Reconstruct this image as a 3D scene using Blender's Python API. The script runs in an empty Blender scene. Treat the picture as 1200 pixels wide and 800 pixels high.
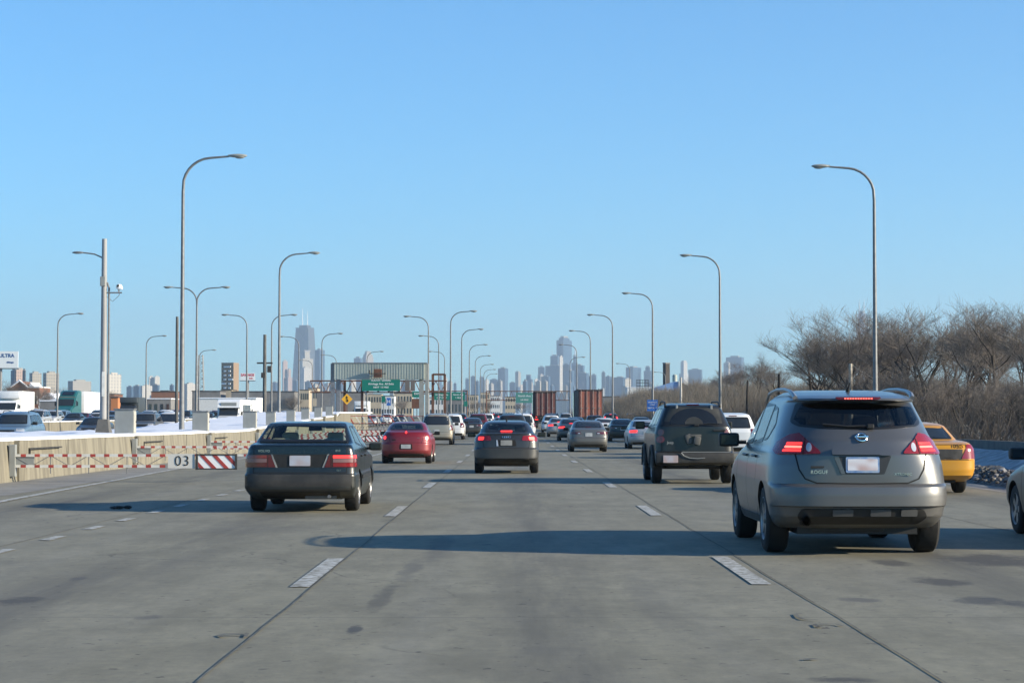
import bpy, bmesh, math, random
from mathutils import Vector, Matrix, noise
from mathutils.bvhtree import BVHTree
rad = math.radians
rnd = random.Random(11)
sc = bpy.context.scene
COL = sc.collection

# ---------------------------------------------------------------- camera
F, CX, CY, HZ, CH = 2450.0, 600.0, 400.0, 493.0, 1.42
PITCH = math.atan((HZ - CY) / F)
cam_d = bpy.data.cameras.new('camera'); cam = bpy.data.objects.new('camera', cam_d); COL.objects.link(cam)
cam_d.sensor_width = 36; cam_d.lens = 36 * F / 1200; cam_d.clip_start = .2; cam_d.clip_end = 60000
cam.location = (0, 0, CH); cam.rotation_euler = (math.pi / 2 + PITCH, 0, 0)
sc.camera = cam

def P(px, py, Y):
    """world point seen at a photo pixel at distance Y"""
    u = (px - CX) / F; v = (CY - py) / F
    dy = math.cos(PITCH) - v * math.sin(PITCH); dz = math.sin(PITCH) + v * math.cos(PITCH)
    t = Y / dy
    return Vector((u * t, Y, CH + dz * t))
def PX(px, Y): return P(px, 480, Y).x
def PZ(py, Y): return P(600, py, Y).z

def zr(Y):
    """height of the roadway: level, then a gentle rise, then level again"""
    if Y < 70: return 0.0
    if Y < 130: return .004 * (Y - 70) ** 2 / 120
    if Y < 900: return .12 + .004 * (Y - 130)
    return .12 + .004 * 770

# ---------------------------------------------------------------- object helpers
def link(o, parent=None):
    COL.objects.link(o)
    if parent is not None: o.parent = parent
    return o
def meta(o, label=None, cat=None, group=None, kind=None):
    if label: o['label'] = label
    if cat: o['category'] = cat
    if group: o['group'] = group
    if kind: o['kind'] = kind
    return o
def empty(name, loc=(0, 0, 0), rz=0.0, label=None, cat=None, group=None, scale=1.0):
    o = bpy.data.objects.new(name, None); o.empty_display_size = .2
    link(o); o.location = loc; o.rotation_euler = (0, 0, rz); o.scale = (scale,) * 3
    return meta(o, label, cat, group)
def shade(me, angle=35):
    if len(me.polygons):
        me.polygons.foreach_set('use_smooth', [True] * len(me.polygons))
        try: me.set_sharp_from_angle(angle=rad(angle))
        except Exception: pass
def obj(name, bm, mats, parent=None, smooth=None):
    me = bpy.data.meshes.new(name); bm.to_mesh(me); bm.free()
    if not isinstance(mats, (list, tuple)): mats = [mats]
    for m in mats: me.materials.append(m)
    if smooth: shade(me, smooth)
    return link(bpy.data.objects.new(name, me), parent)
def obj_py(name, vs, fs, mats, parent=None, smooth=None):
    me = bpy.data.meshes.new(name); me.from_pydata(vs, [], fs); me.update()
    if not isinstance(mats, (list, tuple)): mats = [mats]
    for m in mats: me.materials.append(m)
    if smooth: shade(me, smooth)
    return link(bpy.data.objects.new(name, me), parent)
def copy_tree(o, parent=None):
    c = o.copy(); COL.objects.link(c); c.parent = parent
    for ch in list(o.children): copy_tree(ch, c)
    return c

# ---------------------------------------------------------------- bmesh helpers
def box(bm, c, s, rz=0.0, mi=0, bev=0.0, rx=0.0, ry=0.0):
    M = Matrix.Translation(Vector(c)) @ Matrix.Rotation(rz, 4, 'Z') @ Matrix.Rotation(ry, 4, 'Y') @ Matrix.Rotation(rx, 4, 'X') @ Matrix.Diagonal((s[0], s[1], s[2], 1))
    r = bmesh.ops.create_cube(bm, size=1, matrix=M)
    fs = {f for v in r['verts'] for f in v.link_faces}
    for f in fs: f.material_index = mi
    if bev > 0:
        es = list({e for v in r['verts'] for e in v.link_edges})
        rr = bmesh.ops.bevel(bm, geom=es, offset=bev, segments=2, profile=.6, affect='EDGES', clamp_overlap=True)
        for f in rr['faces']: f.material_index = mi
def tube(bm, pts, rs, n=8, mi=0, cap=True):
    pts = [Vector(p) for p in pts]
    if not isinstance(rs, (list, tuple)): rs = [rs] * len(pts)
    rings = []; prev = None
    for i, p in enumerate(pts):
        d = (pts[min(i + 1, len(pts) - 1)] - pts[max(i - 1, 0)]).normalized()
        if prev is None:
            a = Vector((0, 0, 1)) if abs(d.z) < .9 else Vector((1, 0, 0))
            u = d.cross(a).normalized()
        else: u = (prev - d * prev.dot(d)).normalized()
        prev = u; w = d.cross(u)
        rings.append([bm.verts.new(p + (u * math.cos(2 * math.pi * k / n) + w * math.sin(2 * math.pi * k / n)) * rs[i]) for k in range(n)])
    for a, b in zip(rings, rings[1:]):
        for k in range(n):
            f = bm.faces.new((a[k], a[(k + 1) % n], b[(k + 1) % n], b[k])); f.material_index = mi
    if cap:
        for rg, fl in ((rings[0], True), (rings[-1], False)):
            f = bm.faces.new(list(reversed(rg)) if not fl else rg); f.material_index = mi
def cyl(bm, a, b, r, n=12, mi=0): tube(bm, [a, b], r, n, mi)
def ellipsoid(bm, c, s, u=14, v=9, mi=0):
    r = bmesh.ops.create_uvsphere(bm, u_segments=u, v_segments=v, radius=1, matrix=Matrix.Translation(Vector(c)) @ Matrix.Diagonal((s[0], s[1], s[2], 1)))
    for f in {f for vv in r['verts'] for f in vv.link_faces}: f.material_index = mi
def lathe_x(bm, prof, n=28, mi=0, c=(0, 0, 0)):
    """prof: (x, r) revolved about the x axis"""
    rings = []
    for x, r in prof:
        rings.append([bm.verts.new((c[0] + x, c[1] + r * math.cos(2 * math.pi * k / n), c[2] + r * math.sin(2 * math.pi * k / n))) for k in range(n)])
    for a, b in zip(rings, rings[1:]):
        for k in range(n):
            f = bm.faces.new((a[k], a[(k + 1) % n], b[(k + 1) % n], b[k])); f.material_index = mi
    for rg in (rings[0], rings[-1]):
        try: f = bm.faces.new(rg); f.material_index = mi
        except ValueError: pass
    bmesh.ops.recalc_face_normals(bm, faces=bm.faces[:])
def prism(bm, poly, fn, d0, d1, mi=0):
    """polygon (a,b) extruded from depth d0 to d1; fn(a,b,d)->point"""
    A = [bm.verts.new(fn(a, b, d0)) for a, b in poly]; B = [bm.verts.new(fn(a, b, d1)) for a, b in poly]
    n = len(poly)
    fs = [bm.faces.new(A), bm.faces.new(list(reversed(B)))]
    for k in range(n): fs.append(bm.faces.new((A[(k + 1) % n], A[k], B[k], B[(k + 1) % n])))
    for f in fs: f.material_index = mi
    bmesh.ops.recalc_face_normals(bm, faces=fs)
def text_bm(s, size, extrude=.004, spacing=1.0, bold=0.0):
    cu = bpy.data.curves.new('t', 'FONT'); cu.body = s; cu.size = size; cu.extrude = extrude; cu.align_x = 'CENTER'; cu.align_y = 'CENTER'
    cu.space_character = spacing; cu.offset = bold; cu.resolution_u = 3
    o = bpy.data.objects.new('t', cu); COL.objects.link(o)
    dg = bpy.context.evaluated_depsgraph_get(); me = bpy.data.meshes.new_from_object(o.evaluated_get(dg))
    bm = bmesh.new(); bm.from_mesh(me)
    bpy.data.objects.remove(o); bpy.data.curves.remove(cu); bpy.data.meshes.remove(me)
    return bm
def text(name, s, size, loc, mat, parent, extrude=.004, rz=0.0, spacing=1.0, bold=0.0, lean=0.0, sx=1.0):
    """lettering standing upright, read from -y"""
    bm = text_bm(s, size, extrude, spacing, bold)
    bmesh.ops.transform(bm, verts=bm.verts, matrix=Matrix.Translation(Vector(loc)) @ Matrix.Rotation(rz, 4, 'Z') @ Matrix.Rotation(math.pi / 2 + lean, 4, 'X') @ Matrix.Diagonal((sx, 1, 1, 1)))
    return obj(name, bm, mat, parent)

# ---------------------------------------------------------------- materials
def nt(m): return m.node_tree.nodes, m.node_tree.links
def mat(name, col, rough=.6, metal=0.0, var=0.0, vscale=3.0, bump=0.0, bscale=20.0, coat=0.0, emis=None, estr=0.0, col2=None, spec=.5, obj_coord=True, stretch=None, thr=(.35, .65), detail=6):
    m = bpy.data.materials.new(name); m.use_nodes = True; N, L = nt(m); b = N['Principled BSDF']
    b.inputs['Base Color'].default_value = (*col, 1); b.inputs['Roughness'].default_value = rough; b.inputs['Metallic'].default_value = metal
    b.inputs['Coat Weight'].default_value = coat; b.inputs['Specular IOR Level'].default_value = spec
    if emis: b.inputs['Emission Color'].default_value = (*emis, 1); b.inputs['Emission Strength'].default_value = estr
    if var > 0 or bump > 0 or col2:
        tc = N.new('ShaderNodeTexCoord'); src = tc.outputs['Object']
        if stretch:
            mp = N.new('ShaderNodeMapping'); mp.inputs['Scale'].default_value = stretch; L.new(src, mp.inputs['Vector']); src = mp.outputs['Vector']
        if var > 0 or col2:
            n1 = N.new('ShaderNodeTexNoise'); n1.inputs['Scale'].default_value = vscale; n1.inputs['Detail'].default_value = detail; n1.inputs['Roughness'].default_value = .6
            L.new(src, n1.inputs['Vector'])
            mr = N.new('ShaderNodeMapRange'); mr.inputs[1].default_value = thr[0]; mr.inputs[2].default_value = thr[1]; L.new(n1.outputs['Fac'], mr.inputs[0])
            mx = N.new('ShaderNodeMix'); mx.data_type = 'RGBA'; L.new(mr.outputs[0], mx.inputs['Factor'])
            c2 = col2 if col2 else tuple(c * (1 + var) for c in col); c1 = col if col2 else tuple(c * (1 - var) for c in col)
            mx.inputs[6].default_value = (*c1, 1); mx.inputs[7].default_value = (*[min(c, 1) for c in c2], 1)
            L.new(mx.outputs[2], b.inputs['Base Color'])
        if bump > 0:
            n2 = N.new('ShaderNodeTexNoise'); n2.inputs['Scale'].default_value = bscale; n2.inputs['Detail'].default_value = 5; L.new(src, n2.inputs['Vector'])
            bp = N.new('ShaderNodeBump'); bp.inputs['Strength'].default_value = bump; bp.inputs['Distance'].default_value = .02
            L.new(n2.outputs['Fac'], bp.inputs['Height']); L.new(bp.outputs['Normal'], b.inputs['Normal'])
    return m
PAINTS = {}
def paint(name, col, metal=.35, rough=.32, dirt=.5, dirtcol=(.15, .135, .105), flake=True):
    """car paint under a film of dried road salt that is heavier towards the sills"""
    if name in PAINTS: return PAINTS[name]
    m = bpy.data.materials.new('paint_' + name); m.use_nodes = True; N, L = nt(m); b = N['Principled BSDF']
    tc = N.new('ShaderNodeTexCoord'); sp = N.new('ShaderNodeSeparateXYZ'); L.new(tc.outputs['Object'], sp.inputs[0])
    mr = N.new('ShaderNodeMapRange'); mr.inputs[1].default_value = 1.05; mr.inputs[2].default_value = .3; mr.inputs[3].default_value = .04; mr.inputs[4].default_value = 1.0; L.new(sp.outputs['Z'], mr.inputs[0])
    n = N.new('ShaderNodeTexNoise'); n.inputs['Scale'].default_value = 4.5; n.inputs['Detail'].default_value = 8; n.inputs['Roughness'].default_value = .65; L.new(tc.outputs['Object'], n.inputs['Vector'])
    mn = N.new('ShaderNodeMapRange'); mn.inputs[1].default_value = .3; mn.inputs[2].default_value = .7; mn.inputs[3].default_value = .45; mn.inputs[4].default_value = 1.15; L.new(n.outputs['Fac'], mn.inputs[0])
    mu = N.new('ShaderNodeMath'); mu.operation = 'MULTIPLY'; L.new(mr.outputs[0], mu.inputs[0]); L.new(mn.outputs[0], mu.inputs[1])
    mu2 = N.new('ShaderNodeMath'); mu2.operation = 'MULTIPLY'; mu2.use_clamp = True; L.new(mu.outputs[0], mu2.inputs[0]); mu2.inputs[1].default_value = dirt
    mx = N.new('ShaderNodeMix'); mx.data_type = 'RGBA'; L.new(mu2.outputs[0], mx.inputs['Factor']); mx.inputs[6].default_value = (*col, 1); mx.inputs[7].default_value = (*dirtcol, 1)
    L.new(mx.outputs[2], b.inputs['Base Color'])
    rr = N.new('ShaderNodeMapRange'); rr.inputs[3].default_value = rough; rr.inputs[4].default_value = .75; L.new(mu2.outputs[0], rr.inputs[0]); L.new(rr.outputs[0], b.inputs['Roughness'])
    mm = N.new('ShaderNodeMapRange'); mm.inputs[3].default_value = metal; mm.inputs[4].default_value = 0; L.new(mu2.outputs[0], mm.inputs[0]); L.new(mm.outputs[0], b.inputs['Metallic'])
    cc = N.new('ShaderNodeMapRange'); cc.inputs[3].default_value = .45; cc.inputs[4].default_value = 0; cc.inputs[2].default_value = .5; L.new(mu2.outputs[0], cc.inputs[0]); L.new(cc.outputs[0], b.inputs['Coat Weight'])
    b.inputs['Coat Roughness'].default_value = .12
    PAINTS[name] = m
    return m
def glass_clear(name, tint, refl=.05):
    m = bpy.data.materials.new(name); m.use_nodes = True; N, L = nt(m); N.remove(N['Principled BSDF'])
    out = N['Material Output']; tr = N.new('ShaderNodeBsdfTransparent'); tr.inputs[0].default_value = (*tint, 1)
    gl = N.new('ShaderNodeBsdfGlossy'); gl.inputs['Roughness'].default_value = .04; gl.inputs[0].default_value = (.9, .9, .9, 1)
    lw = N.new('ShaderNodeLayerWeight'); lw.inputs[0].default_value = .5; pw = N.new('ShaderNodeMath'); pw.operation = 'POWER'; L.new(lw.outputs['Facing'], pw.inputs[0]); pw.inputs[1].default_value = 5; fr = N.new('ShaderNodeMath'); fr.operation = 'MULTIPLY_ADD'; L.new(pw.outputs[0], fr.inputs[0]); fr.inputs[1].default_value = .9; fr.inputs[2].default_value = .045; mx = N.new('ShaderNodeMixShader')
    L.new(fr.outputs[0], mx.inputs[0]); L.new(tr.outputs[0], mx.inputs[1]); L.new(gl.outputs[0], mx.inputs[2]); L.new(mx.outputs[0], out.inputs[0])
    return m

m_tyre = mat('tyre_rubber', (.009, .009, .009), .85, var=.3, bump=.2)
m_rim = mat('alloy', (.30, .30, .30), .4, .7, col2=(.16, .155, .15), vscale=9)
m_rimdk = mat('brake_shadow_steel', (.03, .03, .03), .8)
m_blk = mat('black_plastic', (.011, .011, .011), .6, var=.4, vscale=8)
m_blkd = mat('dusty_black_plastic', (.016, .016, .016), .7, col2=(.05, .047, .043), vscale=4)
m_chrome = mat('chrome', (.7, .7, .7), .12, 1.0)
m_seam = mat('panel_gap', (.008, .008, .008), .9)
m_glassdk = mat('tinted_window', (.012, .014, .016), .06, spec=.6)
m_glassfar = mat('window_glass', (.02, .025, .03), .08, spec=.6)
m_frit = mat('window_surround', (.010, .010, .010), .35)
m_glassA = glass_clear('clear_car_glass', (.80, .86, .82))
m_glassM = glass_clear('smoked_car_glass', (.42, .47, .46))
m_glassB = glass_clear('privacy_glass', (.16, .17, .18))
m_interior = mat('cabin_cloth', (.07, .07, .066), .9, var=.3)
m_beige = mat('beige_cloth', (.42, .41, .33), .9, var=.2)
m_red = mat('red_lens', (.20, .008, .010), .22, coat=.6)
m_reddk = mat('dark_red_lens', (.09, .008, .010), .22, coat=.6)
m_redlit = mat('lit_red_lens', (.6, .02, .02), .3, emis=(1.0, .035, .03), estr=1.1)
m_redhot = mat('lit_bulb_lens', (.8, .1, .1), .3, emis=(1.0, .10, .07), estr=2.2)
m_lensw = mat('clear_lens', (.5, .5, .52), .2, .3, coat=.5)
m_amber = mat('amber_lens', (.55, .16, .02), .3, coat=.4)
m_plate = mat('blurred_plate', (.40, .42, .48), .5, col2=(.38, .30, .29), vscale=5, detail=1)
m_plateg = mat('grey_plate', (.40, .42, .42), .5, col2=(.30, .30, .31), vscale=6, detail=1)
m_head = mat('headlight_lens', (.45, .47, .5), .12, .4, coat=.6)
m_headlit = mat('lit_headlight', (.9, .85, .7), .2, emis=(1, .9, .7), estr=3.0)
m_steel = mat('galvanised_steel', (.17, .175, .18), .55, .4, var=.15, vscale=6)
m_white = mat('white_paint', (.74, .75, .75), .45, var=.05)
m_greyw = mat('grey_metal_paint', (.24, .25, .24), .55, var=.08)

# ================================================================= CARS
def lerp_tab(tab, z):
    if z <= tab[0][0]: return tab[0][1]
    for (a, va), (b, vb) in zip(tab, tab[1:]):
        if z <= b: return va + (vb - va) * (z - a) / (b - a) if b > a else vb
    return tab[-1][1]
def body_shell(S, fine=1.0):
    L = S['L']; rear = S['rear']; front = S['front']; hw = S['hw']
    zs = sorted({round(t[0], 4) for tab in (rear, front, hw) for t in tab if S['z0'] <= t[0] <= S['z1']} | {S['z0'], S['z1']})
    lev = [zs[0]]
    for a, b in zip(zs, zs[1:]):
        dr = abs(lerp_tab(rear, b) - lerp_tab(rear, a)); df = abs(lerp_tab(front, b) - lerp_tab(front, a))
        n = max(1, math.ceil(max((b - a) / (.05 / fine), dr / (.16 / fine), df / (.16 / fine))))
        for k in range(1, n + 1): lev.append(a + (b - a) * k / n)
    Nr = int(11 * fine); Ns = int(16 * fine); tp = S.get('taper', .03)
    bm = bmesh.new(); rings = []
    for z in lev:
        w = lerp_tab(hw, z); yr = lerp_tab(rear, z); yf = L - lerp_tab(front, z)
        Rr = min(lerp_tab(S['Rr'], z), (yf - yr) * .48); Rf = min(lerp_tab(S['Rf'], z), (yf - yr) * .48)
        nr = lerp_tab(S['nr'], z); nf = lerp_tab(S['nf'], z)
        half = []
        for k in range(Nr + 1):
            a = (k / Nr) * math.pi / 2
            half.append((w * math.sin(a) ** (2 / nr), yr + Rr * (1 - max(0, math.cos(a)) ** (2 / nr))))
        for k in range(1, Ns):
            half.append((w, yr + Rr + (yf - Rf - yr - Rr) * k / Ns))
        for k in range(Nr, -1, -1):
            a = (k / Nr) * math.pi / 2
            half.append((w * math.sin(a) ** (2 / nf), yf - Rf * (1 - max(0, math.cos(a)) ** (2 / nf))))
        pts = half + [(-x, y) for x, y in reversed(half[1:-1])]
        sag = S.get('crown', .0)
        ring = []
        for x, y in pts:
            t = abs(2 * y / L - 1)
            ring.append(bm.verts.new((x * (1 - tp * t ** 2.2), y, z + sag * (1 - (x / max(w, .01)) ** 2) * (1 if z > S['z1'] - .5 else 0) * 0)))
        rings.append(ring)
    n = len(rings[0])
    for a, b in zip(rings, rings[1:]):
        for k in range(n): bm.faces.new((a[k], a[(k + 1) % n], b[(k + 1) % n], b[k]))
    bm.faces.new(list(reversed(rings[0])))
    top = rings[-1]; c = bm.verts.new((0, sum(v.co.y for v in top) / n, S['z1'] + .004))
    for k in range(n): bm.faces.new((top[k], top[(k + 1) % n], c))
    # arches
    cut = bmesh.new(); ra = S['rw'] + S.get('gap', .05)
    for y in (S['wy'][0], S['wy'][1]):
        for s in (-1, 1):
            xa = s * (S['track'] - .30); xb = s * 1.3
            cyl(cut, (xa, y, S['rw'] * .98), (xb, y, S['rw'] * .98), ra, 28)
    bmesh.ops.recalc_face_normals(bm, faces=bm.faces[:]); bmesh.ops.recalc_face_normals(cut, faces=cut.faces[:])
    mb = bpy.data.meshes.new('b'); bm.to_mesh(mb); bm.free(); mc = bpy.data.meshes.new('c'); cut.to_mesh(mc); cut.free()
    mb.materials.append(None); mb.materials.append(m_seam); mc.materials.append(None); mc.materials.append(m_seam)
    for p in mc.polygons: p.material_index = 1
    ob = link(bpy.data.objects.new('b', mb)); oc = link(bpy.data.objects.new('c', mc))
    md = ob.modifiers.new('x', 'BOOLEAN'); md.object = oc; md.operation = 'DIFFERENCE'; md.solver = 'EXACT'
    bpy.context.view_layer.update()
    dg = bpy.context.evaluated_depsgraph_get(); me = bpy.data.meshes.new_from_object(ob.evaluated_get(dg))
    bpy.data.objects.remove(ob); bpy.data.objects.remove(oc)
    out = bmesh.new(); out.from_mesh(me); bpy.data.meshes.remove(me)
    return out

def rpoly(pts, r=.04, seg=3):
    """polygon with rounded corners"""
    out = []; n = len(pts)
    for i in range(n):
        p0 = Vector(pts[i - 1]); p = Vector(pts[i]); p1 = Vector(pts[(i + 1) % n])
        a = p0 - p; b = p1 - p; la = a.length; lb = b.length
        rr = min(r, la * .45, lb * .45)
        A = p + a.normalized() * rr; B = p + b.normalized() * rr
        for k in range(seg + 1):
            t = k / seg; q = A * (1 - t) ** 2 + p * 2 * t * (1 - t) + B * t ** 2
            out.append((q.x, q.y))
    return out
def inset_poly(pts, d):
    n = len(pts); area = sum(pts[i][0] * pts[(i + 1) % n][1] - pts[(i + 1) % n][0] * pts[i][1] for i in range(n)); s = 1 if area > 0 else -1
    cx = sum(p[0] for p in pts) / n; cy = sum(p[1] for p in pts) / n
    lines = []
    for i in range(n):
        a = Vector(pts[i]); b = Vector(pts[(i + 1) % n]); t = (b - a)
        if t.length < 1e-6: continue
        t.normalize(); nn = Vector((-t.y, t.x)) * s; lines.append((a + nn * d, nn, t))
    return lines
def inside(lines, p): return all((p - a).dot(nn) > 0 for a, nn, t in lines)

class Skin:
    """projects outlines onto a car body"""
    def __init__(self, bm, S):
        bm.faces.ensure_lookup_table(); self.bvh = BVHTree.FromBMesh(bm); self.S = S
    def ray(self, mode, a, b):
        L = self.S['L']; W = self.S['W'] / 2
        if mode == 'rear': o, d = Vector((a, -3, b)), Vector((0, 1, 0))
        elif mode == 'front': o, d = Vector((a, L + 3, b)), Vector((0, -1, 0))
        elif mode == 'right': o, d = Vector((4, a, b)), Vector((-1, 0, 0))
        elif mode == 'left': o, d = Vector((-4, a, b)), Vector((1, 0, 0))
        elif mode == 'top': o, d = Vector((a, b, 5)), Vector((0, 0, -1))
        else:   # wrap: a = distance round the corner from the centre line
            c = .45; s = 1 if mode.endswith('R') else -1; fr = mode.startswith('f')
            k = W - c
            if a <= k: o, d = Vector((a, -3, b)), Vector((0, 1, 0))
            elif a <= k + .7:
                t = (a - k) / .7 * math.pi / 2; d0 = Vector((math.sin(t), -math.cos(t), 0)); o = Vector((k, c, b)) + d0 * 3; d = -d0
            else: o, d = Vector((4, c + a - k - .7, b)), Vector((-1, 0, 0))
            o = Vector(o); d = Vector(d)
            if fr: o.y = L - o.y; d.y = -d.y
            o.x *= s; d.x *= s
        h, n, i, dist = self.bvh.ray_cast(o, d)
        if h is None:
            h, n, i, dist = self.bvh.find_nearest(o + d * (o.length - .3))
        return h, n
    def panel(self, name, poly, mode, mats, parent, off=.004, grid=.09, frit=0.0, smooth=40, skirt=.012):
        bm = bmesh.new(); vs = [bm.verts.new((a, b, 0)) for a, b in poly]
        f = bm.faces.new(vs)
        xs = [p[0] for p in poly]; ys = [p[1] for p in poly]
        def cut(co, no): bmesh.ops.bisect_plane(bm, geom=bm.verts[:] + bm.edges[:] + bm.faces[:], plane_co=co, plane_no=no, dist=1e-5)
        for lo, hi, ax in ((min(xs), max(xs), 0), (min(ys), max(ys), 1)):
            k = max(1, int((hi - lo) / grid))
            for i in range(1, k + 1):
                t = lo + (hi - lo) * i / (k + 1); co = [0, 0, 0]; co[ax] = t; no = [0, 0, 0]; no[ax] = 1
                cut(co, no)
        lines = None
        if frit > 0:
            lines = inset_poly(poly, frit)
            for a, nn, t in inset_poly(rough_poly(poly), frit): cut((a.x, a.y, 0), (nn.x, nn.y, 0))
            lines = inset_poly(rough_poly(poly), frit)
            for f in bm.faces:
                c = f.calc_center_median(); f.material_index = 0 if inside(lines, Vector((c.x, c.y))) else 1
        bd = [e for e in bm.edges if e.is_boundary]
        src = {v: (v.co.x, v.co.y) for v in bm.verts}
        hit = {v: self.ray(mode, *src[v]) for v in bm.verts}
        r = bmesh.ops.extrude_edge_only(bm, edges=bd)
        newv = [g for g in r['geom'] if isinstance(g, bmesh.types.BMVert)]
        for f in [g for g in r['geom'] if isinstance(g, bmesh.types.BMFace)]:
            f.material_index = 1 if frit > 0 else 0
        for v in newv:
            h, n = self.ray(mode, v.co.x, v.co.y); v.co = h - n * skirt
        for v, (h, n) in hit.items(): v.co = h + n * off
        bmesh.ops.recalc_face_normals(bm, faces=bm.faces[:])
        # outward check
        c = Vector((0, self.S['L'] / 2, .8)); s = 0
        for f in bm.faces: s += f.normal.dot(f.calc_center_median() - c) * f.calc_area()
        if s < 0: bmesh.ops.reverse_faces(bm, faces=bm.faces[:])
        return obj(name, bm, mats, parent, smooth)
    def strips(self, name, lines, m, parent, w=.008, off=.0015):
        """narrow bands along polylines: [(mode, [(a,b),...]), ...]"""
        vs = []; fs = []
        for mode, pts in lines:
            dense = []
            for p, q in zip(pts, pts[1:]):
                k = max(1, int(math.dist(p, q) / .05))
                for i in range(k): dense.append((p[0] + (q[0] - p[0]) * i / k, p[1] + (q[1] - p[1]) * i / k))
            dense.append(pts[-1]); base = len(vs)
            for i, p in enumerate(dense):
                a = dense[max(0, i - 1)]; b = dense[min(len(dense) - 1, i + 1)]; t = Vector((b[0] - a[0], b[1] - a[1])); t.normalize() if t.length else None
                nn = Vector((-t.y, t.x)) * w / 2
                for s in (-1, 1):
                    h, n = self.ray(mode, p[0] + nn.x * s, p[1] + nn.y * s); vs.append(h + n * off)
            for i in range(len(dense) - 1): fs.append((base + 2 * i, base + 2 * i + 1, base + 2 * i + 3, base + 2 * i + 2))
        return obj_py(name, vs, fs, m, parent)
def rough_poly(poly, tol=.10):
    """drop the little corner-rounding points so that an inset can be cut with a few planes"""
    out = [poly[0]]
    for p in poly[1:]:
        if math.dist(p, out[-1]) > tol: out.append(p)
    if math.dist(out[0], out[-1]) < tol: out.pop()
    return out if len(out) >= 3 else poly
def mir(poly): return [(-a, b) for a, b in reversed(poly)]
def circ(a, b, r, n=14, ry=None): return [(a + r * math.cos(2 * math.pi * k / n), b + (ry or r) * math.sin(2 * math.pi * k / n)) for k in range(n)]

m_mirror = mat('mirror_face', (.03, .033, .036), .08, .6)
WHEELS = {}
def wheel_meshes(r, w, style):
    key = (r, w, style)
    if key in WHEELS: return WHEELS[key]
    bm = bmesh.new(); rr = r * (.64 if style != 'small' else .58)
    lathe_x(bm, [(-w / 2, rr * .98), (-w / 2, r * .90), (-w / 2 + .025, r * .985), (-w / 4, r), (w / 4, r), (w / 2 - .025, r * .985), (w / 2, r * .90), (w / 2 + .004, r * .8), (w / 2, rr), (w / 2 - .02, rr * .98)], 30)
    t = obj('tyre_mesh', bm, m_tyre, None, 40)
    bm = bmesh.new()
    lathe_x(bm, [(w / 2 - .004, rr * 1.01), (w / 2 + .002, rr * .985), (w / 2 - .008, rr * .93), (w / 2 - .05, rr * .88)], 30)
    for f in list(bm.faces):
        if len(f.verts) > 8: bm.faces.remove(f)
    box_n = {'five': 5, 'multi': 10, 'small': 7, 'steel': 8}[style]
    for k in range(box_n):
        a = 2 * math.pi * k / box_n; sw = {5: .075, 10: .03, 7: .06, 8: .07}[box_n]
        b0 = len(bm.verts)
        r0 = rr * .12; r1 = rr * .95
        pts = []
        for (rad_, wd, xo) in ((r0, sw * .9, w / 2 - .018), (r1, sw * 1.15, w / 2 - .010)):
            for s in (-1, 1):
                for dx in (0, -.03):
                    pts.append(Vector((xo + dx, rad_ * math.cos(a) - s * wd / 2 * math.sin(a), rad_ * math.sin(a) + s * wd / 2 * math.cos(a))))
        v = [bm.verts.new(p) for p in pts]
        for q in ((0, 2, 6, 4), (1, 5, 7, 3), (0, 4, 5, 1), (2, 3, 7, 6)): bm.faces.new([v[i] for i in q])
    bmesh.ops.recalc_face_normals(bm, faces=bm.faces[:])
    lathe_x(bm, [(w / 2 - .03, rr * .26), (w / 2 - .006, rr * .24), (w / 2 - .002, rr * .1), (w / 2 - .002, .005)], 16)
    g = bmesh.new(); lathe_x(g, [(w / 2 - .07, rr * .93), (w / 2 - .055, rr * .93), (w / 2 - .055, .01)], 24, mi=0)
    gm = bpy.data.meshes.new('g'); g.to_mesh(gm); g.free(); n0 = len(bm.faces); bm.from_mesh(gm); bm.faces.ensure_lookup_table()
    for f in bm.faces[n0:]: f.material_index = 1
    rm = obj('rim_mesh', bm, [m_rim, m_rimdk], None, 40)
    WHEELS[key] = (t.data, rm.data)
    bpy.data.objects.remove(t); bpy.data.objects.remove(rm)
    return WHEELS[key]
def add_wheels(root, S, style='five'):
    tm, rm = wheel_meshes(S['rw'], S.get('ww', .215), style)
    for y in S['wy']:
        for s in (1, -1):
            o = link(bpy.data.objects.new('wheel', tm), root); o.location = (s * (S['track'] - S.get('ww', .215) / 2), y, S['rw'])
            if s < 0: o.rotation_euler = (0, 0, math.pi)
            link(bpy.data.objects.new('rim', rm), o)
def mirror(root, S, m, y, z, w=.23, h=.15, out=.10):
    for s in (1, -1):
        bm = bmesh.new(); x = S['W'] / 2 - .02 + out
        ellipse = .035
        box(bm, (s * x, y + .05, z), (w, .13, h), bev=ellipse)
        box(bm, (s * (x - w / 2 - .02), y + .04, z - .03), (.12, .05, .04))
        o = obj('side_mirror', bm, m, root, 40)
        g = bmesh.new(); box(g, (s * x, y - .018, z), (w - .05, .006, h - .045), bev=.002)
        obj('mirror_glass', g, m_mirror, o)
def seat(root, x, y, z, m, w=.5, h=.62, head=True):
    bm = bmesh.new(); box(bm, (x, y, z + h / 2), (w, .13, h), bev=.05, rx=rad(-12))
    if head: box(bm, (x, y - .08, z + h + .12), (.27, .11, .19), bev=.05)
    return obj('seat', bm, m, root, 50)

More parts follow.
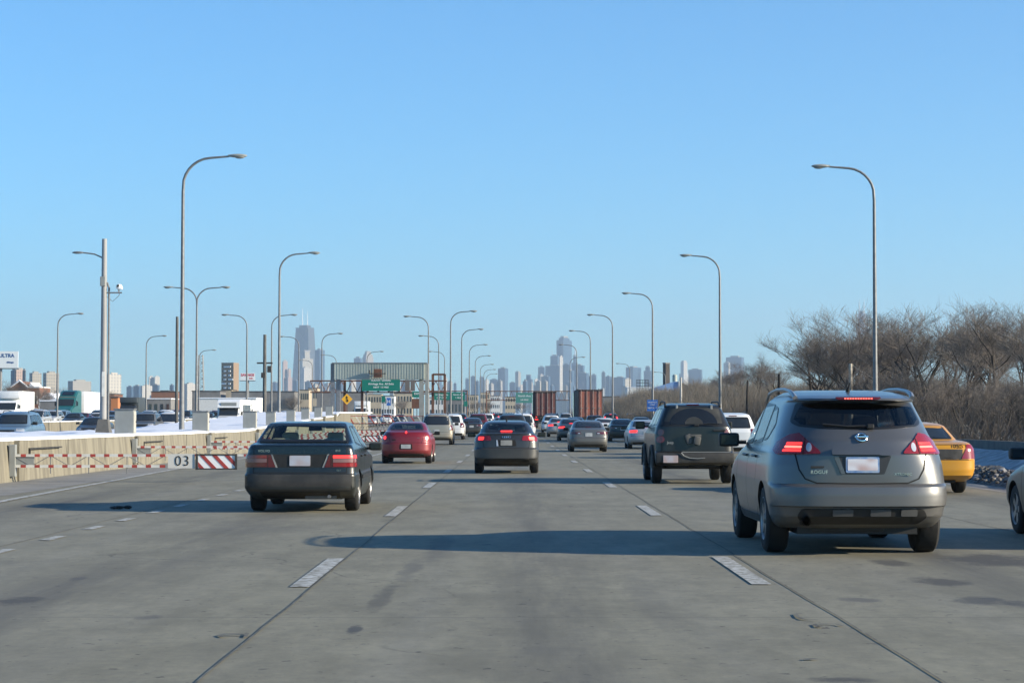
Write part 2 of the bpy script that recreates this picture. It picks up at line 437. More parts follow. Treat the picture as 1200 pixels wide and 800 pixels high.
def finish_body(bm, S, S_skin, holes, m_paint, root, extra=None):
    """delete what lies behind see-through panes, then link the body"""
    for mode, poly in holes:
        lines = inset_poly(rough_poly(poly), .008)
        dead = []
        for f in bm.faces:
            c = f.calc_center_median(); n = f.normal
            if f.material_index: continue
            if mode == 'rear' and not (n.y < -.15 and c.y < S['L'] * .5): continue
            if mode == 'front' and not (n.y > .15 and c.y > S['L'] * .5): continue
            if mode == 'right' and not n.x > .25: continue
            if mode == 'left' and not n.x < -.25: continue
            ok = True
            for v in f.verts:
                p = Vector((v.co.x, v.co.z)) if mode in ('rear', 'front') else Vector((v.co.y, v.co.z))
                if not inside(lines, p): ok = False; break
            if ok: dead.append(f)
        bmesh.ops.delete(bm, geom=dead, context='FACES')
    o = obj('body', bm, [m_paint, m_seam], root, 38)
    for sl in o.material_slots[:1]: sl.link = 'OBJECT'; sl.material = m_paint
    return o

def sedan_spec(**k):
    S = dict(L=4.6, W=1.76, z0=.20, z1=1.43, rw=.315, wy=(.98, 3.66), track=.845,
        rear=[(.20, .50), (.30, .16), (.36, .05), (.46, .0), (.60, .0), (.64, .04), (.72, .06), (.92, .07), (1.0, .11), (1.04, .20), (1.065, .45), (1.08, .72), (1.34, 1.28), (1.40, 1.55), (1.43, 2.05)],
        front=[(.20, .50), (.30, .10), (.42, .0), (.58, .02), (.66, .10), (.74, .25), (.84, .70), (.93, 1.18), (1.34, 1.78), (1.40, 1.98), (1.43, 2.15)],
        hw=[(.20, .78), (.30, .84), (.45, .87), (.62, .88), (.80, .87), (.95, .835), (1.02, .79), (1.08, .745), (1.20, .70), (1.34, .62), (1.39, .56), (1.43, .42)],
        Rr=[(.2, .5), (.64, .5), (1.0, .45), (1.08, .42), (1.34, .38), (1.43, .4)], Rf=[(.2, .7), (.66, .75), (.93, .7), (1.0, .5), (1.43, .5)],
        nr=[(.2, 4.5), (1.0, 4.2), (1.08, 3.2), (1.43, 2.6)], nf=[(.2, 3), (.93, 3), (1.0, 3), (1.43, 2.6)])
    S.update(k); return S
def suv_spec(**k):
    S = dict(L=4.7, W=1.86, z0=.26, z1=1.72, rw=.36, wy=(.95, 3.70), track=.90,
        rear=[(.26, .45), (.36, .10), (.45, .0), (.66, .0), (.70, .06), (1.0, .07), (1.10, .12), (1.55, .38), (1.62, .42), (1.66, .50), (1.70, .80), (1.72, 1.2)],
        front=[(.26, .40), (.36, .08), (.50, .0), (.75, .03), (.90, .12), (.98, .40), (1.08, 1.10), (1.58, 1.75), (1.66, 1.95), (1.72, 2.4)],
        hw=[(.26, .85), (.40, .90), (.60, .93), (.90, .925), (1.05, .89), (1.12, .85), (1.30, .80), (1.55, .71), (1.64, .66), (1.70, .56), (1.72, .45)],
        Rr=[(.2, .42), (1.0, .42), (1.2, .45), (1.72, .5)], Rf=[(.2, .6), (.9, .6), (1.1, .5), (1.72, .6)],
        nr=[(.2, 4.5), (1.1, 4.5), (1.7, 4)], nf=[(.2, 3.2), (1.0, 3.2), (1.72, 3)])
    S.update(k); return S

def generic(S, name, pol, style='five', low=m_blkd, seethru=False, lens=None, plate_z=.78, gaps=True, rails=False, bright=None, brake=False, spoiler=False):
    """a complete car of ordinary shape; pol: dict of outlines"""
    root = empty(name); bm = body_shell(S, 1.7 if seethru else 1.0); K = Skin(bm, S)
    gl = [m_glassA, m_frit] if seethru else [m_glassfar, m_frit]
    holes = []
    if seethru:
        holes = [('rear', pol['rw']), ('front', pol['ws'])] + [(m, p) for p in pol['side'] for m in ('left', 'right')]
    K.panel('rear_window', pol['rw'], 'rear', gl, root, frit=.03)
    K.panel('windshield', pol['ws'], 'front', gl, root, frit=.03)
    for p in pol['side']:
        for m in ('left', 'right'): K.panel('side_window', p, m, gl, root, frit=.015)
    for sd in 'RL':
        t = K.panel('taillight', pol['tail'], 'r' + sd, m_redlit if brake else m_reddk, root, off=.012)
        if 'tail_in' in pol:
            K.panel('reversing_lamp', pol['tail_in'], 'r' + sd, m_lensw, t, off=.015)
        K.panel('headlight', pol['head'], 'f' + sd, m_head, root, off=.012)
    K.panel('license_plate', rpoly([(-.16, plate_z - .08), (.16, plate_z - .08), (.16, plate_z + .08), (-.16, plate_z + .08)], .01, 1), 'rear', m_plateg, root, off=.012)
    if 'grille' in pol: K.panel('grille', pol['grille'], 'front', m_blk, root, off=.006)
    if 'low_r' in pol: K.panel('lower_valance', pol['low_r'], 'rear', low, root, off=.006)
    if 'low_f' in pol: K.panel('air_intake', pol['low_f'], 'front', low, root, off=.006)
    if 'chmsl' in pol: K.panel('high_brake_light', pol['chmsl'], 'rear', m_redlit if brake else m_reddk, root, off=.015)
    if gaps: K.strips('door_seam', [(m, l) for l in pol['gaps'] for m in ('left', 'right')] + [('rear', l) for l in pol.get('rgaps', [])], m_seam, root, .012)
    if seethru:
        for x in (-.36, .36): seat(root, x, S['L'] * .50, .45, m_interior)
        seat(root, 0, S['L'] * .29, .55, m_interior, 1.15, .48, False)
        b = bmesh.new(); box(b, (0, S['L'] * .49, .52), (S['W'] - .34, S['L'] * .55, .45)); obj('cabin_floor', b, m_interior, root)
    if rails:
        for s in (-1, 1):
            b = bmesh.new(); zt = S['z1']
            tube(b, [(s * .60, .75, zt - .12), (s * .585, .85, zt + .0), (s * .57, 1.6, zt + .05), (s * .57, 2.4, zt + .03), (s * .6, 2.55, zt - .07)], .018, 6)
            obj('roof_rail', b, m_blk, root, 40)
    finish_body(bm, S, K, holes, paint('silver', (.45, .46, .47)), root)
    add_wheels(root, S, style)
    my = S['L'] - lerp_tab(S['front'], pol['side'][0][0][1]) - .55
    mirror(root, S, m_blk, pol.get('my', S['L'] - 1.75), pol.get('mz', 1.02))
    return root

def set_paint(root, m):
    for c in root.children:
        if c.name.split('.')[0] == 'body':
            c.material_slots[0].link = 'OBJECT'; c.material_slots[0].material = m
def subst(root, partname, m):
    for c in root.children:
        if c.name.split('.')[0] == partname:
            for sl in c.material_slots[:1]: sl.link = 'OBJECT'; sl.material = m

# ---- outlines for the common kinds
sed_pol = dict(
    rw=rpoly([(-.62, 1.095), (.62, 1.095), (.50, 1.365), (-.50, 1.365)], .05), ws=rpoly([(-.66, .965), (.66, .965), (.53, 1.355), (-.53, 1.355)], .05),
    side=[rpoly([(1.50, 1.06), (2.22, 1.02), (2.22, 1.355), (1.86, 1.35)], .05), rpoly([(2.28, 1.02), (3.10, .99), (2.60, 1.33), (2.28, 1.355)], .05)],
    tail=rpoly([(.34, .80), (1.02, .80), (1.04, .91), (.36, .91)], .03), tail_in=rpoly([(.38, .82), (.50, .82), (.50, .86), (.38, .86)], .01),
    head=rpoly([(.42, .60), (.95, .62), (.98, .72), (.48, .70)], .03), grille=rpoly([(-.36, .55), (.36, .55), (.38, .68), (-.38, .68)], .03),
    low_f=rpoly([(-.55, .30), (.55, .30), (.60, .40), (-.60, .40)], .03), low_r=rpoly([(-.62, .24), (.62, .24), (.66, .34), (-.66, .34)], .03),
    chmsl=rpoly([(-.12, 1.105), (.12, 1.105), (.12, 1.125), (-.12, 1.125)], .004, 1),
    gaps=[[(2.25, .30), (2.25, 1.0)], [(3.22, .36), (3.18, .95)], [(1.30, .66), (1.42, .98)], [(1.36, .42), (1.36, .30)]], rgaps=[[(-.72, .62), (-.72, .98)], [(.72, .62), (.72, .98)], [(-.72, .64), (.72, .64)]], mz=1.02, my=2.95)
suv_pol = dict(
    rw=rpoly([(-.66, 1.14), (.66, 1.14), (.58, 1.56), (-.58, 1.56)], .06), ws=rpoly([(-.74, 1.13), (.74, 1.13), (.62, 1.56), (-.62, 1.56)], .05),
    side=[rpoly([(.62, 1.16), (1.30, 1.14), (1.30, 1.56), (.78, 1.55)], .05), rpoly([(1.38, 1.13), (2.12, 1.12), (2.12, 1.56), (1.38, 1.57)], .04), rpoly([(2.20, 1.12), (3.12, 1.11), (2.72, 1.52), (2.20, 1.56)], .05)],
    tail=rpoly([(.66, .82), (1.02, .82), (1.02, 1.12), (.70, 1.12)], .03), tail_in=rpoly([(.72, .86), (.86, .86), (.86, .93), (.72, .93)], .01),
    head=rpoly([(.50, .78), (1.0, .78), (1.02, .92), (.52, .92)], .03), grille=rpoly([(-.42, .68), (.42, .68), (.44, .86), (-.44, .86)], .03),
    low_f=rpoly([(-.62, .36), (.62, .36), (.66, .50), (-.66, .50)], .03), low_r=rpoly([(-.74, .30), (.74, .30), (.80, .42), (-.80, .42)], .03),
    chmsl=rpoly([(-.15, 1.585), (.15, 1.585), (.15, 1.61), (-.15, 1.61)], .004, 1),
    gaps=[[(1.34, .5), (1.34, 1.1)], [(2.16, .36), (2.16, 1.1)], [(3.2, .4), (3.18, 1.05)]], rgaps=[[(-.70, .70), (-.70, 1.1)], [(.70, .70), (.70, 1.1)], [(-.70, .71), (.70, .71)]], mz=1.16, my=2.95)

# ---------------------------------------------------------------- the grey crossover close by
def make_crossover():
    S = dict(L=4.65, W=1.80, z0=.27, z1=1.66, rw=.345, wy=(.98, 3.67), track=.875, ww=.225, taper=.02,
        rear=[(.27, .42), (.34, .20), (.40, .10), (.49, .07), (.505, .0), (.62, .0), (.69, .01), (.705, .035), (.72, .10), (.80, .10), (1.0, .105), (1.15, .15), (1.25, .23), (1.53, .42), (1.545, .33), (1.565, .34), (1.595, .50), (1.635, .90), (1.66, 1.45)],
        front=[(.27, .45), (.36, .10), (.50, .0), (.70, .02), (.82, .15), (.90, .38), (.98, .75), (1.05, 1.15), (1.48, 1.80), (1.57, 2.0), (1.63, 2.2), (1.66, 2.45)],
        hw=[(.27, .82), (.40, .87), (.55, .895), (.72, .90), (.90, .885), (1.02, .86), (1.08, .825), (1.20, .785), (1.35, .73), (1.48, .68), (1.555, .645), (1.60, .60), (1.64, .53), (1.66, .42)],
        Rr=[(.27, .50), (.7, .55), (1.0, .65), (1.2, .75), (1.5, .8), (1.54, .7), (1.615, .7)], Rf=[(.27, .7), (.9, .8), (1.05, .6), (1.615, .5)],
        nr=[(.27, 3.4), (.70, 3.3), (1.0, 3.0), (1.2, 2.9), (1.615, 2.9)], nf=[(.27, 2.8), (1.05, 2.8), (1.615, 2.6)])
    root = empty('crossover_car'); bm = body_shell(S, 1.7); K = Skin(bm, S)
    P_ = paint('graphite_crossover', (.115, .115, .115), .5, .29, .38, (.15, .143, .13))
    rw = rpoly([(-.655, 1.325), (-.60, 1.285), (-.35, 1.262), (0, 1.25), (.35, 1.262), (.60, 1.285), (.655, 1.325), (.575, 1.525), (0, 1.535), (-.575, 1.525)], .03)
    ws = rpoly([(-.70, 1.09), (.70, 1.09), (.56, 1.48), (-.56, 1.48)], .05)
    sides = [rpoly([(.95, 1.30), (1.22, 1.15), (1.48, 1.13), (1.48, 1.50), (1.20, 1.47)], .05), rpoly([(1.55, 1.12), (2.30, 1.10), (2.30, 1.54), (1.55, 1.51)], .04), rpoly([(2.37, 1.10), (3.30, 1.07), (2.80, 1.43), (2.37, 1.54)], .05)]
    g = [m_glassB, m_frit]
    K.panel('rear_window', rw, 'rear', g, root, frit=.02, grid=.06); K.panel('windshield', ws, 'front', [m_glassA, m_frit], root, frit=.03)
    for i, p in enumerate(sides):
        for m in ('left', 'right'): K.panel('side_window', p, m, [m_glassB if i < 2 else m_glassA, m_frit], root, frit=.014)
    for sd in 'RL':
        t = K.panel('taillight', rpoly([(.40, 1.015), (1.10, 1.005), (1.26, 1.05), (1.26, 1.12), (1.08, 1.20), (.84, 1.215), (.68, 1.175), (.52, 1.12), (.43, 1.06)], .03), 'r' + sd, m_red, root, off=.016, grid=.05)
        for k in range(3):
            z = 1.03 + k * .035
            K.panel('brake_bar', rpoly([(.68, z), (1.0, z), (1.0, z + .022), (.68, z + .022)], .008, 2), 'r' + sd, m_redhot if k == 1 else m_redlit, t, off=.020, grid=.05)
        K.panel('reversing_lamp', circ(.555, 1.075, .045), 'r' + sd, m_lensw, t, off=.020, grid=.03)
        K.strips('lamp_split', [('r' + sd, [(.645, 1.01), (.635, 1.165)])], m_seam, t, .012, .022)
        K.panel('headlight', rpoly([(.45, .70), (1.0, .74), (1.05, .88), (.60, .84)], .04), 'f' + sd, m_head, root, off=.012)
        K.panel('rear_reflector', rpoly([(.60, .50), (.80, .50), (.80, .525), (.60, .525)], .006, 1), 'r' + sd, m_reddk, root, off=.006) if False else None
    K.panel('high_brake_light', rpoly([(-.20, 1.547), (.20, 1.547), (.23, 1.566), (-.23, 1.566)], .01, 2), 'rear', m_reddk, root, off=.012, grid=.04)
    led = []
    bm2 = bmesh.new()
    for k in range(11):
        h, n = K.ray('rear', -.13 + k * .026, 1.556); box(bm2, h + n * .014, (.016, .006, .010))
    obj('brake_leds', bm2, m_redhot, root)
    K.panel('hatch_garnish', rpoly([(-.30, 1.00), (.30, 1.00), (.295, 1.065), (-.295, 1.065)], .02, 3), 'rear', P_, root, off=.030, grid=.05)
    K.panel('plate_recess', rpoly([(-.215, .815), (.215, .815), (.285, .995), (-.285, .995)], .012, 2), 'rear', mat('recess_shade', (.035, .036, .038), .45, .3), root, off=.003, grid=.05)  # flush panel; its dark colour carries the shade of the recess
    bm2 = bmesh.new(); h, n = K.ray('rear', -.25, .9)
    prism(bm2, [(-.283, .992), (-.235, .992), (-.17, .818), (-.213, .818)], lambda a, b, d: (a, K.ray('rear', a, b)[0].y - d, b), -.01, .010); obj('recess_edge_and_glint', bm2, P_, root)
    fr = K.panel('license_plate', rpoly([(-.165, .83), (.165, .83), (.165, .985), (-.165, .985)], .012, 2), 'rear', mat('plate_frame', (.10, .20, .42), .4, col2=(.35, .42, .5), vscale=9), root, off=.012, grid=.06)
    K.panel('plate_face', rpoly([(-.148, .852), (.148, .852), (.148, .965), (-.148, .965)], .01, 2), 'rear', mat('blurred_plate_face', (.62, .62, .66), .5, col2=(.45, .33, .32), vscale=9, detail=0), fr, off=.015, grid=.06)
    # emblem: a ring with a bar across
    h, n = K.ray('rear', 0, 1.172); e = bmesh.new()
    M = Matrix.Translation(h + n * .012) @ n.to_track_quat('Z', 'Y').to_matrix().to_4x4()
    ring = [M @ Vector((.052 * math.cos(a), .047 * math.sin(a), 0)) for a in [2 * math.pi * k / 28 for k in range(29)]]
    tube(e, ring, .010, 8, cap=False); box(e, h + n * .015, (.135, .012, .024), bev=.005); obj('emblem', e, m_chrome, root, 40)
    for s_, x, z, sz in (('ROGUE', -.425, .835, .048), ('XTRONIC', .40, .815, .036)):
        h, n = K.ray('rear', x, z); text('lettering', s_, sz, h + Vector((0, -.006, 0)), m_chrome, root, .004, bold=.001, spacing=1.1)
    h, n = K.ray('rear', -.425, .885); bm2 = bmesh.new(); box(bm2, h + Vector((0, -.004, 0)), (.17, .006, .022), bev=.004); obj('badge_plinth', bm2, m_blk, root)
    # lower valance, exhaust
    K.panel('lower_valance', rpoly([(-.56, .33), (.56, .33), (.64, .40), (.60, .475), (-.60, .475), (-.64, .40)], .03), 'rear', m_blk, root, off=.014)
    for x, w in ((-.20, .20), (.17, .20), (.45, .16)):
        K.panel('valance_plate', rpoly([(x - w / 2, .41), (x + w / 2, .41), (x + w / 2, .475), (x - w / 2, .475)], .012, 2), 'rear', mat('grey_trim%d' % (x * 100), (.07, .07, .07), .5), root, off=.026, grid=.05)
    bm2 = bmesh.new(); lathe = [(-.62, .05, .355), (-.62, .0, .355)]
    tube(bm2, [(-.56, .45, .35), (-.56, .06, .355)], .046, 18, cap=False); tube(bm2, [(-.56, .06, .355), (-.56, .30, .355)], .036, 18, cap=False)
    bmesh.ops.solidify(bm2, geom=bm2.faces[:], thickness=.004); obj('exhaust_pipe', bm2, m_chrome, root, 40)
    bm2 = bmesh.new(); box(bm2, (0, 1.9, .27), (1.2, 2.9, .12)); box(bm2, (-.1, .60, .30), (.75, .34, .16), bev=.05); tube(bm2, [(-.6, .98, .30), (.6, .98, .30)], .05, 8); obj('underbody', bm2, m_blk, root, 40)
    for s in (-1, 1):
        r_ = bmesh.new(); pts = [(s * .59, .62, 1.57), (s * .60, .72, 1.608), (s * .60, .95, 1.642), (s * .595, 1.4, 1.668), (s * .595, 2.0, 1.672), (s * .595, 2.4, 1.655), (s * .60, 2.65, 1.63), (s * .61, 2.75, 1.56)]
        tube(r_, pts, [.026, .024, .020, .018, .018, .018, .020, .022], 8); obj('roof_rail', r_, mat('rail_alloy%d' % s, (.32, .33, .34), .35, .6), root, 40)
    a_ = bmesh.new(); tube(a_, [(0, 1.0, 1.63), (0, .96, 1.68)], [.028, .012], 8); tube(a_, [(0, .96, 1.675), (0, .84, 1.73)], .005, 6); obj('roof_antenna', a_, m_blk, root)
    w_ = bmesh.new(); p0 = K.ray('rear', .10, 1.275); p1 = K.ray('rear', -.36, 1.295)
    tube(w_, [p0[0] + p0[1] * .03, (p0[0] + p1[0]) / 2 + Vector((0, -.035, 0)), p1[0] + p1[1] * .02], .012, 6); box(w_, p0[0] + p0[1] * .02, (.07, .05, .045), bev=.01); obj('rear_wiper', w_, m_blk, root)
    K.strips('hatch_seam', [('rear', [(-.675, 1.20), (-.645, 1.0), (-.615, .86), (-.56, .77), (-.45, .728), (0, .722), (.45, .728), (.56, .77), (.615, .86), (.645, 1.0), (.675, 1.20)])], m_seam, root, .014, .003)
    dl = [[(1.515, .72), (1.50, 1.10)], [(2.33, .36), (2.33, 1.08)], [(3.28, .40), (3.35, 1.05)], [(1.42, .45), (1.60, .36), (2.33, .34), (3.2, .36)]]
    K.strips('door_seam', [(m, l) for l in dl for m in ('left', 'right')], m_seam, root, .012)
    for m in ('left', 'right'):
        for y in (1.72, 2.55):
            h, n = K.ray(m, y, .97); d = bmesh.new(); tube(d, [h + n * .004 - Vector((0, .09, 0)), h + n * .035 - Vector((0, .05, 0)), h + n * .035 + Vector((0, .05, 0)), h + n * .004 + Vector((0, .09, 0))], .014, 8); obj('door_handle', d, P_, root, 50)
    for m in ('left', 'right'):
        K.panel('sill_trim', [(1.42, .29), (3.25, .29), (3.25, .36), (1.42, .36)], m, m_blkd, root, off=.008)
    bmx = bm
    finish_body(bmx, S, K, [('rear', rw), ('front', ws)] + [(m, p) for p in sides for m in ('left', 'right')], P_, root)
    add_wheels(root, S, 'five')
    mirror(root, S, m_blk, 3.02, 1.13, .23, .155, .13)
    for x in (-.38, .38): seat(root, x, 2.35, .55, m_interior)
    seat(root, 0, 1.35, .6, m_interior, 1.2, .50, False)
    for x in (-.4, 0, .4):
        hb = bmesh.new(); box(hb, (x, 1.28, 1.17), (.24, .09, .15), bev=.04); obj('headrest', hb, m_interior, root, 50)
    b = bmesh.new(); box(b, (0, 2.2, .62), (1.5, 2.7, .55)); obj('cabin_floor', b, m_interior, root)
    return root

# ---------------------------------------------------------------- boxy black sedan
def make_boxy_sedan():
    S = sedan_spec(L=4.66, W=1.76, z0=.21, z1=1.415, rw=.31, wy=(1.0, 3.66), track=.85, taper=.015,
        rear=[(.21, .55), (.28, .20), (.335, .06), (.38, .0), (.58, -.01), (.60, .0), (.605, .07), (.70, .085), (.90, .085), (.905, .10), (1.02, .11), (1.05, .15), (1.065, .30), (1.075, .62), (1.35, 1.10), (1.39, 1.25), (1.405, 1.6), (1.415, 2.0)],
        front=[(.21, .45), (.30, .10), (.40, .0), (.56, .0), (.62, .08), (.80, .12), (.84, .40), (.92, 1.20), (1.35, 1.80), (1.39, 1.95), (1.415, 2.15)],
        hw=[(.21, .80), (.34, .855), (.40, .875), (.58, .875), (.62, .862), (.85, .855), (.98, .83), (1.04, .80), (1.075, .775), (1.35, .640), (1.385, .61), (1.405, .55), (1.415, .44)],
        Rr=[(.2, .24), (1.0, .22), (1.06, .25), (1.35, .22), (1.43, .3)], Rf=[(.2, .5), (.9, .5), (1.43, .3)],
        nr=[(.2, 4.5), (1.0, 4.5), (1.08, 4.5), (1.43, 3.2)], nf=[(.2, 4), (.9, 4), (1.43, 3)])
    root = empty('boxy_sedan'); bm = body_shell(S, 1.7); K = Skin(bm, S)
    P_ = paint('black_green', (.003, .006, .0055), .0, .25, .40, (.055, .055, .05))
    rw = rpoly([(-.715, 1.090), (.715, 1.090), (.61, 1.378), (-.61, 1.378)], .03); ws = rpoly([(-.70, .955), (.70, .955), (.55, 1.355), (-.55, 1.355)], .04)
    sides = [rpoly([(1.20, 1.05), (2.05, 1.0), (2.05, 1.345), (1.52, 1.335)], .04), rpoly([(2.12, 1.0), (3.06, .96), (2.62, 1.32), (2.12, 1.345)], .04)]
    g = [m_glassA, m_frit]
    K.panel('rear_window', rw, 'rear', g, root, frit=.018, grid=.06); K.panel('windshield', ws, 'front', g, root, frit=.03)
    for p in sides:
        for m in ('left', 'right'): K.panel('side_window', p, m, g, root, frit=.016)
    for sd in 'RL':
        t = K.panel('taillight', [(.375, .705), (1.08, .705), (1.08, .895), (.455, .895)], 'r' + sd, m_reddk, root, off=.014, grid=.06)
        K.panel('lit_segment', [(.53, .845), (.98, .845), (.98, .888), (.53, .888)], 'r' + sd, m_redlit if sd == 'R' else m_red, t, off=.018)  # right segment glows to stand in for sunlight on that lamp
        K.panel('reversing_lamp', [(.53, .78), (.90, .78), (.90, .835), (.53, .835)], 'r' + sd, mat('pink_lens' + sd, (.20, .11, .11), .25, coat=.4), t, off=.018)
        K.panel('lower_segment', [(.53, .715), (.98, .715), (.98, .77), (.53, .77)], 'r' + sd, m_reddk if sd == 'L' else m_red, t, off=.018)  # right lens is redder: sunlight put into its colour
        K.strips('lamp_split', [('r' + sd, [(.51, .705), (.51, .895)])], m_seam, t, .012, .02)
        K.panel('headlight', [(.45, .64), (.95, .64), (.95, .80), (.45, .80)], 'f' + sd, m_head, root, off=.012)
        K.panel('lamp_trim', [(.345, .70), (.372, .70), (.452, .90), (.425, .90)], 'r' + sd, m_greyw, root, off=.010)
    K.panel('number_panel', [(-.345, .70), (.345, .70), (.425, .90), (-.425, .90)], 'rear', m_blk, root, off=.003)
    K.panel('license_plate', rpoly([(-.16, .725), (.16, .725), (.16, .885), (-.16, .885)], .012, 2), 'rear', m_plate, root, off=.014)
    K.panel('bumper_cover', rpoly([(-1.08, .37), (1.08, .37), (1.08, .595), (-1.08, .595)], .01, 1), 'rear', mat('worn_bumper', (.030, .030, .029), .6, col2=(.10, .095, .085), vscale=3, thr=(.45, .75)), root, off=.006) if False else None
    bb = K.panel('bumper', rpoly([(-.80, .365), (.80, .365), (.80, .592), (-.80, .592)], .02, 2), 'rear', mat('worn_bumper', (.026, .026, .026), .55, col2=(.065, .06, .054), vscale=2.6, thr=(.42, .75)), root, off=.010)
    K.panel('lower_valance', [(-.60, .23), (.60, .23), (.62, .33), (-.62, .33)], 'rear', m_blk, root, off=.006)
    for s_, x, z, sz in (('VOLVO', -.56, .955, .050), ('850', .585, .958, .046), ('GLT', .60, .655, .034)):
        h, n = K.ray('rear', x, z); text('lettering', s_, sz, h + Vector((0, -.006, 0)), m_chrome, root, .003, spacing=1.15)
    K.strips('boot_seam', [('rear', [(-.72, .61), (-.72, 1.045)]), ('rear', [(.72, .61), (.72, 1.045)]), ('rear', [(-.72, .62), (.72, .62)])], m_seam, root, .012)
    dl = [[(2.085, .30), (2.085, .99)], [(3.15, .36), (3.12, .92)], [(1.32, .60), (1.18, 1.0)]]
    K.strips('door_seam', [(m, l) for l in dl for m in ('left', 'right')], m_seam, root, .012)
    for m in ('left', 'right'):
        K.panel('side_moulding', [(1.38, .50), (3.22, .50), (3.22, .56), (1.38, .56)], m, m_blk, root, off=.014)
        for y in (1.45, 2.25):
            h, n = K.ray(m, y, .86); d = bmesh.new(); box(d, h + n * .012, (.03, .17, .035), bev=.01); obj('door_handle', d, m_blk, root)
    for x in (-.37, .37): seat(root, x, 2.30, .44, m_beige, .5, .58)
    seat(root, 0, 1.32, .5, m_beige, 1.2, .48, False)
    for x in (-.42, .42):
        hb = bmesh.new(); box(hb, (x, 1.26, 1.07), (.30, .09, .15), bev=.05); obj('headrest', hb, m_beige, root, 50)
    b = bmesh.new(); box(b, (0, 2.45, .55), (1.45, 2.6, .42)); obj('cabin_floor', b, m_interior, root)
    b = bmesh.new(); box(b, (0, 3.1, .82), (1.35, .35, .2), bev=.05); obj('dashboard', b, m_interior, root)
    b = bmesh.new(); box(b, (0, 2.62, 1.29), (.22, .02, .07), bev=.01); obj('rear_view_mirror', b, m_blk, root)
    b = bmesh.new(); tube(b, [(.45, .6, .25), (.45, .10, .255)], .026, 10); box(b, (.30, .45, .27), (.5, .3, .13), bev=.04); obj('exhaust_pipe', b, m_steel, root, 40)
    b = bmesh.new(); box(b, (0, 2.2, .24), (1.2, 3.0, .10)); obj('underbody', b, m_blk, root)
    finish_body(bm, S, K, [('rear', rw), ('front', ws)] + [(m, p) for p in sides for m in ('left', 'right')], P_, root)
    add_wheels(root, S, 'steel'); mirror(root, S, m_blk, 2.95, .99, .22, .13, .12)
    return root

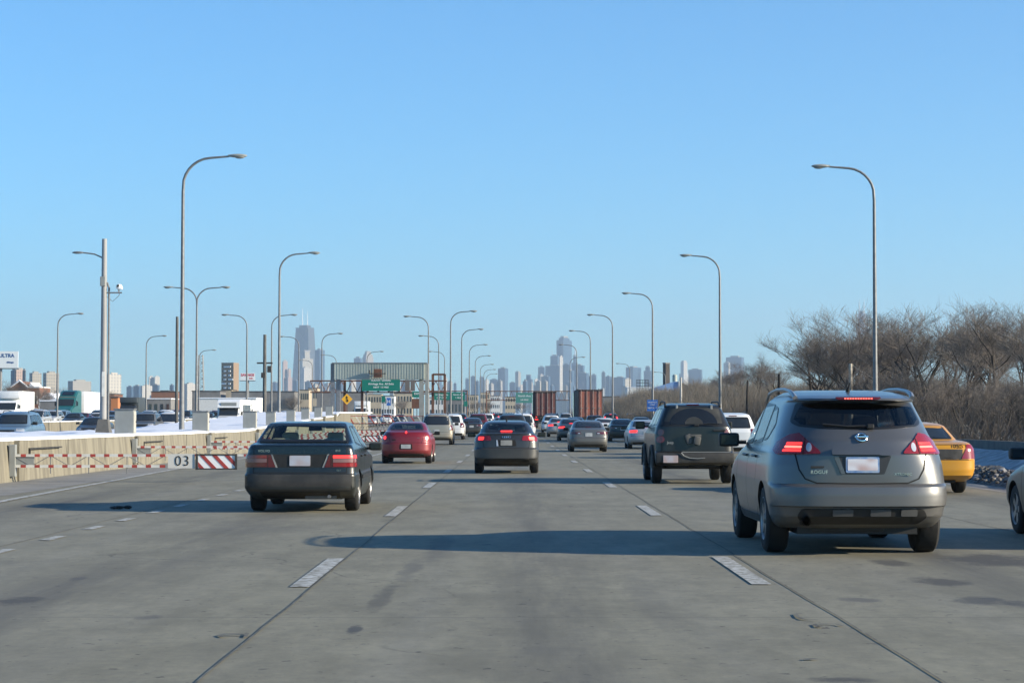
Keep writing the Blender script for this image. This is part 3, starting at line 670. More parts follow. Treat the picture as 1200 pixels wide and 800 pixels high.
# ---------------------------------------------------------------- round-tailed dark grey sedan
def make_german_sedan():
    S = sedan_spec(L=4.55, W=1.79, z0=.22, z1=1.435, rw=.325, wy=(.96, 3.60), track=.865, taper=.02,
        rear=[(.22, .50), (.30, .20), (.38, .08), (.42, .0), (.66, .0), (.70, .05), (.90, .07), (1.04, .12), (1.075, .10), (1.085, .12), (1.09, .45), (1.105, .62), (1.35, 1.12), (1.40, 1.35), (1.425, 1.8), (1.435, 2.1)],
        hw=[(.22, .80), (.32, .86), (.46, .885), (.66, .892), (.85, .885), (.98, .855), (1.04, .815), (1.09, .745), (1.20, .70), (1.34, .62), (1.39, .57), (1.42, .48), (1.435, .40)],
        Rr=[(.2, .45), (.66, .48), (1.0, .5), (1.08, .5), (1.10, .4), (1.43, .45)], nr=[(.2, 3.3), (1.0, 3.1), (1.1, 3.2), (1.43, 2.8)])
    root = empty('compact_sedan'); bm = body_shell(S, 1.6); K = Skin(bm, S)
    P_ = paint('slate', (.032, .034, .036), .3, .30, .42, (.105, .10, .09))
    rw = rpoly([(-.60, 1.115), (.60, 1.115), (.50, 1.375), (-.50, 1.375)], .06); ws = rpoly([(-.66, .965), (.66, .965), (.53, 1.36), (-.53, 1.36)], .05)
    sides = [rpoly([(1.35, 1.07), (2.15, 1.03), (2.15, 1.365), (1.75, 1.36)], .05), rpoly([(2.21, 1.03), (3.05, 1.0), (2.58, 1.335), (2.21, 1.365)], .05)]
    g = [m_glassM, m_frit]
    K.panel('rear_window', rw, 'rear', g, root, frit=.018, grid=.06); K.panel('windshield', ws, 'front', g, root, frit=.03)
    for p in sides:
        for m in ('left', 'right'): K.panel('side_window', p, m, g, root, frit=.016)
    for sd in 'RL':
        t = K.panel('taillight', rpoly([(.41, .895), (.95, .87), (1.05, .95), (.95, 1.03), (.44, 1.015)], .03), 'r' + sd, m_red, root, off=.014, grid=.05)
        K.panel('lit_segment', rpoly([(.66, .905), (.86, .90), (.88, .985), (.66, .99)], .03), 'r' + sd, m_redhot if sd == 'R' else m_redlit, t, off=.019)
        K.panel('headlight', rpoly([(.42, .60), (.95, .62), (.98, .74), (.48, .70)], .03), 'f' + sd, m_head, root, off=.012)
    K.panel('plate_recess', rpoly([(-.27, .74), (.27, .74), (.24, .915), (-.24, .915)], .02), 'rear', m_seam, root, off=.003)
    K.panel('license_plate', rpoly([(-.155, .76), (.155, .76), (.155, .90), (-.155, .90)], .012, 2), 'rear', mat('dull_plate', (.25, .25, .235), .5, col2=(.20, .20, .19), vscale=6, detail=1), root, off=.012)
    K.panel('high_brake_light', rpoly([(-.16, 1.122), (.16, 1.122), (.155, 1.15), (-.155, 1.15)], .006, 1), 'rear', m_redlit, root, off=.010)
    K.panel('recess_edge_and_glint', [(-.265, .745), (-.215, .745), (-.24, .905), (-.27, .905)], 'rear', m_lensw, root, off=.010)  # pale strip is a reflection beside the plate, put into colour
    e = bmesh.new()
    for k in range(4):
        h, n = K.ray('rear', -.075 + k * .05, .985); M = Matrix.Translation(h + n * .010) @ n.to_track_quat('Z', 'Y').to_matrix().to_4x4()
        tube(e, [M @ Vector((.032 * math.cos(2 * math.pi * q / 18), .032 * math.sin(2 * math.pi * q / 18), 0)) for q in range(19)], .0055, 6, cap=False)
    obj('emblem', e, m_chrome, root, 50)
    K.panel('lower_valance', rpoly([(-.62, .26), (.62, .26), (.60, .42), (.42, .43), (.38, .35), (-.38, .35), (-.42, .43), (-.60, .42)], .03), 'rear', m_blk, root, off=.010) if False else K.panel('lower_valance', rpoly([(-.64, .25), (.64, .25), (.60, .40), (-.60, .40)], .04), 'rear', m_blk, root, off=.010)
    for s in (-1, 1):
        b = bmesh.new(); tube(b, [(s * .50, .45, .34), (s * .50, .06, .345)], .045, 14, cap=False); bmesh.ops.solidify(b, geom=b.faces[:], thickness=.004); obj('exhaust_pipe', b, m_chrome, root, 40)
    K.strips('boot_seam', [('rear', [(-.60, .69), (-.66, 1.03)]), ('rear', [(.60, .69), (.66, 1.03)]), ('rear', [(-.60, .70), (.60, .70)])], m_seam, root, .012)
    K.strips('door_seam', [(m, l) for l in sed_pol['gaps'] for m in ('left', 'right')], m_seam, root, .012)
    for x in (-.36, .36): seat(root, x, 2.25, .45, m_interior)
    seat(root, 0, 1.35, .52, m_interior, 1.15, .48, False)
    for x in (-.36, .36):
        hb = bmesh.new(); box(hb, (x, 1.26, 1.09), (.24, .09, .14), bev=.04); obj('headrest', hb, m_interior, root, 50)
    b = bmesh.new(); box(b, (0, 2.35, .55), (1.42, 2.5, .42)); obj('cabin_floor', b, m_interior, root)
    b = bmesh.new(); tube(b, [(0, 1.55, 1.42), (0, 1.50, 1.50)], [.025, .012], 8); obj('roof_antenna', b, m_blk, root)
    b = bmesh.new(); box(b, (0, 2.2, .24), (1.2, 3.0, .10)); obj('underbody', b, m_blk, root)
    finish_body(bm, S, K, [('rear', rw), ('front', ws)] + [(m, p) for p in sides for m in ('left', 'right')], P_, root)
    add_wheels(root, S, 'multi'); mirror(root, S, m_blk, 2.95, 1.03, .22, .14, .12)
    return root

# ---------------------------------------------------------------- small red sedan
def make_red_sedan():
    S = sedan_spec(L=4.43, W=1.71, z0=.21, z1=1.40, rw=.305, wy=(.90, 3.55), track=.83, taper=.03,
        rear=[(.21, .50), (.28, .18), (.34, .05), (.42, .0), (.66, .0), (.70, .03), (.90, .05), (1.0, .09), (1.05, .16), (1.075, .30), (1.085, .50), (1.10, .62), (1.32, 1.18), (1.37, 1.40), (1.40, 1.9)],
        hw=[(.21, .77), (.30, .82), (.45, .85), (.62, .855), (.80, .845), (.95, .80), (1.04, .735), (1.10, .69), (1.20, .655), (1.32, .58), (1.36, .53), (1.40, .40)],
        Rr=[(.2, .5), (.64, .55), (1.0, .5), (1.1, .45), (1.43, .4)], nr=[(.2, 3.0), (1.0, 2.8), (1.1, 2.8), (1.43, 2.4)])
    root = empty('small_sedan'); bm = body_shell(S, 1.6); K = Skin(bm, S)
    P_ = paint('red', (.20, .008, .015), .25, .32, .34, (.17, .10, .09))
    rw = rpoly([(-.575, 1.115), (.575, 1.115), (.47, 1.335), (-.47, 1.335)], .06); ws = rpoly([(-.62, .965), (.62, .965), (.50, 1.32), (-.50, 1.32)], .05)
    sides = [rpoly([(1.25, 1.06), (2.02, 1.02), (2.02, 1.325), (1.65, 1.32)], .05), rpoly([(2.08, 1.02), (2.95, .99), (2.45, 1.30), (2.08, 1.325)], .05)]
    g = [m_glassM, m_frit]
    K.panel('rear_window', rw, 'rear', g, root, frit=.018, grid=.06); K.panel('windshield', ws, 'front', g, root, frit=.03)
    for p in sides:
        for m in ('left', 'right'): K.panel('side_window', p, m, g, root, frit=.016)
    for sd in 'RL':
        t = K.panel('taillight', circ(.80, .86, .115, 16, .085), 'r' + sd, m_red, root, off=.014, grid=.04)
        K.panel('lit_segment', circ(.80, .86, .07, 14, .055), 'r' + sd, m_redhot if sd == 'R' else m_redlit, t, off=.019, grid=.04)
        K.panel('headlight', rpoly([(.42, .58), (.9, .60), (.93, .72), (.48, .70)], .05), 'f' + sd, m_head, root, off=.012)
    K.panel('high_brake_light', circ(0, 1.035, .035, 12), 'rear', m_redlit, root, off=.012, grid=.03)
    K.panel('plate_recess', rpoly([(-.22, .48), (.22, .48), (.20, .66), (-.20, .66)], .02), 'rear', m_seam, root, off=.003)
    K.panel('license_plate', rpoly([(-.16, .505), (.16, .505), (.16, .64), (-.16, .64)], .012, 2), 'rear', m_plateg, root, off=.012)
    K.panel('lower_valance', rpoly([(-.60, .24), (.60, .24), (.58, .33), (-.58, .33)], .04), 'rear', m_blk, root, off=.010)
    K.panel('badge_plinth', [(-.46, .78), (-.34, .78), (-.34, .81), (-.46, .81)], 'rear', m_seam, root, off=.008)
    h, n = K.ray('rear', .42, .85); text('lettering', 'R/T', .05, h + Vector((0, -.006, 0)), m_chrome, root, .003)
    K.strips('boot_seam', [('rear', [(-.52, .69), (-.60, 1.03)]), ('rear', [(.52, .69), (.60, 1.03)]), ('rear', [(-.52, .70), (.52, .70)])], m_seam, root, .012)
    K.strips('door_seam', [(m, l) for l in sed_pol['gaps'] for m in ('left', 'right')], m_seam, root, .012)
    for x in (-.36, .36): seat(root, x, 2.15, .45, m_interior)
    seat(root, 0, 1.3, .52, m_interior, 1.1, .47, False)
    b = bmesh.new(); box(b, (0, 2.25, .55), (1.36, 2.4, .42)); obj('cabin_floor', b, m_interior, root)
    b = bmesh.new(); box(b, (0, 2.1, .24), (1.2, 2.9, .10)); obj('underbody', b, m_blk, root)
    finish_body(bm, S, K, [('rear', rw), ('front', ws)] + [(m, p) for p in sides for m in ('left', 'right')], P_, root)
    add_wheels(root, S, 'five'); mirror(root, S, m_blk, 2.85, 1.0, .2, .13, .10)
    return root

# ---------------------------------------------------------------- black four-wheel-drive wagon
def make_offroader():
    S = suv_spec(L=4.43, W=1.82, z0=.40, z1=1.775, rw=.375, wy=(.88, 3.53), track=.885, gap=.07, taper=.01,
        rear=[(.40, .30), (.44, .06), (.47, .0), (.68, .0), (.70, .03), (.72, .12), (1.25, .13), (1.28, .145), (1.70, .36), (1.73, .45), (1.76, .8), (1.775, 1.2)],
        front=[(.40, .30), (.5, .02), (.7, .0), (.95, .10), (1.08, .20), (1.12, .5), (1.20, 1.05), (1.62, 1.50), (1.72, 1.65), (1.775, 2.0)],
        hw=[(.40, .82), (.55, .85), (.90, .86), (1.10, .855), (1.24, .82), (1.30, .79), (1.60, .67), (1.70, .62), (1.745, .56), (1.775, .45)],
        Rr=[(.2, .22), (.7, .22), (1.2, .30), (1.775, .40)], nr=[(.2, 4.5), (1.2, 4.0), (1.775, 3.5)])
    root = empty('offroad_wagon'); bm = body_shell(S, 1.3); K = Skin(bm, S)
    P_ = paint('dusty_black', (.005, .0055, .005), .0, .4, .24, (.040, .038, .031))
    g = [mat('dusty_window', (.028, .028, .023), .35, col2=(.050, .048, .040), vscale=5), m_frit]
    rwp = rpoly([(-.70, 1.30), (.70, 1.30), (.565, 1.715), (-.565, 1.715)], .05)
    w = K.panel('rear_window', rwp, 'rear', g, root, frit=.02, grid=.06)
    arc = [(.52 * math.cos(a), 1.30 + .36 * math.sin(a)) for a in [math.pi * k / 16 for k in range(17)]]
    K.panel('wiped_arc', arc, 'rear', m_glassdk, w, off=.007, grid=.06)
    lump = [(.20 * math.cos(a), 1.305 + .16 * math.sin(a)) for a in [math.pi * k / 12 for k in range(13)]]
    K.panel('unwiped_patch', lump, 'rear', g[0], w, off=.010, grid=.05)
    K.panel('windshield', rpoly([(-.72, 1.22), (.72, 1.22), (.60, 1.62), (-.60, 1.62)], .05), 'front', [m_glassfar, m_frit], root, frit=.03)
    for p in ([(.55, 1.28), (1.05, 1.27), (1.05, 1.66), (.68, 1.66)], [(1.14, 1.27), (1.95, 1.26), (1.95, 1.67), (1.14, 1.67)], [(2.03, 1.26), (2.98, 1.24), (2.70, 1.60), (2.03, 1.67)]):
        for m in ('left', 'right'): K.panel('side_window', rpoly(p, .05), m, [m_glassdk, m_frit], root, frit=.014)
    for sd in 'RL':
        K.panel('taillight', circ(.80, .975, .095, 14, .08), 'r' + sd, m_red, root, off=.020, grid=.04)
        K.panel('reversing_lamp', circ(.80, 1.13, .075, 14, .07), 'r' + sd, mat('smoked_lens' + sd, (.16, .06, .05), .2, coat=.6), root, off=.020, grid=.04)
        K.panel('headlight', circ(.62, .98, .10), 'f' + sd, m_head, root, off=.02)
    K.panel('high_brake_light', rpoly([(-.14, 1.725), (.14, 1.725), (.14, 1.745), (-.14, 1.745)], .005, 1), 'rear', m_reddk, root, off=.02)
    bp = bmesh.new(); box(bp, (0, .0, .575), (1.72, .16, .23), bev=.05); obj('rear_bumper', bp, mat('bumper_grey', (.016, .016, .015), .6, col2=(.045, .042, .037), vscale=3), root, 40)
    st = bmesh.new(); tube(st, [(-.30, -.10, .69), (-.24, -.10, .62), (-.12, -.10, .575), (.05, -.10, .56), (.22, -.10, .575)], .010, 6); tube(st, [(-.28, -.06, .70), (.78, -.06, .70)], .010, 6); obj('bumper_trim', st, m_greyw, root)
    pl = bmesh.new(); box(pl, (-.53, -.09, .55), (.32, .012, .16), bev=.004); obj('license_plate', pl, m_plate, root)
    br = bmesh.new(); box(br, (.06, .07, .95), (.15, .12, .19), bev=.03, ry=.2); box(br, (-.12, .09, .98), (.14, .08, .22), bev=.03, ry=-.3); box(br, (.02, .08, 1.06), (.26, .06, .05), bev=.01); obj('spare_wheel_bracket', br, mat('bracket_grey', (.09, .088, .08), .7), root, 40)
    hd = bmesh.new(); box(hd, (.55, .11, 1.17), (.28, .05, .045), bev=.015); obj('tailgate_handle', hd, m_blk, root)
    for x in (-.36, .40):
        hg = bmesh.new(); box(hg, (x, .36, 1.66), (.05, .03, .13), bev=.01); obj('window_hinge', hg, m_greyw, root)
    wi = bmesh.new(); tube(wi, [(.05, .10, 1.30), (.30, .11, 1.32), (.55, .10, 1.31)], .012, 6); box(wi, (.05, .11, 1.29), (.10, .06, .05), bev=.01); obj('rear_wiper', wi, m_blk, root)
    for s_, x, z, sz in (('Jeep', -.52, .905, .085), ('SPORT', .62, .86, .04)):
        h, n = K.ray('rear', x, z); text('lettering', s_, sz, h + Vector((0, -.006, 0)), m_greyw, root, .004, bold=.001)
    for s in (-1, 1):
        rl = bmesh.new(); tube(rl, [(s * .60, .50, 1.69), (s * .60, .66, 1.765), (s * .59, .95, 1.80), (s * .58, 2.1, 1.81), (s * .59, 2.35, 1.74)], [.028, .022, .018, .018, .018], 8); obj('roof_rail', rl, m_blk, root, 40)
        for y in S['wy']:
            fl = bmesh.new(); pts = [(s * .875, y + .445 * math.cos(a), .375 + .445 * math.sin(a)) for a in [math.pi * (-.02 + 1.04 * k / 14) for k in range(15)]]
            tube(fl, pts, .042, 8); obj('fender_flare', fl, m_blkd, root, 50)
    K.strips('tailgate_seam', [('rear', [(-.70, .73), (-.72, 1.27)]), ('rear', [(.70, .73), (.72, 1.27)]), ('rear', [(-.72, 1.275), (.72, 1.275)])], m_seam, root, .014)
    K.strips('door_seam', [(m, l) for l in ([(1.10, .9), (1.10, 1.25)], [(1.99, .45), (1.99, 1.25)], [(3.0, .5), (3.0, 1.2)]) for m in ('left', 'right')], m_seam, root, .012)
    b = bmesh.new(); box(b, (0, 2.1, .42), (1.1, 3.2, .14)); tube(b, [(-.7, .88, .375), (.7, .88, .375)], .06, 8); box(b, (.2, .45, .42), (.6, .3, .14), bev=.04); obj('underbody', b, m_blk, root)
    finish_body(bm, S, K, [], P_, root)
    add_wheels(root, S, 'five'); mirror(root, S, m_blk, 2.85, 1.28, .22, .18, .12)
    return root

# ---------------------------------------------------------------- yellow cab
def make_cab():
    S = sedan_spec(L=5.3, W=1.98, z0=.24, z1=1.44, rw=.335, wy=(1.25, 4.15), track=.94,
        rear=[(.24, .55), (.32, .15), (.38, .02), (.48, 0), (.68, 0), (.70, .05), (.92, .07), (1.0, .12), (1.04, .25), (1.06, .6), (1.075, 1.0), (1.36, 1.50), (1.41, 1.75), (1.44, 2.3)],
        front=[(.24, .5), (.4, 0), (.6, 0), (.72, .15), (.85, .9), (.94, 1.45), (1.36, 2.05), (1.41, 2.25), (1.44, 2.5)],
        hw=[(.24, .88), (.34, .94), (.5, .98), (.7, .985), (.9, .965), (1.0, .92), (1.06, .86), (1.08, .81), (1.36, .66), (1.40, .60), (1.44, .45)])
    root = empty('taxi_cab'); bm = body_shell(S, 1.3); K = Skin(bm, S)
    P_ = paint('cab_yellow', (.55, .25, .010), .05, .3, .25, (.3, .22, .1))
    K.panel('rear_window', rpoly([(-.70, 1.09), (.70, 1.09), (.56, 1.37), (-.56, 1.37)], .05), 'rear', [m_glassfar, m_frit], root, frit=.03)
    K.panel('windshield', rpoly([(-.72, .98), (.72, .98), (.58, 1.37), (-.58, 1.37)], .05), 'front', [m_glassfar, m_frit], root, frit=.03)
    for p in ([(1.75, 1.07), (2.60, 1.03), (2.60, 1.37), (2.05, 1.36)], [(2.67, 1.03), (3.65, 1.0), (3.15, 1.34), (2.67, 1.37)]):
        for m in ('left', 'right'): K.panel('side_window', rpoly(p, .05), m, [m_glassfar, m_frit], root, frit=.016)
    K.panel('boot_band', rpoly([(-.66, .70), (.66, .70), (.68, .90), (-.68, .90)], .02), 'rear', m_blkd, root, off=.006)
    for sd in 'RL':
        K.panel('taillight', rpoly([(.66, .71), (1.06, .71), (1.12, .80), (1.02, .99), (.84, .99)], .03), 'r' + sd, m_red, root, off=.014, grid=.05)
        K.panel('headlight', rpoly([(.5, .6), (1.0, .6), (1.0, .74), (.5, .74)], .03), 'f' + sd, m_head, root, off=.012)
    h, h_n = K.ray('rear', .55, .955); text('cab_number', '4055', .13, h + h_n * .006, m_seam, root, .001, bold=.0015, spacing=1.12, lean=-math.atan2(h_n.z, -h_n.y))
    K.panel('license_plate', rpoly([(-.16, .74), (.16, .74), (.16, .88), (-.16, .88)], .01, 1), 'rear', m_plateg, root, off=.016)
    K.strips('boot_seam', [('rear', [(-.80, .69), (.80, .69)]), ('rear', [(-.76, .99), (.76, .99)])], m_seam, root, .014)
    K.strips('door_seam', [(m, l) for l in ([(2.63, .3), (2.63, 1.0)], [(3.7, .4), (3.68, .95)]) for m in ('left', 'right')], m_seam, root, .012)
    b = bmesh.new(); box(b, (0, .60, .30), (1.2, .5, .16), bev=.05); box(b, (0, 2.6, .28), (1.3, 3.4, .1)); obj('underbody', b, m_blk, root)
    finish_body(bm, S, K, [], P_, root)
    add_wheels(root, S, 'steel'); mirror(root, S, m_blk, 3.5, 1.03)
    return root

# ---------------------------------------------------------------- trucks, bus
def dual_wheels(root, ys, x, r=.5):
    tm, rm = wheel_meshes(r, .26, 'steel')
    for y in ys:
        for s in (1, -1):
            o = link(bpy.data.objects.new('wheel', tm), root); o.location = (s * x, y, r)
            if s < 0: o.rotation_euler = (0, 0, math.pi)
            link(bpy.data.objects.new('rim', rm), o)
def make_container_truck(name, m_side, m_door, detail=True):
    """semi trailer chassis under a shipping container, seen from behind; y=0 is the rear"""
    root = empty(name); bm = bmesh.new(); n = 52; Lc = 12.2; w = 1.22; z0, z1 = 1.25, 4.05
    box(bm, (0, Lc / 2, (z0 + z1) / 2), (2.34, Lc - .06, z1 - z0 - .10))
    for s in (-1, 1):
        for k in range(n):
            y = .25 + k * (Lc - .5) / n; box(bm, (s * 1.185, y, (z0 + z1) / 2), (.05, .12, z1 - z0 - .3))
        for y in (.06, Lc - .06): box(bm, (s * 1.17, y, (z0 + z1) / 2), (.10, .12, z1 - z0))
        box(bm, (s * 1.18, Lc / 2, z0 + .07), (.08, Lc, .14)); box(bm, (s * 1.18, Lc / 2, z1 - .05), (.08, Lc, .10))
    obj('container', bm, m_side, root)
    d = bmesh.new()
    for s in (-1, 1):
        box(d, (s * .56, -.02, (z0 + z1) / 2 - .03), (1.06, .05, z1 - z0 - .35))
        for k in range(5): box(d, (s * .56, -.050, z0 + .45 + k * .5), (.98, .012, .16))
    obj('container_door', d, m_door, root)
    b = bmesh.new()
    for x in (-.85, -.3, .3, .85): cyl(b, (x, -.09, z0 + .1), (x, -.09, z1 - .12), .022, 6)
    for x in (-.85, -.3, .3, .85): box(b, (x + .08, -.10, z0 + 1.0), (.22, .03, .05))
    obj('locking_bar', b, m_greyw, root)
    hd = bmesh.new(); box(hd, (0, -.03, z1 - .13), (2.1, .06, .18)); obj('door_header', hd, mat(name + '_header', (.05, .03, .03), .8), root)
    c = bmesh.new()
    for s in (-1, 1): box(c, (s * .45, Lc / 2 + .5, 1.08), (.16, Lc + 1, .28))
    box(c, (0, .1, 1.10), (2.4, .12, .18)); box(c, (0, .0, .60), (1.7, .12, .12)); box(c, (-.7, .05, .85), (.08, .08, .5)); box(c, (.7, .05, .85), (.08, .08, .5))
    for s in (-1, 1): box(c, (s * .95, .9 * 0 + .35, .62), (.5, .02, .55))
    obj('chassis', c, m_blkd, root)
    for s in (-1, 1):
        t = bmesh.new(); box(t, (s * .98, -.05, .97), (.22, .05, .10)); obj('taillight', t, m_redlit, root)
    pl = bmesh.new(); box(pl, (.0, -.05, .95), (.32, .02, .16)); obj('license_plate', pl, m_plateg, root)
    dual_wheels(root, (1.3, 2.55, 11.4), 1.0)
    t = bmesh.new(); box(t, (0, Lc + 1.7, 2.1), (2.3, 1.9, 2.5), bev=.2); box(t, (0, Lc + 3.4, 1.35), (2.0, 1.6, 1.2), bev=.2); obj('tractor_cab', t, paint('tractor_' + name, (.1, .1, .11)), root, 40)
    st = bmesh.new()
    for s in (-1, 1): cyl(st, (s * 1.20, Lc + .55, 1.2), (s * 1.20, Lc + .55, 3.9), .09, 10)
    obj('exhaust_stack', st, m_chrome, root, 40)
    dual_wheels(root, (Lc + 3.6,), 1.0)
    return root
def make_semi():
    """tractor with streamlined sleeper and box trailer, front towards +y (y=0 at the rear)"""
    root = empty('semi_truck'); Lt = 15.0
    b = bmesh.new(); box(b, (0, Lt / 2, 2.60), (2.55, Lt, 2.85), bev=.04); obj('trailer', b, m_white, root, 40)
    f = Lt + 1.0
    P_ = paint('teal', (.015, .13, .125), .2, .3, .3)
    c = bmesh.new()
    prof = [(f, .85), (f + 6.1, .85), (f + 6.3, 1.05), (f + 6.25, 1.60), (f + 5.9, 1.75), (f + 4.6, 2.05), (f + 3.9, 2.95), (f + 3.5, 3.35), (f + 2.2, 4.05), (f + 1.6, 4.12), (f, 4.12)]
    prism(c, prof, lambda a, b_, d: (d, a, b_), -1.14, 1.14)
    es = [e for e in c.edges if abs(e.verts[0].co.x - e.verts[1].co.x) < .01]
    bmesh.ops.bevel(c, geom=es, offset=.14, segments=3, affect='EDGES'); obj('cab', c, P_, root, 40)
    def onp(y0, z0, y1, z1, w, name, m, push=.02):
        q = bmesh.new(); L_ = math.dist((y0, z0), (y1, z1)); a = math.atan2(z1 - z0, y1 - y0)
        nrm = Vector((0, math.sin(-a) * -1, 0)); c_ = Vector((0, (y0 + y1) / 2, (z0 + z1) / 2)) + Vector((0, abs(math.sin(a)), abs(math.cos(a)))) * push
        box(q, c_, (w, L_, .04), rx=a, bev=.008); return obj(name, q, m, root)
    onp(f + 4.60, 2.10, f + 3.92, 2.92, 2.0, 'windshield', m_glassfar)
    onp(f + 3.35, 3.44, f + 2.45, 3.92, 1.5, 'roof_fairing_window', m_glassdk)
    q = bmesh.new(); box(q, (0, f + 3.66, 3.17), (2.1, .03, .12)); obj('visor', q, mat('copper_visor', (.35, .12, .06), .5), root)
    g = bmesh.new(); box(g, (0, f + 6.27, 1.32), (1.0, .06, .5), bev=.02); obj('grille', g, m_chrome, root)
    bu = bmesh.new(); box(bu, (0, f + 6.25, .80), (2.35, .3, .38), bev=.06); obj('bumper', bu, m_chrome, root, 40)
    for s in (-1, 1):
        h = bmesh.new(); box(h, (s * .88, f + 6.20, 1.20), (.36, .1, .2), bev=.03); obj('headlight', h, m_head, root)
        w = bmesh.new(); box(w, (s * 1.145, f + 3.35, 2.50), (.02, .75, .62), bev=.005); obj('side_window', w, m_glassfar, root)
        mm = bmesh.new(); box(mm, (s * 1.42, f + 4.2, 2.35), (.2, .12, .55), bev=.03); cyl(mm, (s * 1.1, f + 4.1, 2.1), (s * 1.42, f + 4.2, 2.1), .03); obj('side_mirror', mm, m_blk, root)
        t = bmesh.new(); cyl(t, (s * 1.0, f + 1.6, .7), (s * 1.0, f + 2.9, .7), .33, 16); obj('fuel_tank', t, m_chrome, root, 40)
    ch = bmesh.new(); box(ch, (0, Lt / 2 + 2, 1.02), (1.0, Lt + 5, .25)); obj('chassis', ch, m_blk, root)
    dual_wheels(root, (1.2, 2.5, f + .3, f + 1.5, f + 5.2), 1.02)
    return root
def make_box_truck(m_cab=None, m_box=None, front_dark=False):
    """y=0 rear, cab at +y"""
    root = empty('box_truck'); m_cab = m_cab or m_white; m_box = m_box or m_white
    b = bmesh.new(); box(b, (0, 2.9, 2.20), (2.4, 5.8, 2.5), bev=.03); box(b, (0, 6.1, 3.05), (2.3, 1.0, .75), bev=.15); obj('cargo_box', b, m_box, root, 40)
    c = bmesh.new(); prof = [(5.9, .6), (8.3, .6), (8.4, .9), (8.3, 1.25), (7.5, 1.45), (7.0, 2.25), (6.7, 2.42), (5.9, 2.45)]
    prism(c, prof, lambda a, b_, d: (d, a, b_), -1.02, 1.02); es = [e for e in c.edges if abs(e.verts[0].co.x - e.verts[1].co.x) < .01]
    bmesh.ops.bevel(c, geom=es, offset=.1, segments=3, affect='EDGES'); obj('cab', c, m_cab, root, 40)
    w = bmesh.new(); a = math.atan2(.8, -.5); box(w, (0, 7.29, 1.86), (1.85, .82, .03), rx=-math.atan2(.8, .5)); obj('windshield', w, m_glassfar, root)
    g = bmesh.new(); box(g, (0, 8.38, .98), (1.1, .05, .3)); obj('grille', g, m_blk, root)
    for s in (-1, 1):
        h = bmesh.new(); box(h, (s * .78, 8.36, 1.0), (.28, .05, .18), bev=.02); obj('headlight', h, m_head, root)
        q = bmesh.new(); box(q, (s * 1.025, 6.65, 1.85), (.02, .7, .5), bev=.005); obj('side_window', q, m_glassfar, root)
        mm = bmesh.new(); box(mm, (s * 1.28, 7.2, 1.8), (.16, .08, .36), bev=.02); cyl(mm, (s * 1.0, 7.15, 1.7), (s * 1.28, 7.2, 1.7), .02); obj('side_mirror', mm, m_blk, root)
    ch = bmesh.new(); box(ch, (0, 3.5, .85), (.9, 6.9, .25)); obj('chassis', ch, m_blk, root)
    dual_wheels(root, (1.5, 7.3), .95, .42)
    return root
def make_bus():
    root = empty('shuttle_bus'); W2 = 1.15
    b = bmesh.new(); box(b, (0, 3.4, 1.78), (2.3, 6.8, 2.35), bev=.12); prism(b, [(6.7, 2.05), (7.5, 2.15), (7.35, 2.75), (6.7, 2.93)], lambda a, c, d: (d, a, c), -1.05, 1.05); obj('body', b, m_white, root, 40)
    c = bmesh.new(); prism(c, [(6.6, .55), (8.5, .55), (8.6, .8), (8.5, 1.22), (7.65, 1.40), (7.1, 2.12), (6.6, 2.15)], lambda a, b_, d: (d, a, b_), -.98, .98)
    es = [e for e in c.edges if abs(e.verts[0].co.x - e.verts[1].co.x) < .01]; bmesh.ops.bevel(c, geom=es, offset=.1, segments=3, affect='EDGES'); obj('cab', c, paint('bus_white', (.62, .63, .64), 0, .35, .25), root, 40)
    w = bmesh.new(); box(w, (0, 7.415, 1.78), (1.75, .90, .03), rx=-math.atan2(.72, .55)); obj('windshield', w, m_glassfar, root)
    s_ = bmesh.new(); box(s_, (0, 7.45, 2.47), (1.5, .05, .32), bev=.02); obj('destination_sign', s_, mat('grey_sign_glass', (.25, .26, .25), .3), root)
    g = bmesh.new(); box(g, (0, 8.57, .92), (1.0, .05, .28)); obj('grille', g, m_blk, root)
    bu = bmesh.new(); box(bu, (0, 8.6, .62), (1.95, .15, .2), bev=.04); obj('bumper', bu, m_white, root, 40)
    for s in (-1, 1):
        h = bmesh.new(); box(h, (s * .72, 8.58, .93), (.24, .05, .18), bev=.02); obj('headlight', h, m_headlit, root)
        a = bmesh.new(); box(a, (s * .91, 8.55, .93), (.10, .06, .16), bev=.02); obj('indicator', a, m_amber, root)
        for k in range(5):
            q = bmesh.new(); box(q, (s * 1.155, .9 + k * 1.12, 2.05), (.02, .95, .75), bev=.005); obj('side_window', q, m_glassfar, root)
        mm = bmesh.new(); box(mm, (s * 1.25, 7.5, 1.6), (.16, .08, .34), bev=.02); cyl(mm, (s * .95, 7.4, 1.5), (s * 1.25, 7.5, 1.5), .02); obj('side_mirror', mm, m_blk, root)
    dd = bmesh.new(); box(dd, (1.16, 6.25, 1.55), (.02, .72, 1.9), bev=.005); obj('door', dd, m_glassfar, root)
    dual_wheels(root, (1.6, 7.5), .93, .40)
    return root

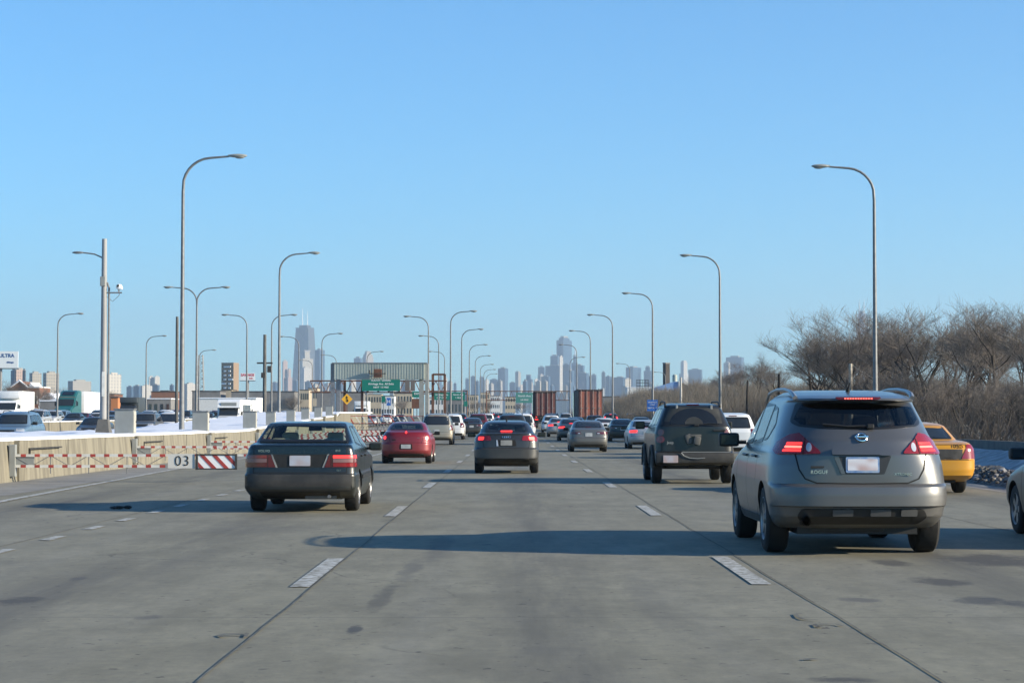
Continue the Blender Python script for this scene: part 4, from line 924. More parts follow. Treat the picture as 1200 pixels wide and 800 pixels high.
# ================================================================= LIGHT, SKY, CAMERA SETTINGS
SUN_EL, SUN_BEH = 17.5, 15.0
w = bpy.data.worlds.new('World'); sc.world = w; w.use_nodes = True
N, L = w.node_tree.nodes, w.node_tree.links
sky = N.new('ShaderNodeTexSky'); sky.sky_type = 'NISHITA'; sky.sun_disc = False
sky.sun_elevation = rad(SUN_EL); sky.sun_rotation = rad(90 + SUN_BEH); sky.altitude = 0; sky.air_density = 1.0; sky.dust_density = 0; sky.ozone_density = 6.6
tint = N.new('ShaderNodeMix'); tint.data_type = 'RGBA'; tint.blend_type = 'MULTIPLY'; tint.inputs[0].default_value = 1.0; tint.inputs[7].default_value = (.67, .96, 1.0, 1)
L.new(sky.outputs[0], tint.inputs[6]); L.new(tint.outputs[2], N['Background'].inputs[0]); N['Background'].inputs[1].default_value = .108
sd = bpy.data.lights.new('sun', 'SUN'); sd.energy = 5.0; sd.angle = rad(.53); sd.color = (1, .88, .68)
so = bpy.data.objects.new('sun', sd); COL.objects.link(so)
sv = Vector((math.cos(rad(SUN_EL)) * math.cos(rad(SUN_BEH)), -math.cos(rad(SUN_EL)) * math.sin(rad(SUN_BEH)), math.sin(rad(SUN_EL))))
so.rotation_euler = sv.to_track_quat('Z', 'Y').to_euler()
sc.view_settings.view_transform = 'Standard'; sc.view_settings.look = 'None'; sc.view_settings.exposure = 1.02; sc.view_settings.gamma = 1
sc.view_settings.use_curve_mapping = False
sc.render.engine = 'CYCLES'
sc.cycles.max_bounces = 8; sc.cycles.transparent_max_bounces = 12; sc.cycles.volume_bounces = 0

# ================================================================= MATERIALS OF THE GROUND
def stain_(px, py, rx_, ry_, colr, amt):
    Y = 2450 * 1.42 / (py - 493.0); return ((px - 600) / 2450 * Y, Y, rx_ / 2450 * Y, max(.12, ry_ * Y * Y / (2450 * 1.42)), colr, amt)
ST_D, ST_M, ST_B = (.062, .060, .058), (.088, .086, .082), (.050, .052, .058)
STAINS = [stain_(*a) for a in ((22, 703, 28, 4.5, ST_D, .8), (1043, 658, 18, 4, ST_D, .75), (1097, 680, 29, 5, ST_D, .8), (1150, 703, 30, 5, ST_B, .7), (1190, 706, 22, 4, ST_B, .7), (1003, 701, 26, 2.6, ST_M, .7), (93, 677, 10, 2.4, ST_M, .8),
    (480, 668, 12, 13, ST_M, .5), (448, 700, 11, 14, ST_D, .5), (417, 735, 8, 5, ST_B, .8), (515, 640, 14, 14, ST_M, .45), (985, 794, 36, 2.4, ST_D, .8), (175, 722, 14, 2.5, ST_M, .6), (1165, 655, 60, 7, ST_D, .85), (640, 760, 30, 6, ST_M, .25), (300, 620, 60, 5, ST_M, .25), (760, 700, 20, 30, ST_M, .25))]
def concrete_road():
    m = bpy.data.materials.new('road_concrete'); m.use_nodes = True; N, L = nt(m); b = N['Principled BSDF']; b.inputs['Roughness'].default_value = .82; b.inputs['Specular IOR Level'].default_value = .25
    tc = N.new('ShaderNodeTexCoord'); g = tc.outputs['Object']; sp = N.new('ShaderNodeSeparateXYZ'); L.new(g, sp.inputs[0])
    def math_(op, a, b_=None, c=None):
        n = N.new('ShaderNodeMath'); n.operation = op
        for i, v in enumerate((a, b_, c)):
            if v is None: continue
            if isinstance(v, (int, float)): n.inputs[i].default_value = v
            else: L.new(v, n.inputs[i])
        return n.outputs[0]
    def noise_(scale, detail=6, rough=.6, mp=None, dist=0):
        n = N.new('ShaderNodeTexNoise'); n.inputs['Scale'].default_value = scale; n.inputs['Detail'].default_value = detail; n.inputs['Roughness'].default_value = rough; n.inputs['Distortion'].default_value = dist
        if mp:
            q = N.new('ShaderNodeMapping'); q.inputs['Scale'].default_value = mp; L.new(g, q.inputs[0]); L.new(q.outputs[0], n.inputs[0])
        else: L.new(g, n.inputs[0])
        return n.outputs['Fac']
    def rng(v, a, b_, c=0.0, d=1.0):
        n = N.new('ShaderNodeMapRange'); L.new(v, n.inputs[0])
        for i, q in enumerate((a, b_, c, d)): n.inputs[i + 1].default_value = q
        return n.outputs[0]
    def mixc(f, a, b_):
        n = N.new('ShaderNodeMix'); n.data_type = 'RGBA'
        (L.new(f, n.inputs[0]) if not isinstance(f, (int, float)) else setattr(n.inputs[0], 'default_value', f))
        for i, v in ((6, a), (7, b_)):
            if isinstance(v, tuple): n.inputs[i].default_value = (*v, 1)
            else: L.new(v, n.inputs[i])
        return n.outputs[2]
    base = mixc(rng(noise_(.35, 8, .6), .3, .7), (.208, .196, .142), (.275, .260, .190))
    base = mixc(math_('MULTIPLY', rng(noise_(5, 10, .85), .40, .70), .55), base, (.105, .103, .095))
    # fine aggregate speckle
    base = mixc(math_('MULTIPLY', rng(noise_(60, 3, .9), .55, .75), .35), base, (.08, .079, .074))
    # long streaks down each lane, oil drip line in lane centre
    fx = math_('FRACT', math_('DIVIDE', math_('ADD', sp.outputs['X'], 1.71 + 4.07 * 5), 4.07))
    d = math_('ABSOLUTE', math_('SUBTRACT', fx, .5))
    strk = noise_(1.0, 8, .7, (1.3, .10, 1))
    oil = math_('MULTIPLY', rng(d, .02, .20, 1, 0), rng(strk, .38, .66))
    base = mixc(math_('MULTIPLY', oil, .9), base, (.082, .079, .073))
    wheel = math_('MULTIPLY', rng(math_('ABSOLUTE', math_('SUBTRACT', d, .24)), .0, .09, 1, 0), rng(noise_(1.0, 5, .6, (1.0, .03, 1)), .35, .7))
    base = mixc(math_('MULTIPLY', wheel, .30), base, (.215, .212, .195))
    # broad stains
    st = rng(noise_(.9, 5, .6, (1.0, .45, 1), .6), .63, .70)
    base = mixc(math_('MULTIPLY', st, .35), base, (.085, .083, .079))
    mot = rng(noise_(1.1, 10, .75, (1.6, .5, 1)), .42, .62)
    base = mixc(math_('MULTIPLY', mot, .55), base, (.122, .116, .088))
    pit = math_('MAXIMUM', rng(noise_(8, 3, .6), .655, .685), rng(noise_(2.6, 5, .65, (1, .5, 1)), .68, .70))
    base = mixc(math_('MULTIPLY', pit, .75), base, (.055, .053, .05))
    # sawn transverse joints every 4.6 m, soft line
    fy = math_('FRACT', math_('DIVIDE', math_('ADD', sp.outputs['Y'], math_('MULTIPLY', noise_(.8, 3), .05)), 6.1))
    j = rng(math_('ABSOLUTE', math_('SUBTRACT', fy, .5)), .0, .0035, 1, 0)
    vo = N.new('ShaderNodeTexVoronoi'); vo.feature = 'DISTANCE_TO_EDGE'; vo.inputs['Scale'].default_value = .16
    wq = N.new('ShaderNodeTexNoise'); wq.inputs['Scale'].default_value = .7; wq.inputs['Detail'].default_value = 7; L.new(g, wq.inputs[0])
    wm_ = N.new('ShaderNodeMix'); wm_.data_type = 'RGBA'; wm_.blend_type = 'ADD'; wm_.inputs[0].default_value = 1.6; L.new(g, wm_.inputs[6]); L.new(wq.outputs['Color'], wm_.inputs[7]); L.new(wm_.outputs[2], vo.inputs['Vector'])
    crk = math_('MULTIPLY', rng(vo.outputs['Distance'], 0, .0030, 1, 0), rng(noise_(.18, 3), .46, .56))
    base = mixc(math_('MULTIPLY', crk, .7), base, (.06, .058, .05))
    base = mixc(math_('MULTIPLY', j, .75), base, (.08, .08, .073))
    # salt film
    base = mixc(math_('MULTIPLY', rng(noise_(.12, 4, .5, (1, .25, 1)), .45, .7), .25), base, (.24, .24, .228))
    # oil patches and repairs with soft ragged edges
    wn = noise_(2.6, 10, .8, (1, .6, 1))
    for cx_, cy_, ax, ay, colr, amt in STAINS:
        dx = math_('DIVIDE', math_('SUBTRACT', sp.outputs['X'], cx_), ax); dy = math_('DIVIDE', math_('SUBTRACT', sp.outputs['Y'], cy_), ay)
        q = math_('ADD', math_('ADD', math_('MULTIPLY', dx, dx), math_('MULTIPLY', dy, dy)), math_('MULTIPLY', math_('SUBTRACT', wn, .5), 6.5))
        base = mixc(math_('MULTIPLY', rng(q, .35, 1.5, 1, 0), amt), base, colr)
    L.new(base, b.inputs['Base Color'])
    bp = N.new('ShaderNodeBump'); bp.inputs['Strength'].default_value = .35; bp.inputs['Distance'].default_value = .006; L.new(noise_(45, 6, .8), bp.inputs['Height']); L.new(bp.outputs[0], b.inputs['Normal'])
    return m
m_road = concrete_road()
m_shoulder = mat('shoulder_concrete', (.17, .163, .145), .85, col2=(.23, .225, .205), vscale=1.2, bump=.2, bscale=30)
m_wall = mat('median_wall_concrete', (.135, .122, .092), .85, col2=(.205, .188, .142), vscale=2.2, bump=.35, bscale=14, stretch=(1, 1.6, .28), thr=(.38, .58), detail=9)
m_snow = mat('old_snow', (.74, .76, .80), .7, col2=(.55, .56, .58), vscale=2.2, bump=1.0, bscale=3.0, thr=(.5, .8))
m_snowd = mat('ploughed_snow', (.30, .30, .31), .8, col2=(.10, .098, .095), vscale=3.0, bump=.8, bscale=8)
m_rubble = mat('grit_and_ice', (.035, .034, .032), .9, col2=(.17, .165, .155), vscale=9, bump=1.0, bscale=12, thr=(.45, .62))
m_dirt = mat('winter_ground', (.20, .165, .115), .95, col2=(.30, .25, .18), vscale=.6)
m_far = mat('far_ground', (.16, .15, .125), .95, col2=(.24, .22, .19), vscale=.02)
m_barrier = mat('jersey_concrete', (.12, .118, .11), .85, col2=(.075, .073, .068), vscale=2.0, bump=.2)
m_asph = mat('old_asphalt', (.10, .10, .096), .85, var=.2, vscale=.5)
m_line = mat('worn_line_paint', (.44, .44, .41), .7, col2=(.20, .19, .15), vscale=10, thr=(.46, .56), detail=8)
m_joint = mat('joint_sealer', (.05, .048, .04), .9, col2=(.15, .145, .115), vscale=5)
m_brownst = mat('rusty_steel', (.12, .055, .035), .8, var=.3, vscale=2)
m_bark = mat('bark', (.035, .029, .025), .95, var=.3, vscale=5)
m_twig = mat('twigs', (.15, .126, .107), .9, var=.25, vscale=.8)
m_brush = mat('dry_brush', (.36, .305, .235), .95, col2=(.25, .205, .155), vscale=.5)
m_signg = mat('sign_green', (.0, .16, .115), .5)
m_signw = mat('sign_white', (.75, .77, .76), .5)
m_signb = mat('sign_blue', (.02, .12, .42), .5)
m_signy = mat('sign_yellow', (.75, .38, .02), .5)
m_redp = mat('red_paint', (.33, .045, .035), .6, var=.2, vscale=4)
m_whitep = mat('worn_white_paint', (.60, .59, .54), .6, var=.12, vscale=5)

# ================================================================= THE GROUND
def sheet(name, m, xfn, ys, zfn, kind='structure', nx=2):
    """strip from x0(y) to x1(y) along ys"""
    vs = []; fs = []
    for y in ys:
        x0, x1 = xfn(y)
        for k in range(nx):
            x = x0 + (x1 - x0) * k / (nx - 1); vs.append((x, y, zfn(x, y)))
    for i in range(len(ys) - 1):
        for k in range(nx - 1):
            a = i * nx + k; fs.append((a, a + 1, a + nx + 1, a + nx))
    return meta(obj_py(name, vs, fs, m, None, 60), kind=kind)
def yr(a, b, s): 
    n = int((b - a) / s); return [a + (b - a) * i / n for i in range(n + 1)]
YS = yr(-40, 60, 10) + yr(65, 200, 5) + yr(220, 900, 20)
sheet('ground', m_far, lambda y: (-9000, 9000), YS[:-1] + [900, 2000, 6000, 20000], lambda x, y: zr(y) - .06, nx=12)
def rx(y): return 11.6 if y < 120 else max(11.0, 11.6)
sheet('road', m_road, lambda y: (-11.62, 10.62), YS, lambda x, y: zr(y), nx=8)
sheet('right_shoulder', m_shoulder, lambda y: (9.75, 12.9), YS, lambda x, y: zr(y) + .004, nx=3)
sheet('ramp_pavement', m_shoulder, lambda y: (-11.62, -9.6 - .4 * min(1, max(0, (y - 36) / 60))), [y for y in YS if y <= 160], lambda x, y: zr(y) + .004, nx=3)
sheet('oncoming_road', m_asph, lambda y: (-78, -18.3), YS, lambda x, y: zr(y) + .10, nx=6)

# lane joints and lane marks ---------------------------------------------------
def wav(y, s): return .012 * math.sin(y * .8 + s) + .008 * math.sin(y * 2.3 + s * 2)
for i, x in enumerate((-5.78, -1.71, 2.357, 6.43)):
    sheet('lane_joint', m_joint, lambda y, x=x, i=i: (x - .008 + wav(y, i) * .5, x + .008 + wav(y, i) * .5), yr(-5, 70, .7) + yr(72, 300, 6), lambda x_, y: zr(y) + .006)
marks_v = []; marks_f = []
def mark(name, x0, x1, y0, y1, m=None, z=.008):
    ys = yr(y0, y1, max(.5, (y1 - y0) / 6)) if y1 - y0 > .6 else [y0, y1]
    return sheet(name, m or m_line, lambda y: (x0, x1), ys, lambda x, y: zr(y) + z)
for lx, ys0 in ((-1.90, 17.93), (2.08, 18.2), (6.22, 20.0)):
    k = 0
    while ys0 + 13.2 * k < 420:
        y0 = ys0 + 13.2 * k
        if not (lx == 6.22 and y0 < 10): mark('lane_dash', lx, lx + .17, y0, y0 + 3.7)
        k += 1
for y0 in (12.4, 14.8, 17.3, 19.8, 22.3, 24.9, 27.4, 29.7, 32.2, 34.7, 37.2, 39.7, 42.2, 44.7, 47.2, 49.7, 52.2): mark('dotted_line', -5.62, -5.48, y0, y0 + .9)
sheet('edge_line', m_line, lambda y: (lambda x: (x - .09, x + .09))(-8.0 - .0366 * (y - 10) if y < 65 else -10.0 - .01 * (y - 65)), yr(0, 130, 5), lambda x, y: zr(y) + .012)
sheet('edge_line', m_line, lambda y: (-5.72, -5.57), yr(56, 420, 7), lambda x, y: zr(y) + .008)
sheet('gore_line', m_line, lambda y: (lambda x: (x - .09, x + .09))(-5.9 - .020 * max(0, y - 62)), yr(62, 118, 4), lambda x, y: zr(y) + .010)
# stains, patches, sealed cuts
def blob(name, pts, m, z=.005):
    vs = [(x, y, zr(y) + z) for x, y in pts]
    return meta(obj_py(name, vs, [tuple(range(len(vs)))], m), kind='structure')
def GX(px, py): Y = F * CH / (py - HZ); return ((px - CX) / F * Y, Y)
m_stain = mat('oil_stain', (.135, .13, .12), .75, col2=(.085, .082, .078), vscale=5); m_stain2 = mat('faint_stain', (.165, .16, .148), .8, col2=(.12, .118, .11), vscale=4)
m_patchb = mat('dark_patch_repair', (.085, .075, .068), .85, var=.25)
def ragged(px, py, rx_, ry_, m, seed, z=.005):
    r = random.Random(seed); cx, cy = GX(px, py); pts = []
    sx = rx_ / F * cy; sy = ry_ * cy * cy / (F * CH)
    for k in range(22):
        a = 2 * math.pi * k / 22; q = 1 + .38 * (r.random() - .5) + .15 * math.sin(3 * a + seed)
        pts.append((cx + sx * q * math.cos(a), cy + sy * q * math.sin(a)))
    blob('road_stain', pts, m, z)
for a in () and ((22, 703, 26, 4, m_patchb, 1), (1043, 658, 17, 3.5, m_stain, 2), (1097, 680, 27, 5, m_stain, 3), (1168, 704, 36, 6.5, m_stain, 4), (1003, 701, 25, 2.2, m_stain2, 5), (93, 677, 9, 2, m_stain2, 6), (417, 735, 12, 5, m_stain, 8), (135, 594, 12, 2.0, m_seam, 9), (985, 794, 38, 2.5, m_stain, 12), (497, 675, 20, 2, m_stain2, 15), (175, 722, 14, 2.5, m_stain2, 17)): ragged(*a)
def seal_loop(pts, closed=False, w=.013):
    q = [GX(x, y) for x, y in pts]; vs = []; fs = []
    for (x0, y0), (x1, y1) in zip(q, q[1:]):
        t = Vector((x1 - x0, y1 - y0)).normalized(); n_ = Vector((-t.y, t.x)) * w; b = len(vs)
        for x, y, s in ((x0, y0, 1), (x0, y0, -1), (x1, y1, -1), (x1, y1, 1)): vs.append((x + n_.x * s, y + n_.y * s, zr(y) + .010))
        fs.append((b, b + 1, b + 2, b + 3))
    meta(obj_py('sealed_cut', vs, fs, m_joint), kind='structure')
seal_loop([(263, 746), (258, 744), (266, 742.3), (291, 741.5), (289, 746)]); seal_loop([(262, 744.6), (276, 743.6), (288, 744)]); seal_loop([(957, 726), (941, 725.6), (934, 723), (931, 719), (939, 718.6)]); seal_loop([(953, 731), (968, 730.5), (979, 731.2), (986, 733)]); seal_loop([(953, 731), (957, 734.5), (962, 733.5)])
seal_loop([(946, 771), (950, 772)], w=.04)
db = bmesh.new(); g_ = GX(141, 596)
for k in range(7):
    ellipsoid(db, (g_[0] + rnd.uniform(-.12, .12), g_[1] + rnd.uniform(-.1, .1), .03), (rnd.uniform(.03, .09), .04, rnd.uniform(.015, .04)), 8, 5)
meta(obj('road_debris', db, m_blk, None, 40), 'small black scrap of tyre rubber lying on the road in the black sedan\'s shadow', 'debris')

# ================================================================= LEFT: MEDIAN WALL
def wx(y): return -11.75
def wtop(y):
    if y < 92: return .97
    if y < 142: return .97 + (y - 92) * .0164
    return 1.79
def wallmesh():
    bm = bmesh.new(); ys = yr(4, 170, 2)
    rows = []
    for y in ys:
        z = zr(y); t = wtop(y) + (zr(y) if y > 142 else 0)
        rows.append([bm.verts.new(p) for p in ((-11.62, y, z - .3), (-11.66, y, z + .22), (-11.74, y, t), (-12.02, y, t), (-12.02, y, z - .3))])
    for a, b in zip(rows, rows[1:]):
        for k in range(4): bm.faces.new((a[k], a[k + 1], b[k + 1], b[k]))
    bm.faces.new(rows[0]); bm.faces.new(list(reversed(rows[-1])))
    bmesh.ops.recalc_face_normals(bm, faces=bm.faces[:]); return bm
wall = obj('median_wall', wallmesh(), m_wall); meta(wall, 'long buff concrete median wall capped with snow beside the entry ramp', 'wall')
GATES = [49.5, 65.2, 81, 96.2, 104.5, 114, 122, 130, 138]
b = bmesh.new()
for y in [34.5] + GATES: box(b, (-11.71, y + .25, (wtop(y) - .02) / 2 + zr(y)), (.22, .9, wtop(y) - .02 + .02))
obj('pilaster', b, m_wall, wall)
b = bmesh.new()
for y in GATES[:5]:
    box(b, (-11.66, y + 2.8, wtop(y) - .22), (.07, 3.6, .035)); box(b, (-11.66, y + 1.1, wtop(y) - .36), (.05, .05, .28))  # dark bars standing in for the shadow line behind each gate pivot
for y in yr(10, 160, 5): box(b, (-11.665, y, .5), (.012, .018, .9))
obj('shadow_bar_and_joint', b, m_blkd, wall)
# snow on the median behind the wall
vs = []; fs = []; nx = 12; ysn = yr(4, 176, 1.6)
for y in ysn:
    for k in range(nx):
        x = -11.72 - (6.6) * k / (nx - 1); z = wtop(y) + (zr(y) if y > 142 else 0) + .03 + (.07 * noise.noise(Vector((x * .8, y * .5, 0))) + .05 * noise.noise(Vector((x * 2.3, y * 1.5, 5))) if 0 < k < nx - 1 else 0)
        if k == nx - 1: z = zr(y)
        vs.append((x + (.05 * noise.noise(Vector((y * 1.3, 0, 3))) if k == 0 else 0), y, z + .02))
for i in range(len(ysn) - 1):
    for k in range(nx - 1): a = i * nx + k; fs.append((a, a + 1, a + nx + 1, a + nx))
meta(obj_py('median_snow', vs, fs, m_snow, None, 60), kind='structure')
vs = []; fs = []
for y in ysn:
    z = wtop(y) + (zr(y) if y > 142 else 0); j = .03 * noise.noise(Vector((y * 2.1, 7, 3)))
    for x, zz in ((-11.73, z - .015 - abs(j)), (-11.72, z + .05 + j), (-11.9, z + .075)): vs.append((x, y, zz))
for i in range(len(ysn) - 1):
    for k in range(2): a = i * 3 + k; fs.append((a, a + 1, a + 4, a + 3))
meta(obj_py('snow_lip', vs, fs, m_snow, None, 60), kind='structure')

# barrier between the reversible lanes and the oncoming lanes
def jersey(name, x, y0, y1, h, m, label, step=8, zoff=0.0, snow=True):
    bm = bmesh.new(); prof = [(-.30, 0), (-.26, .10), (-.12, .30), (-.08, h), (.08, h), (.12, .30), (.26, .10), (.30, 0)]
    rows = [[bm.verts.new((x(y) + a, y, zr(y) + zoff + c)) for a, c in prof] for y in yr(y0, y1, step)]
    for a, b_ in zip(rows, rows[1:]):
        for k in range(len(prof) - 1): bm.faces.new((a[k], a[k + 1], b_[k + 1], b_[k]))
    bm.faces.new(rows[0]); bm.faces.new(list(reversed(rows[-1]))); bmesh.ops.recalc_face_normals(bm, faces=bm.faces[:])
    o = obj(name, bm, m); meta(o, label, 'barrier')
    if snow:
        s = bmesh.new(); r2 = [[s.verts.new((x(y) + a, y, zr(y) + zoff + c)) for a, c in ((-.10, h - .01), (-.06, h + .05), (.06, h + .05), (.10, h - .01))] for y in yr(y0, y1, step)]
        for a, b_ in zip(r2, r2[1:]):
            for k in range(3): s.faces.new((a[k], a[k + 1], b_[k + 1], b_[k]))
        obj('snow_cap', s, m_snow, o)
    return o
jersey('concrete_barrier', lambda y: -33.0, 90, 420, 1.05, m_wall, 'sunlit buff concrete barrier in front of the green semi truck and queued cars', 10, .10)
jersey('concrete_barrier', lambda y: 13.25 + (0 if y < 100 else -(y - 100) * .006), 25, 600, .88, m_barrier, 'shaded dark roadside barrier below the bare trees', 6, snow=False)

# control cabinets on the wall at each gate
def cabinet():
    r = empty('control_cabinet'); b = bmesh.new(); box(b, (0, 0, .42), (.62, .50, .80), bev=.012); o = obj('cabinet_box', b, m_greyw, r)
    b = bmesh.new(); box(b, (0, 0, .835), (.68, .56, .05), bev=.008); obj('cabinet_lid', b, m_steel, r)
    b = bmesh.new(); box(b, (.318, -.02, .42), (.016, .40, .68), bev=.004); d = obj('cabinet_door', b, mat('cabinet_door_paint', (.40, .39, .35), .6, var=.1), r)
    b = bmesh.new(); box(b, (.335, .10, .42), (.03, .05, .05), bev=.005); obj('latch', b, m_blk, d)
    return r
cb = cabinet(); cabs = []
lab = ['big grey control cabinet on the snowy wall beside the tall camera pole', 'grey control cabinet on the wall just past the tall curved lamp post', 'grey control cabinet on the wall in front of the white shuttle bus', 'small grey cabinet on the wall past the bus, above the black sedan roof', 'grey cabinet on the wall before the dark red car', 'grey cabinet on the wall between the oncoming vans', 'grey cabinet on the wall short of the grey sign gantry', 'last grey cabinet on the wall at the gantry leg']
for i, y in enumerate(GATES[1:]):
    o = cb if i == 0 else copy_tree(cb); o.location = (-12.05, y, wtop(y) + .02); o.scale = (.95, .9, .95) if i < 3 else (.72, .8, .80); meta(o, lab[i], 'cabinet', 'control cabinets along the median wall')
o = copy_tree(cb); o.location = (-7.35, 168, zr(168)); o.scale = (1.6, 1.6, 1.7); meta(o, 'grey cabinet standing at the foot of the gantry beside the beige minivan', 'cabinet', 'control cabinets along the median wall')

# swing gates ------------------------------------------------------------------
def gate_arm(length, stripes=True):
    r = empty('swing_gate'); n = max(4, int(length / .30))
    for nm, z in (('top_rail', .62), ('bottom_rail', .37)):
        b = bmesh.new()
        for k in range(n):
            x0 = length * k / n; x1 = length * (k + 1) / n; w_ = (x1 - x0)
            box(b, ((x0 + x1) / 2 - w_ * .19, 0, z), (w_ * .62, .05, .062), mi=0)
            box(b, (x1 - w_ * .19, 0, z), (w_ * .38, .052, .064), mi=1)
        obj(nm, b, [m_whitep, m_redp], r)
    b = bmesh.new(); n2 = int(length / .42)
    for k in range(n2):
        x0 = length * k / n2; x1 = length * (k + 1) / n2
        cyl(b, (x0, 0, .37 if k % 2 else .62), (x1, 0, .62 if k % 2 else .37), .008, 5)
    for k in range(1, 4): cyl(b, (length * k / 4, 0, .2), (length * k / 4, 0, .62), .012, 5)
    obj('lattice_bracing', b, m_steel, r)
    b = bmesh.new(); box(b, (.0, .05, .5), (.16, .16, .75), bev=.02); box(b, (.25, .02, .5), (.5, .04, .3)); obj('pivot_post', b, m_greyw, r)
    return r
def striped_board(parent, x, z, w, h, frame=True):
    b = bmesh.new(); box(b, (x, -.03, z), (w, .02, h)); o = obj('striped_board', b, m_signw, parent)
    s = bmesh.new(); n = 3; sl = h * .95
    for k in range(-1, n + 1):
        x0 = x - w / 2 + (k + .12) * w / n; ww = w / n * .38
        pts = [(x0 + sl, z - h / 2), (x0 + sl + ww, z - h / 2), (x0 + ww, z + h / 2), (x0, z + h / 2)]
        # clip to the board
        lo, hi = x - w / 2, x + w / 2
        from mathutils.geometry import intersect_line_line_2d
        out = pts
        for bound, sign in ((lo, 1), (hi, -1)):
            res = []
            for i in range(len(out)):
                a = out[i]; c = out[(i + 1) % len(out)]; ia = (a[0] - bound) * sign >= 0; ic = (c[0] - bound) * sign >= 0
                if ia: res.append(a)
                if ia != ic: t = (bound - a[0]) / (c[0] - a[0]); res.append((bound, a[1] + (c[1] - a[1]) * t))
            out = res
            if len(out) < 3: break
        if len(out) >= 3: prism(s, out, lambda a, c, d: (a, d, c), -.046, -.0405)
    obj('stripes', s, m_redp, o)
    if frame:
        f = bmesh.new()
        for zz in (z - h / 2 - .015, z + h / 2 + .015): box(f, (x, -.03, zz), (w + .06, .05, .03))
        for xx in (x - w / 2 - .035, x + w / 2 + .02): box(f, (xx, -.03, z), (.05, .06, h + .07))
        obj('board_frame', f, m_blkd, o)
    return o
glab = ['red and white swing gate arm ending in a white 03 plate beside the black sedan', 'red and white swing gate arm behind the 03 plate', 'thin red and white gate arm just above the black sedan\'s tail', 'red and white gate arm hidden mostly by the black sedan roof', 'red and white gate arm with a striped end board before the red sedan', 'second gate arm back from the striped board near the red sedan', 'third gate arm back from the striped board near the red sedan', 'fourth gate arm back, low in front of the grey gantry', 'last gate arm, right below the grey gantry']
for i, y in enumerate(GATES):
    ln = [5.15, 4.3, 4.6, 4.7, 4.85, 4.9, 5.0, 5.0, 5.05][i]
    r = gate_arm(ln - (1.6 if i == 0 else .5)); r.location = (-11.6, y - .9, zr(y)); meta(r, glab[i], 'gate', 'swing gates across the ramp')
    x0 = ln - 1.45
    if i == 0:
        b = bmesh.new(); box(b, (ln - 1.22, -.03, .49), (.62, .02, .33)); pl = obj('number_plate', b, mat('number_board', (.55, .54, .50), .6, var=.06), r)
        text('number', '03', .34, (ln - 1.20, -.045, .485), m_seam, pl, .003, bold=-.004, spacing=1.1)
        striped_board(r, ln - .40, .475, .86, .30)
    elif i >= 3: striped_board(r, ln - .15, .50, .62, .26, i == 4)
# net barrier behind the gates
r = empty('net_barrier', (-12.0, 152, zr(152)), 0, 'tall chain net barrier with red and white diagonal slats across the closed ramp', 'barrier')
b = bmesh.new()
for k in range(26):
    x = k * .22
    cyl(b, (x, 0, 0), (x + .5, 0, 1.0), .012, 4); cyl(b, (x + .5, .02, 0), (x, .02, 1.0), .012, 4)
for z in (.1, .55, 1.0): cyl(b, (0, 0, z), (5.6, 0, z), .02, 5)
obj('chain_net', b, m_steel, r)
b = bmesh.new()
for k in range(11):
    x = .1 + k * .5; prism(b, [(x, 1.55), (x + .32, 1.05), (x + .42, 1.05), (x + .10, 1.55)], lambda a, c, d: (a, d, c), -.02, .0, mi=0 if k % 3 == 0 else 1)
box(b, (2.8, .03, 1.57), (5.6, .04, .04)); box(b, (2.8, .03, 1.04), (5.6, .04, .04)); obj('slats', b, [m_redp, m_whitep], r)
for k in range(6):
    b = bmesh.new(); box(b, (k * 1.1, .06, .8), (.08, .08, 1.6)); obj('net_post', b, m_steel, r)

# ================================================================= CARS ON OUR SIDE
def put(o, X, Y, label, cat='car', group='cars heading towards the city', rz=0.0, s=1.0, dz=0.0):
    o.location = (X, Y, zr(Y + 1.5) + dz); o.rotation_euler = (0, 0, rz); o.scale = (s, s, s); meta(o, label, cat, group); return o
G1 = 'cars heading towards the city'
put(make_crossover(), 3.66, 21.75, 'silver-grey crossover with roof rails, dark rear glass and lit brake lights, beside the black off-roader', 'car', G1, 0, 1.06)
put(make_boxy_sedan(), -3.28, 32.3, 'boxy black sedan with a dusty bumper and wide red taillights near the 03 gate', 'car', G1)
put(make_german_sedan(), -.15, 56.2, 'dark slate sedan with lit brake lights, the car straight ahead in the middle lane', 'car', G1)
put(make_offroader(), 4.10, 47.0, 'black off-roader with a swept arc on its dirty rear window and bare spare wheel bracket', 'car', G1, 0, 1.03)
put(make_red_sedan(), -3.52, 69.4, 'small red sedan with round lit taillights behind the beige minivan', 'car', G1)
put(make_cab(), 8.06, 40.4, 'yellow taxi with a black boot band and number 4055, beside the grey crossover', 'taxi', G1, 0, .97)

sedan0 = generic(sedan_spec(), 'sedan_car', sed_pol)
sedan1 = generic(sedan_spec(L=4.75, W=1.78, nr=[(.2, 3.2), (1.0, 3.0), (1.08, 2.8), (1.43, 2.4)], Rr=[(.2, .55), (1.0, .6), (1.43, .5)]), 'sedan_car', dict(sed_pol, tail=rpoly([(.40, .80), (1.0, .80), (1.02, .91), (.42, .93)], .03)), brake=True)
suv0 = generic(suv_spec(), 'suv_car', suv_pol, rails=True)
suv1 = generic(suv_spec(W=1.84), 'suv_car', dict(suv_pol, tail=rpoly([(.68, .80), (1.0, .80), (1.0, 1.35), (.74, 1.35)], .03)), brake=True)
van_sp = suv_spec(L=5.0, W=1.95, z1=1.76, rear=[(.26, .40), (.36, .08), (.45, .0), (.62, .0), (.66, .04), (1.05, .06), (1.15, .08), (1.62, .24), (1.70, .32), (1.745, .7), (1.76, 1.2)],
    front=[(.26, .40), (.36, .06), (.50, .0), (.70, .05), (.85, .30), (.98, .80), (1.62, 1.95), (1.70, 2.15), (1.76, 2.6)])
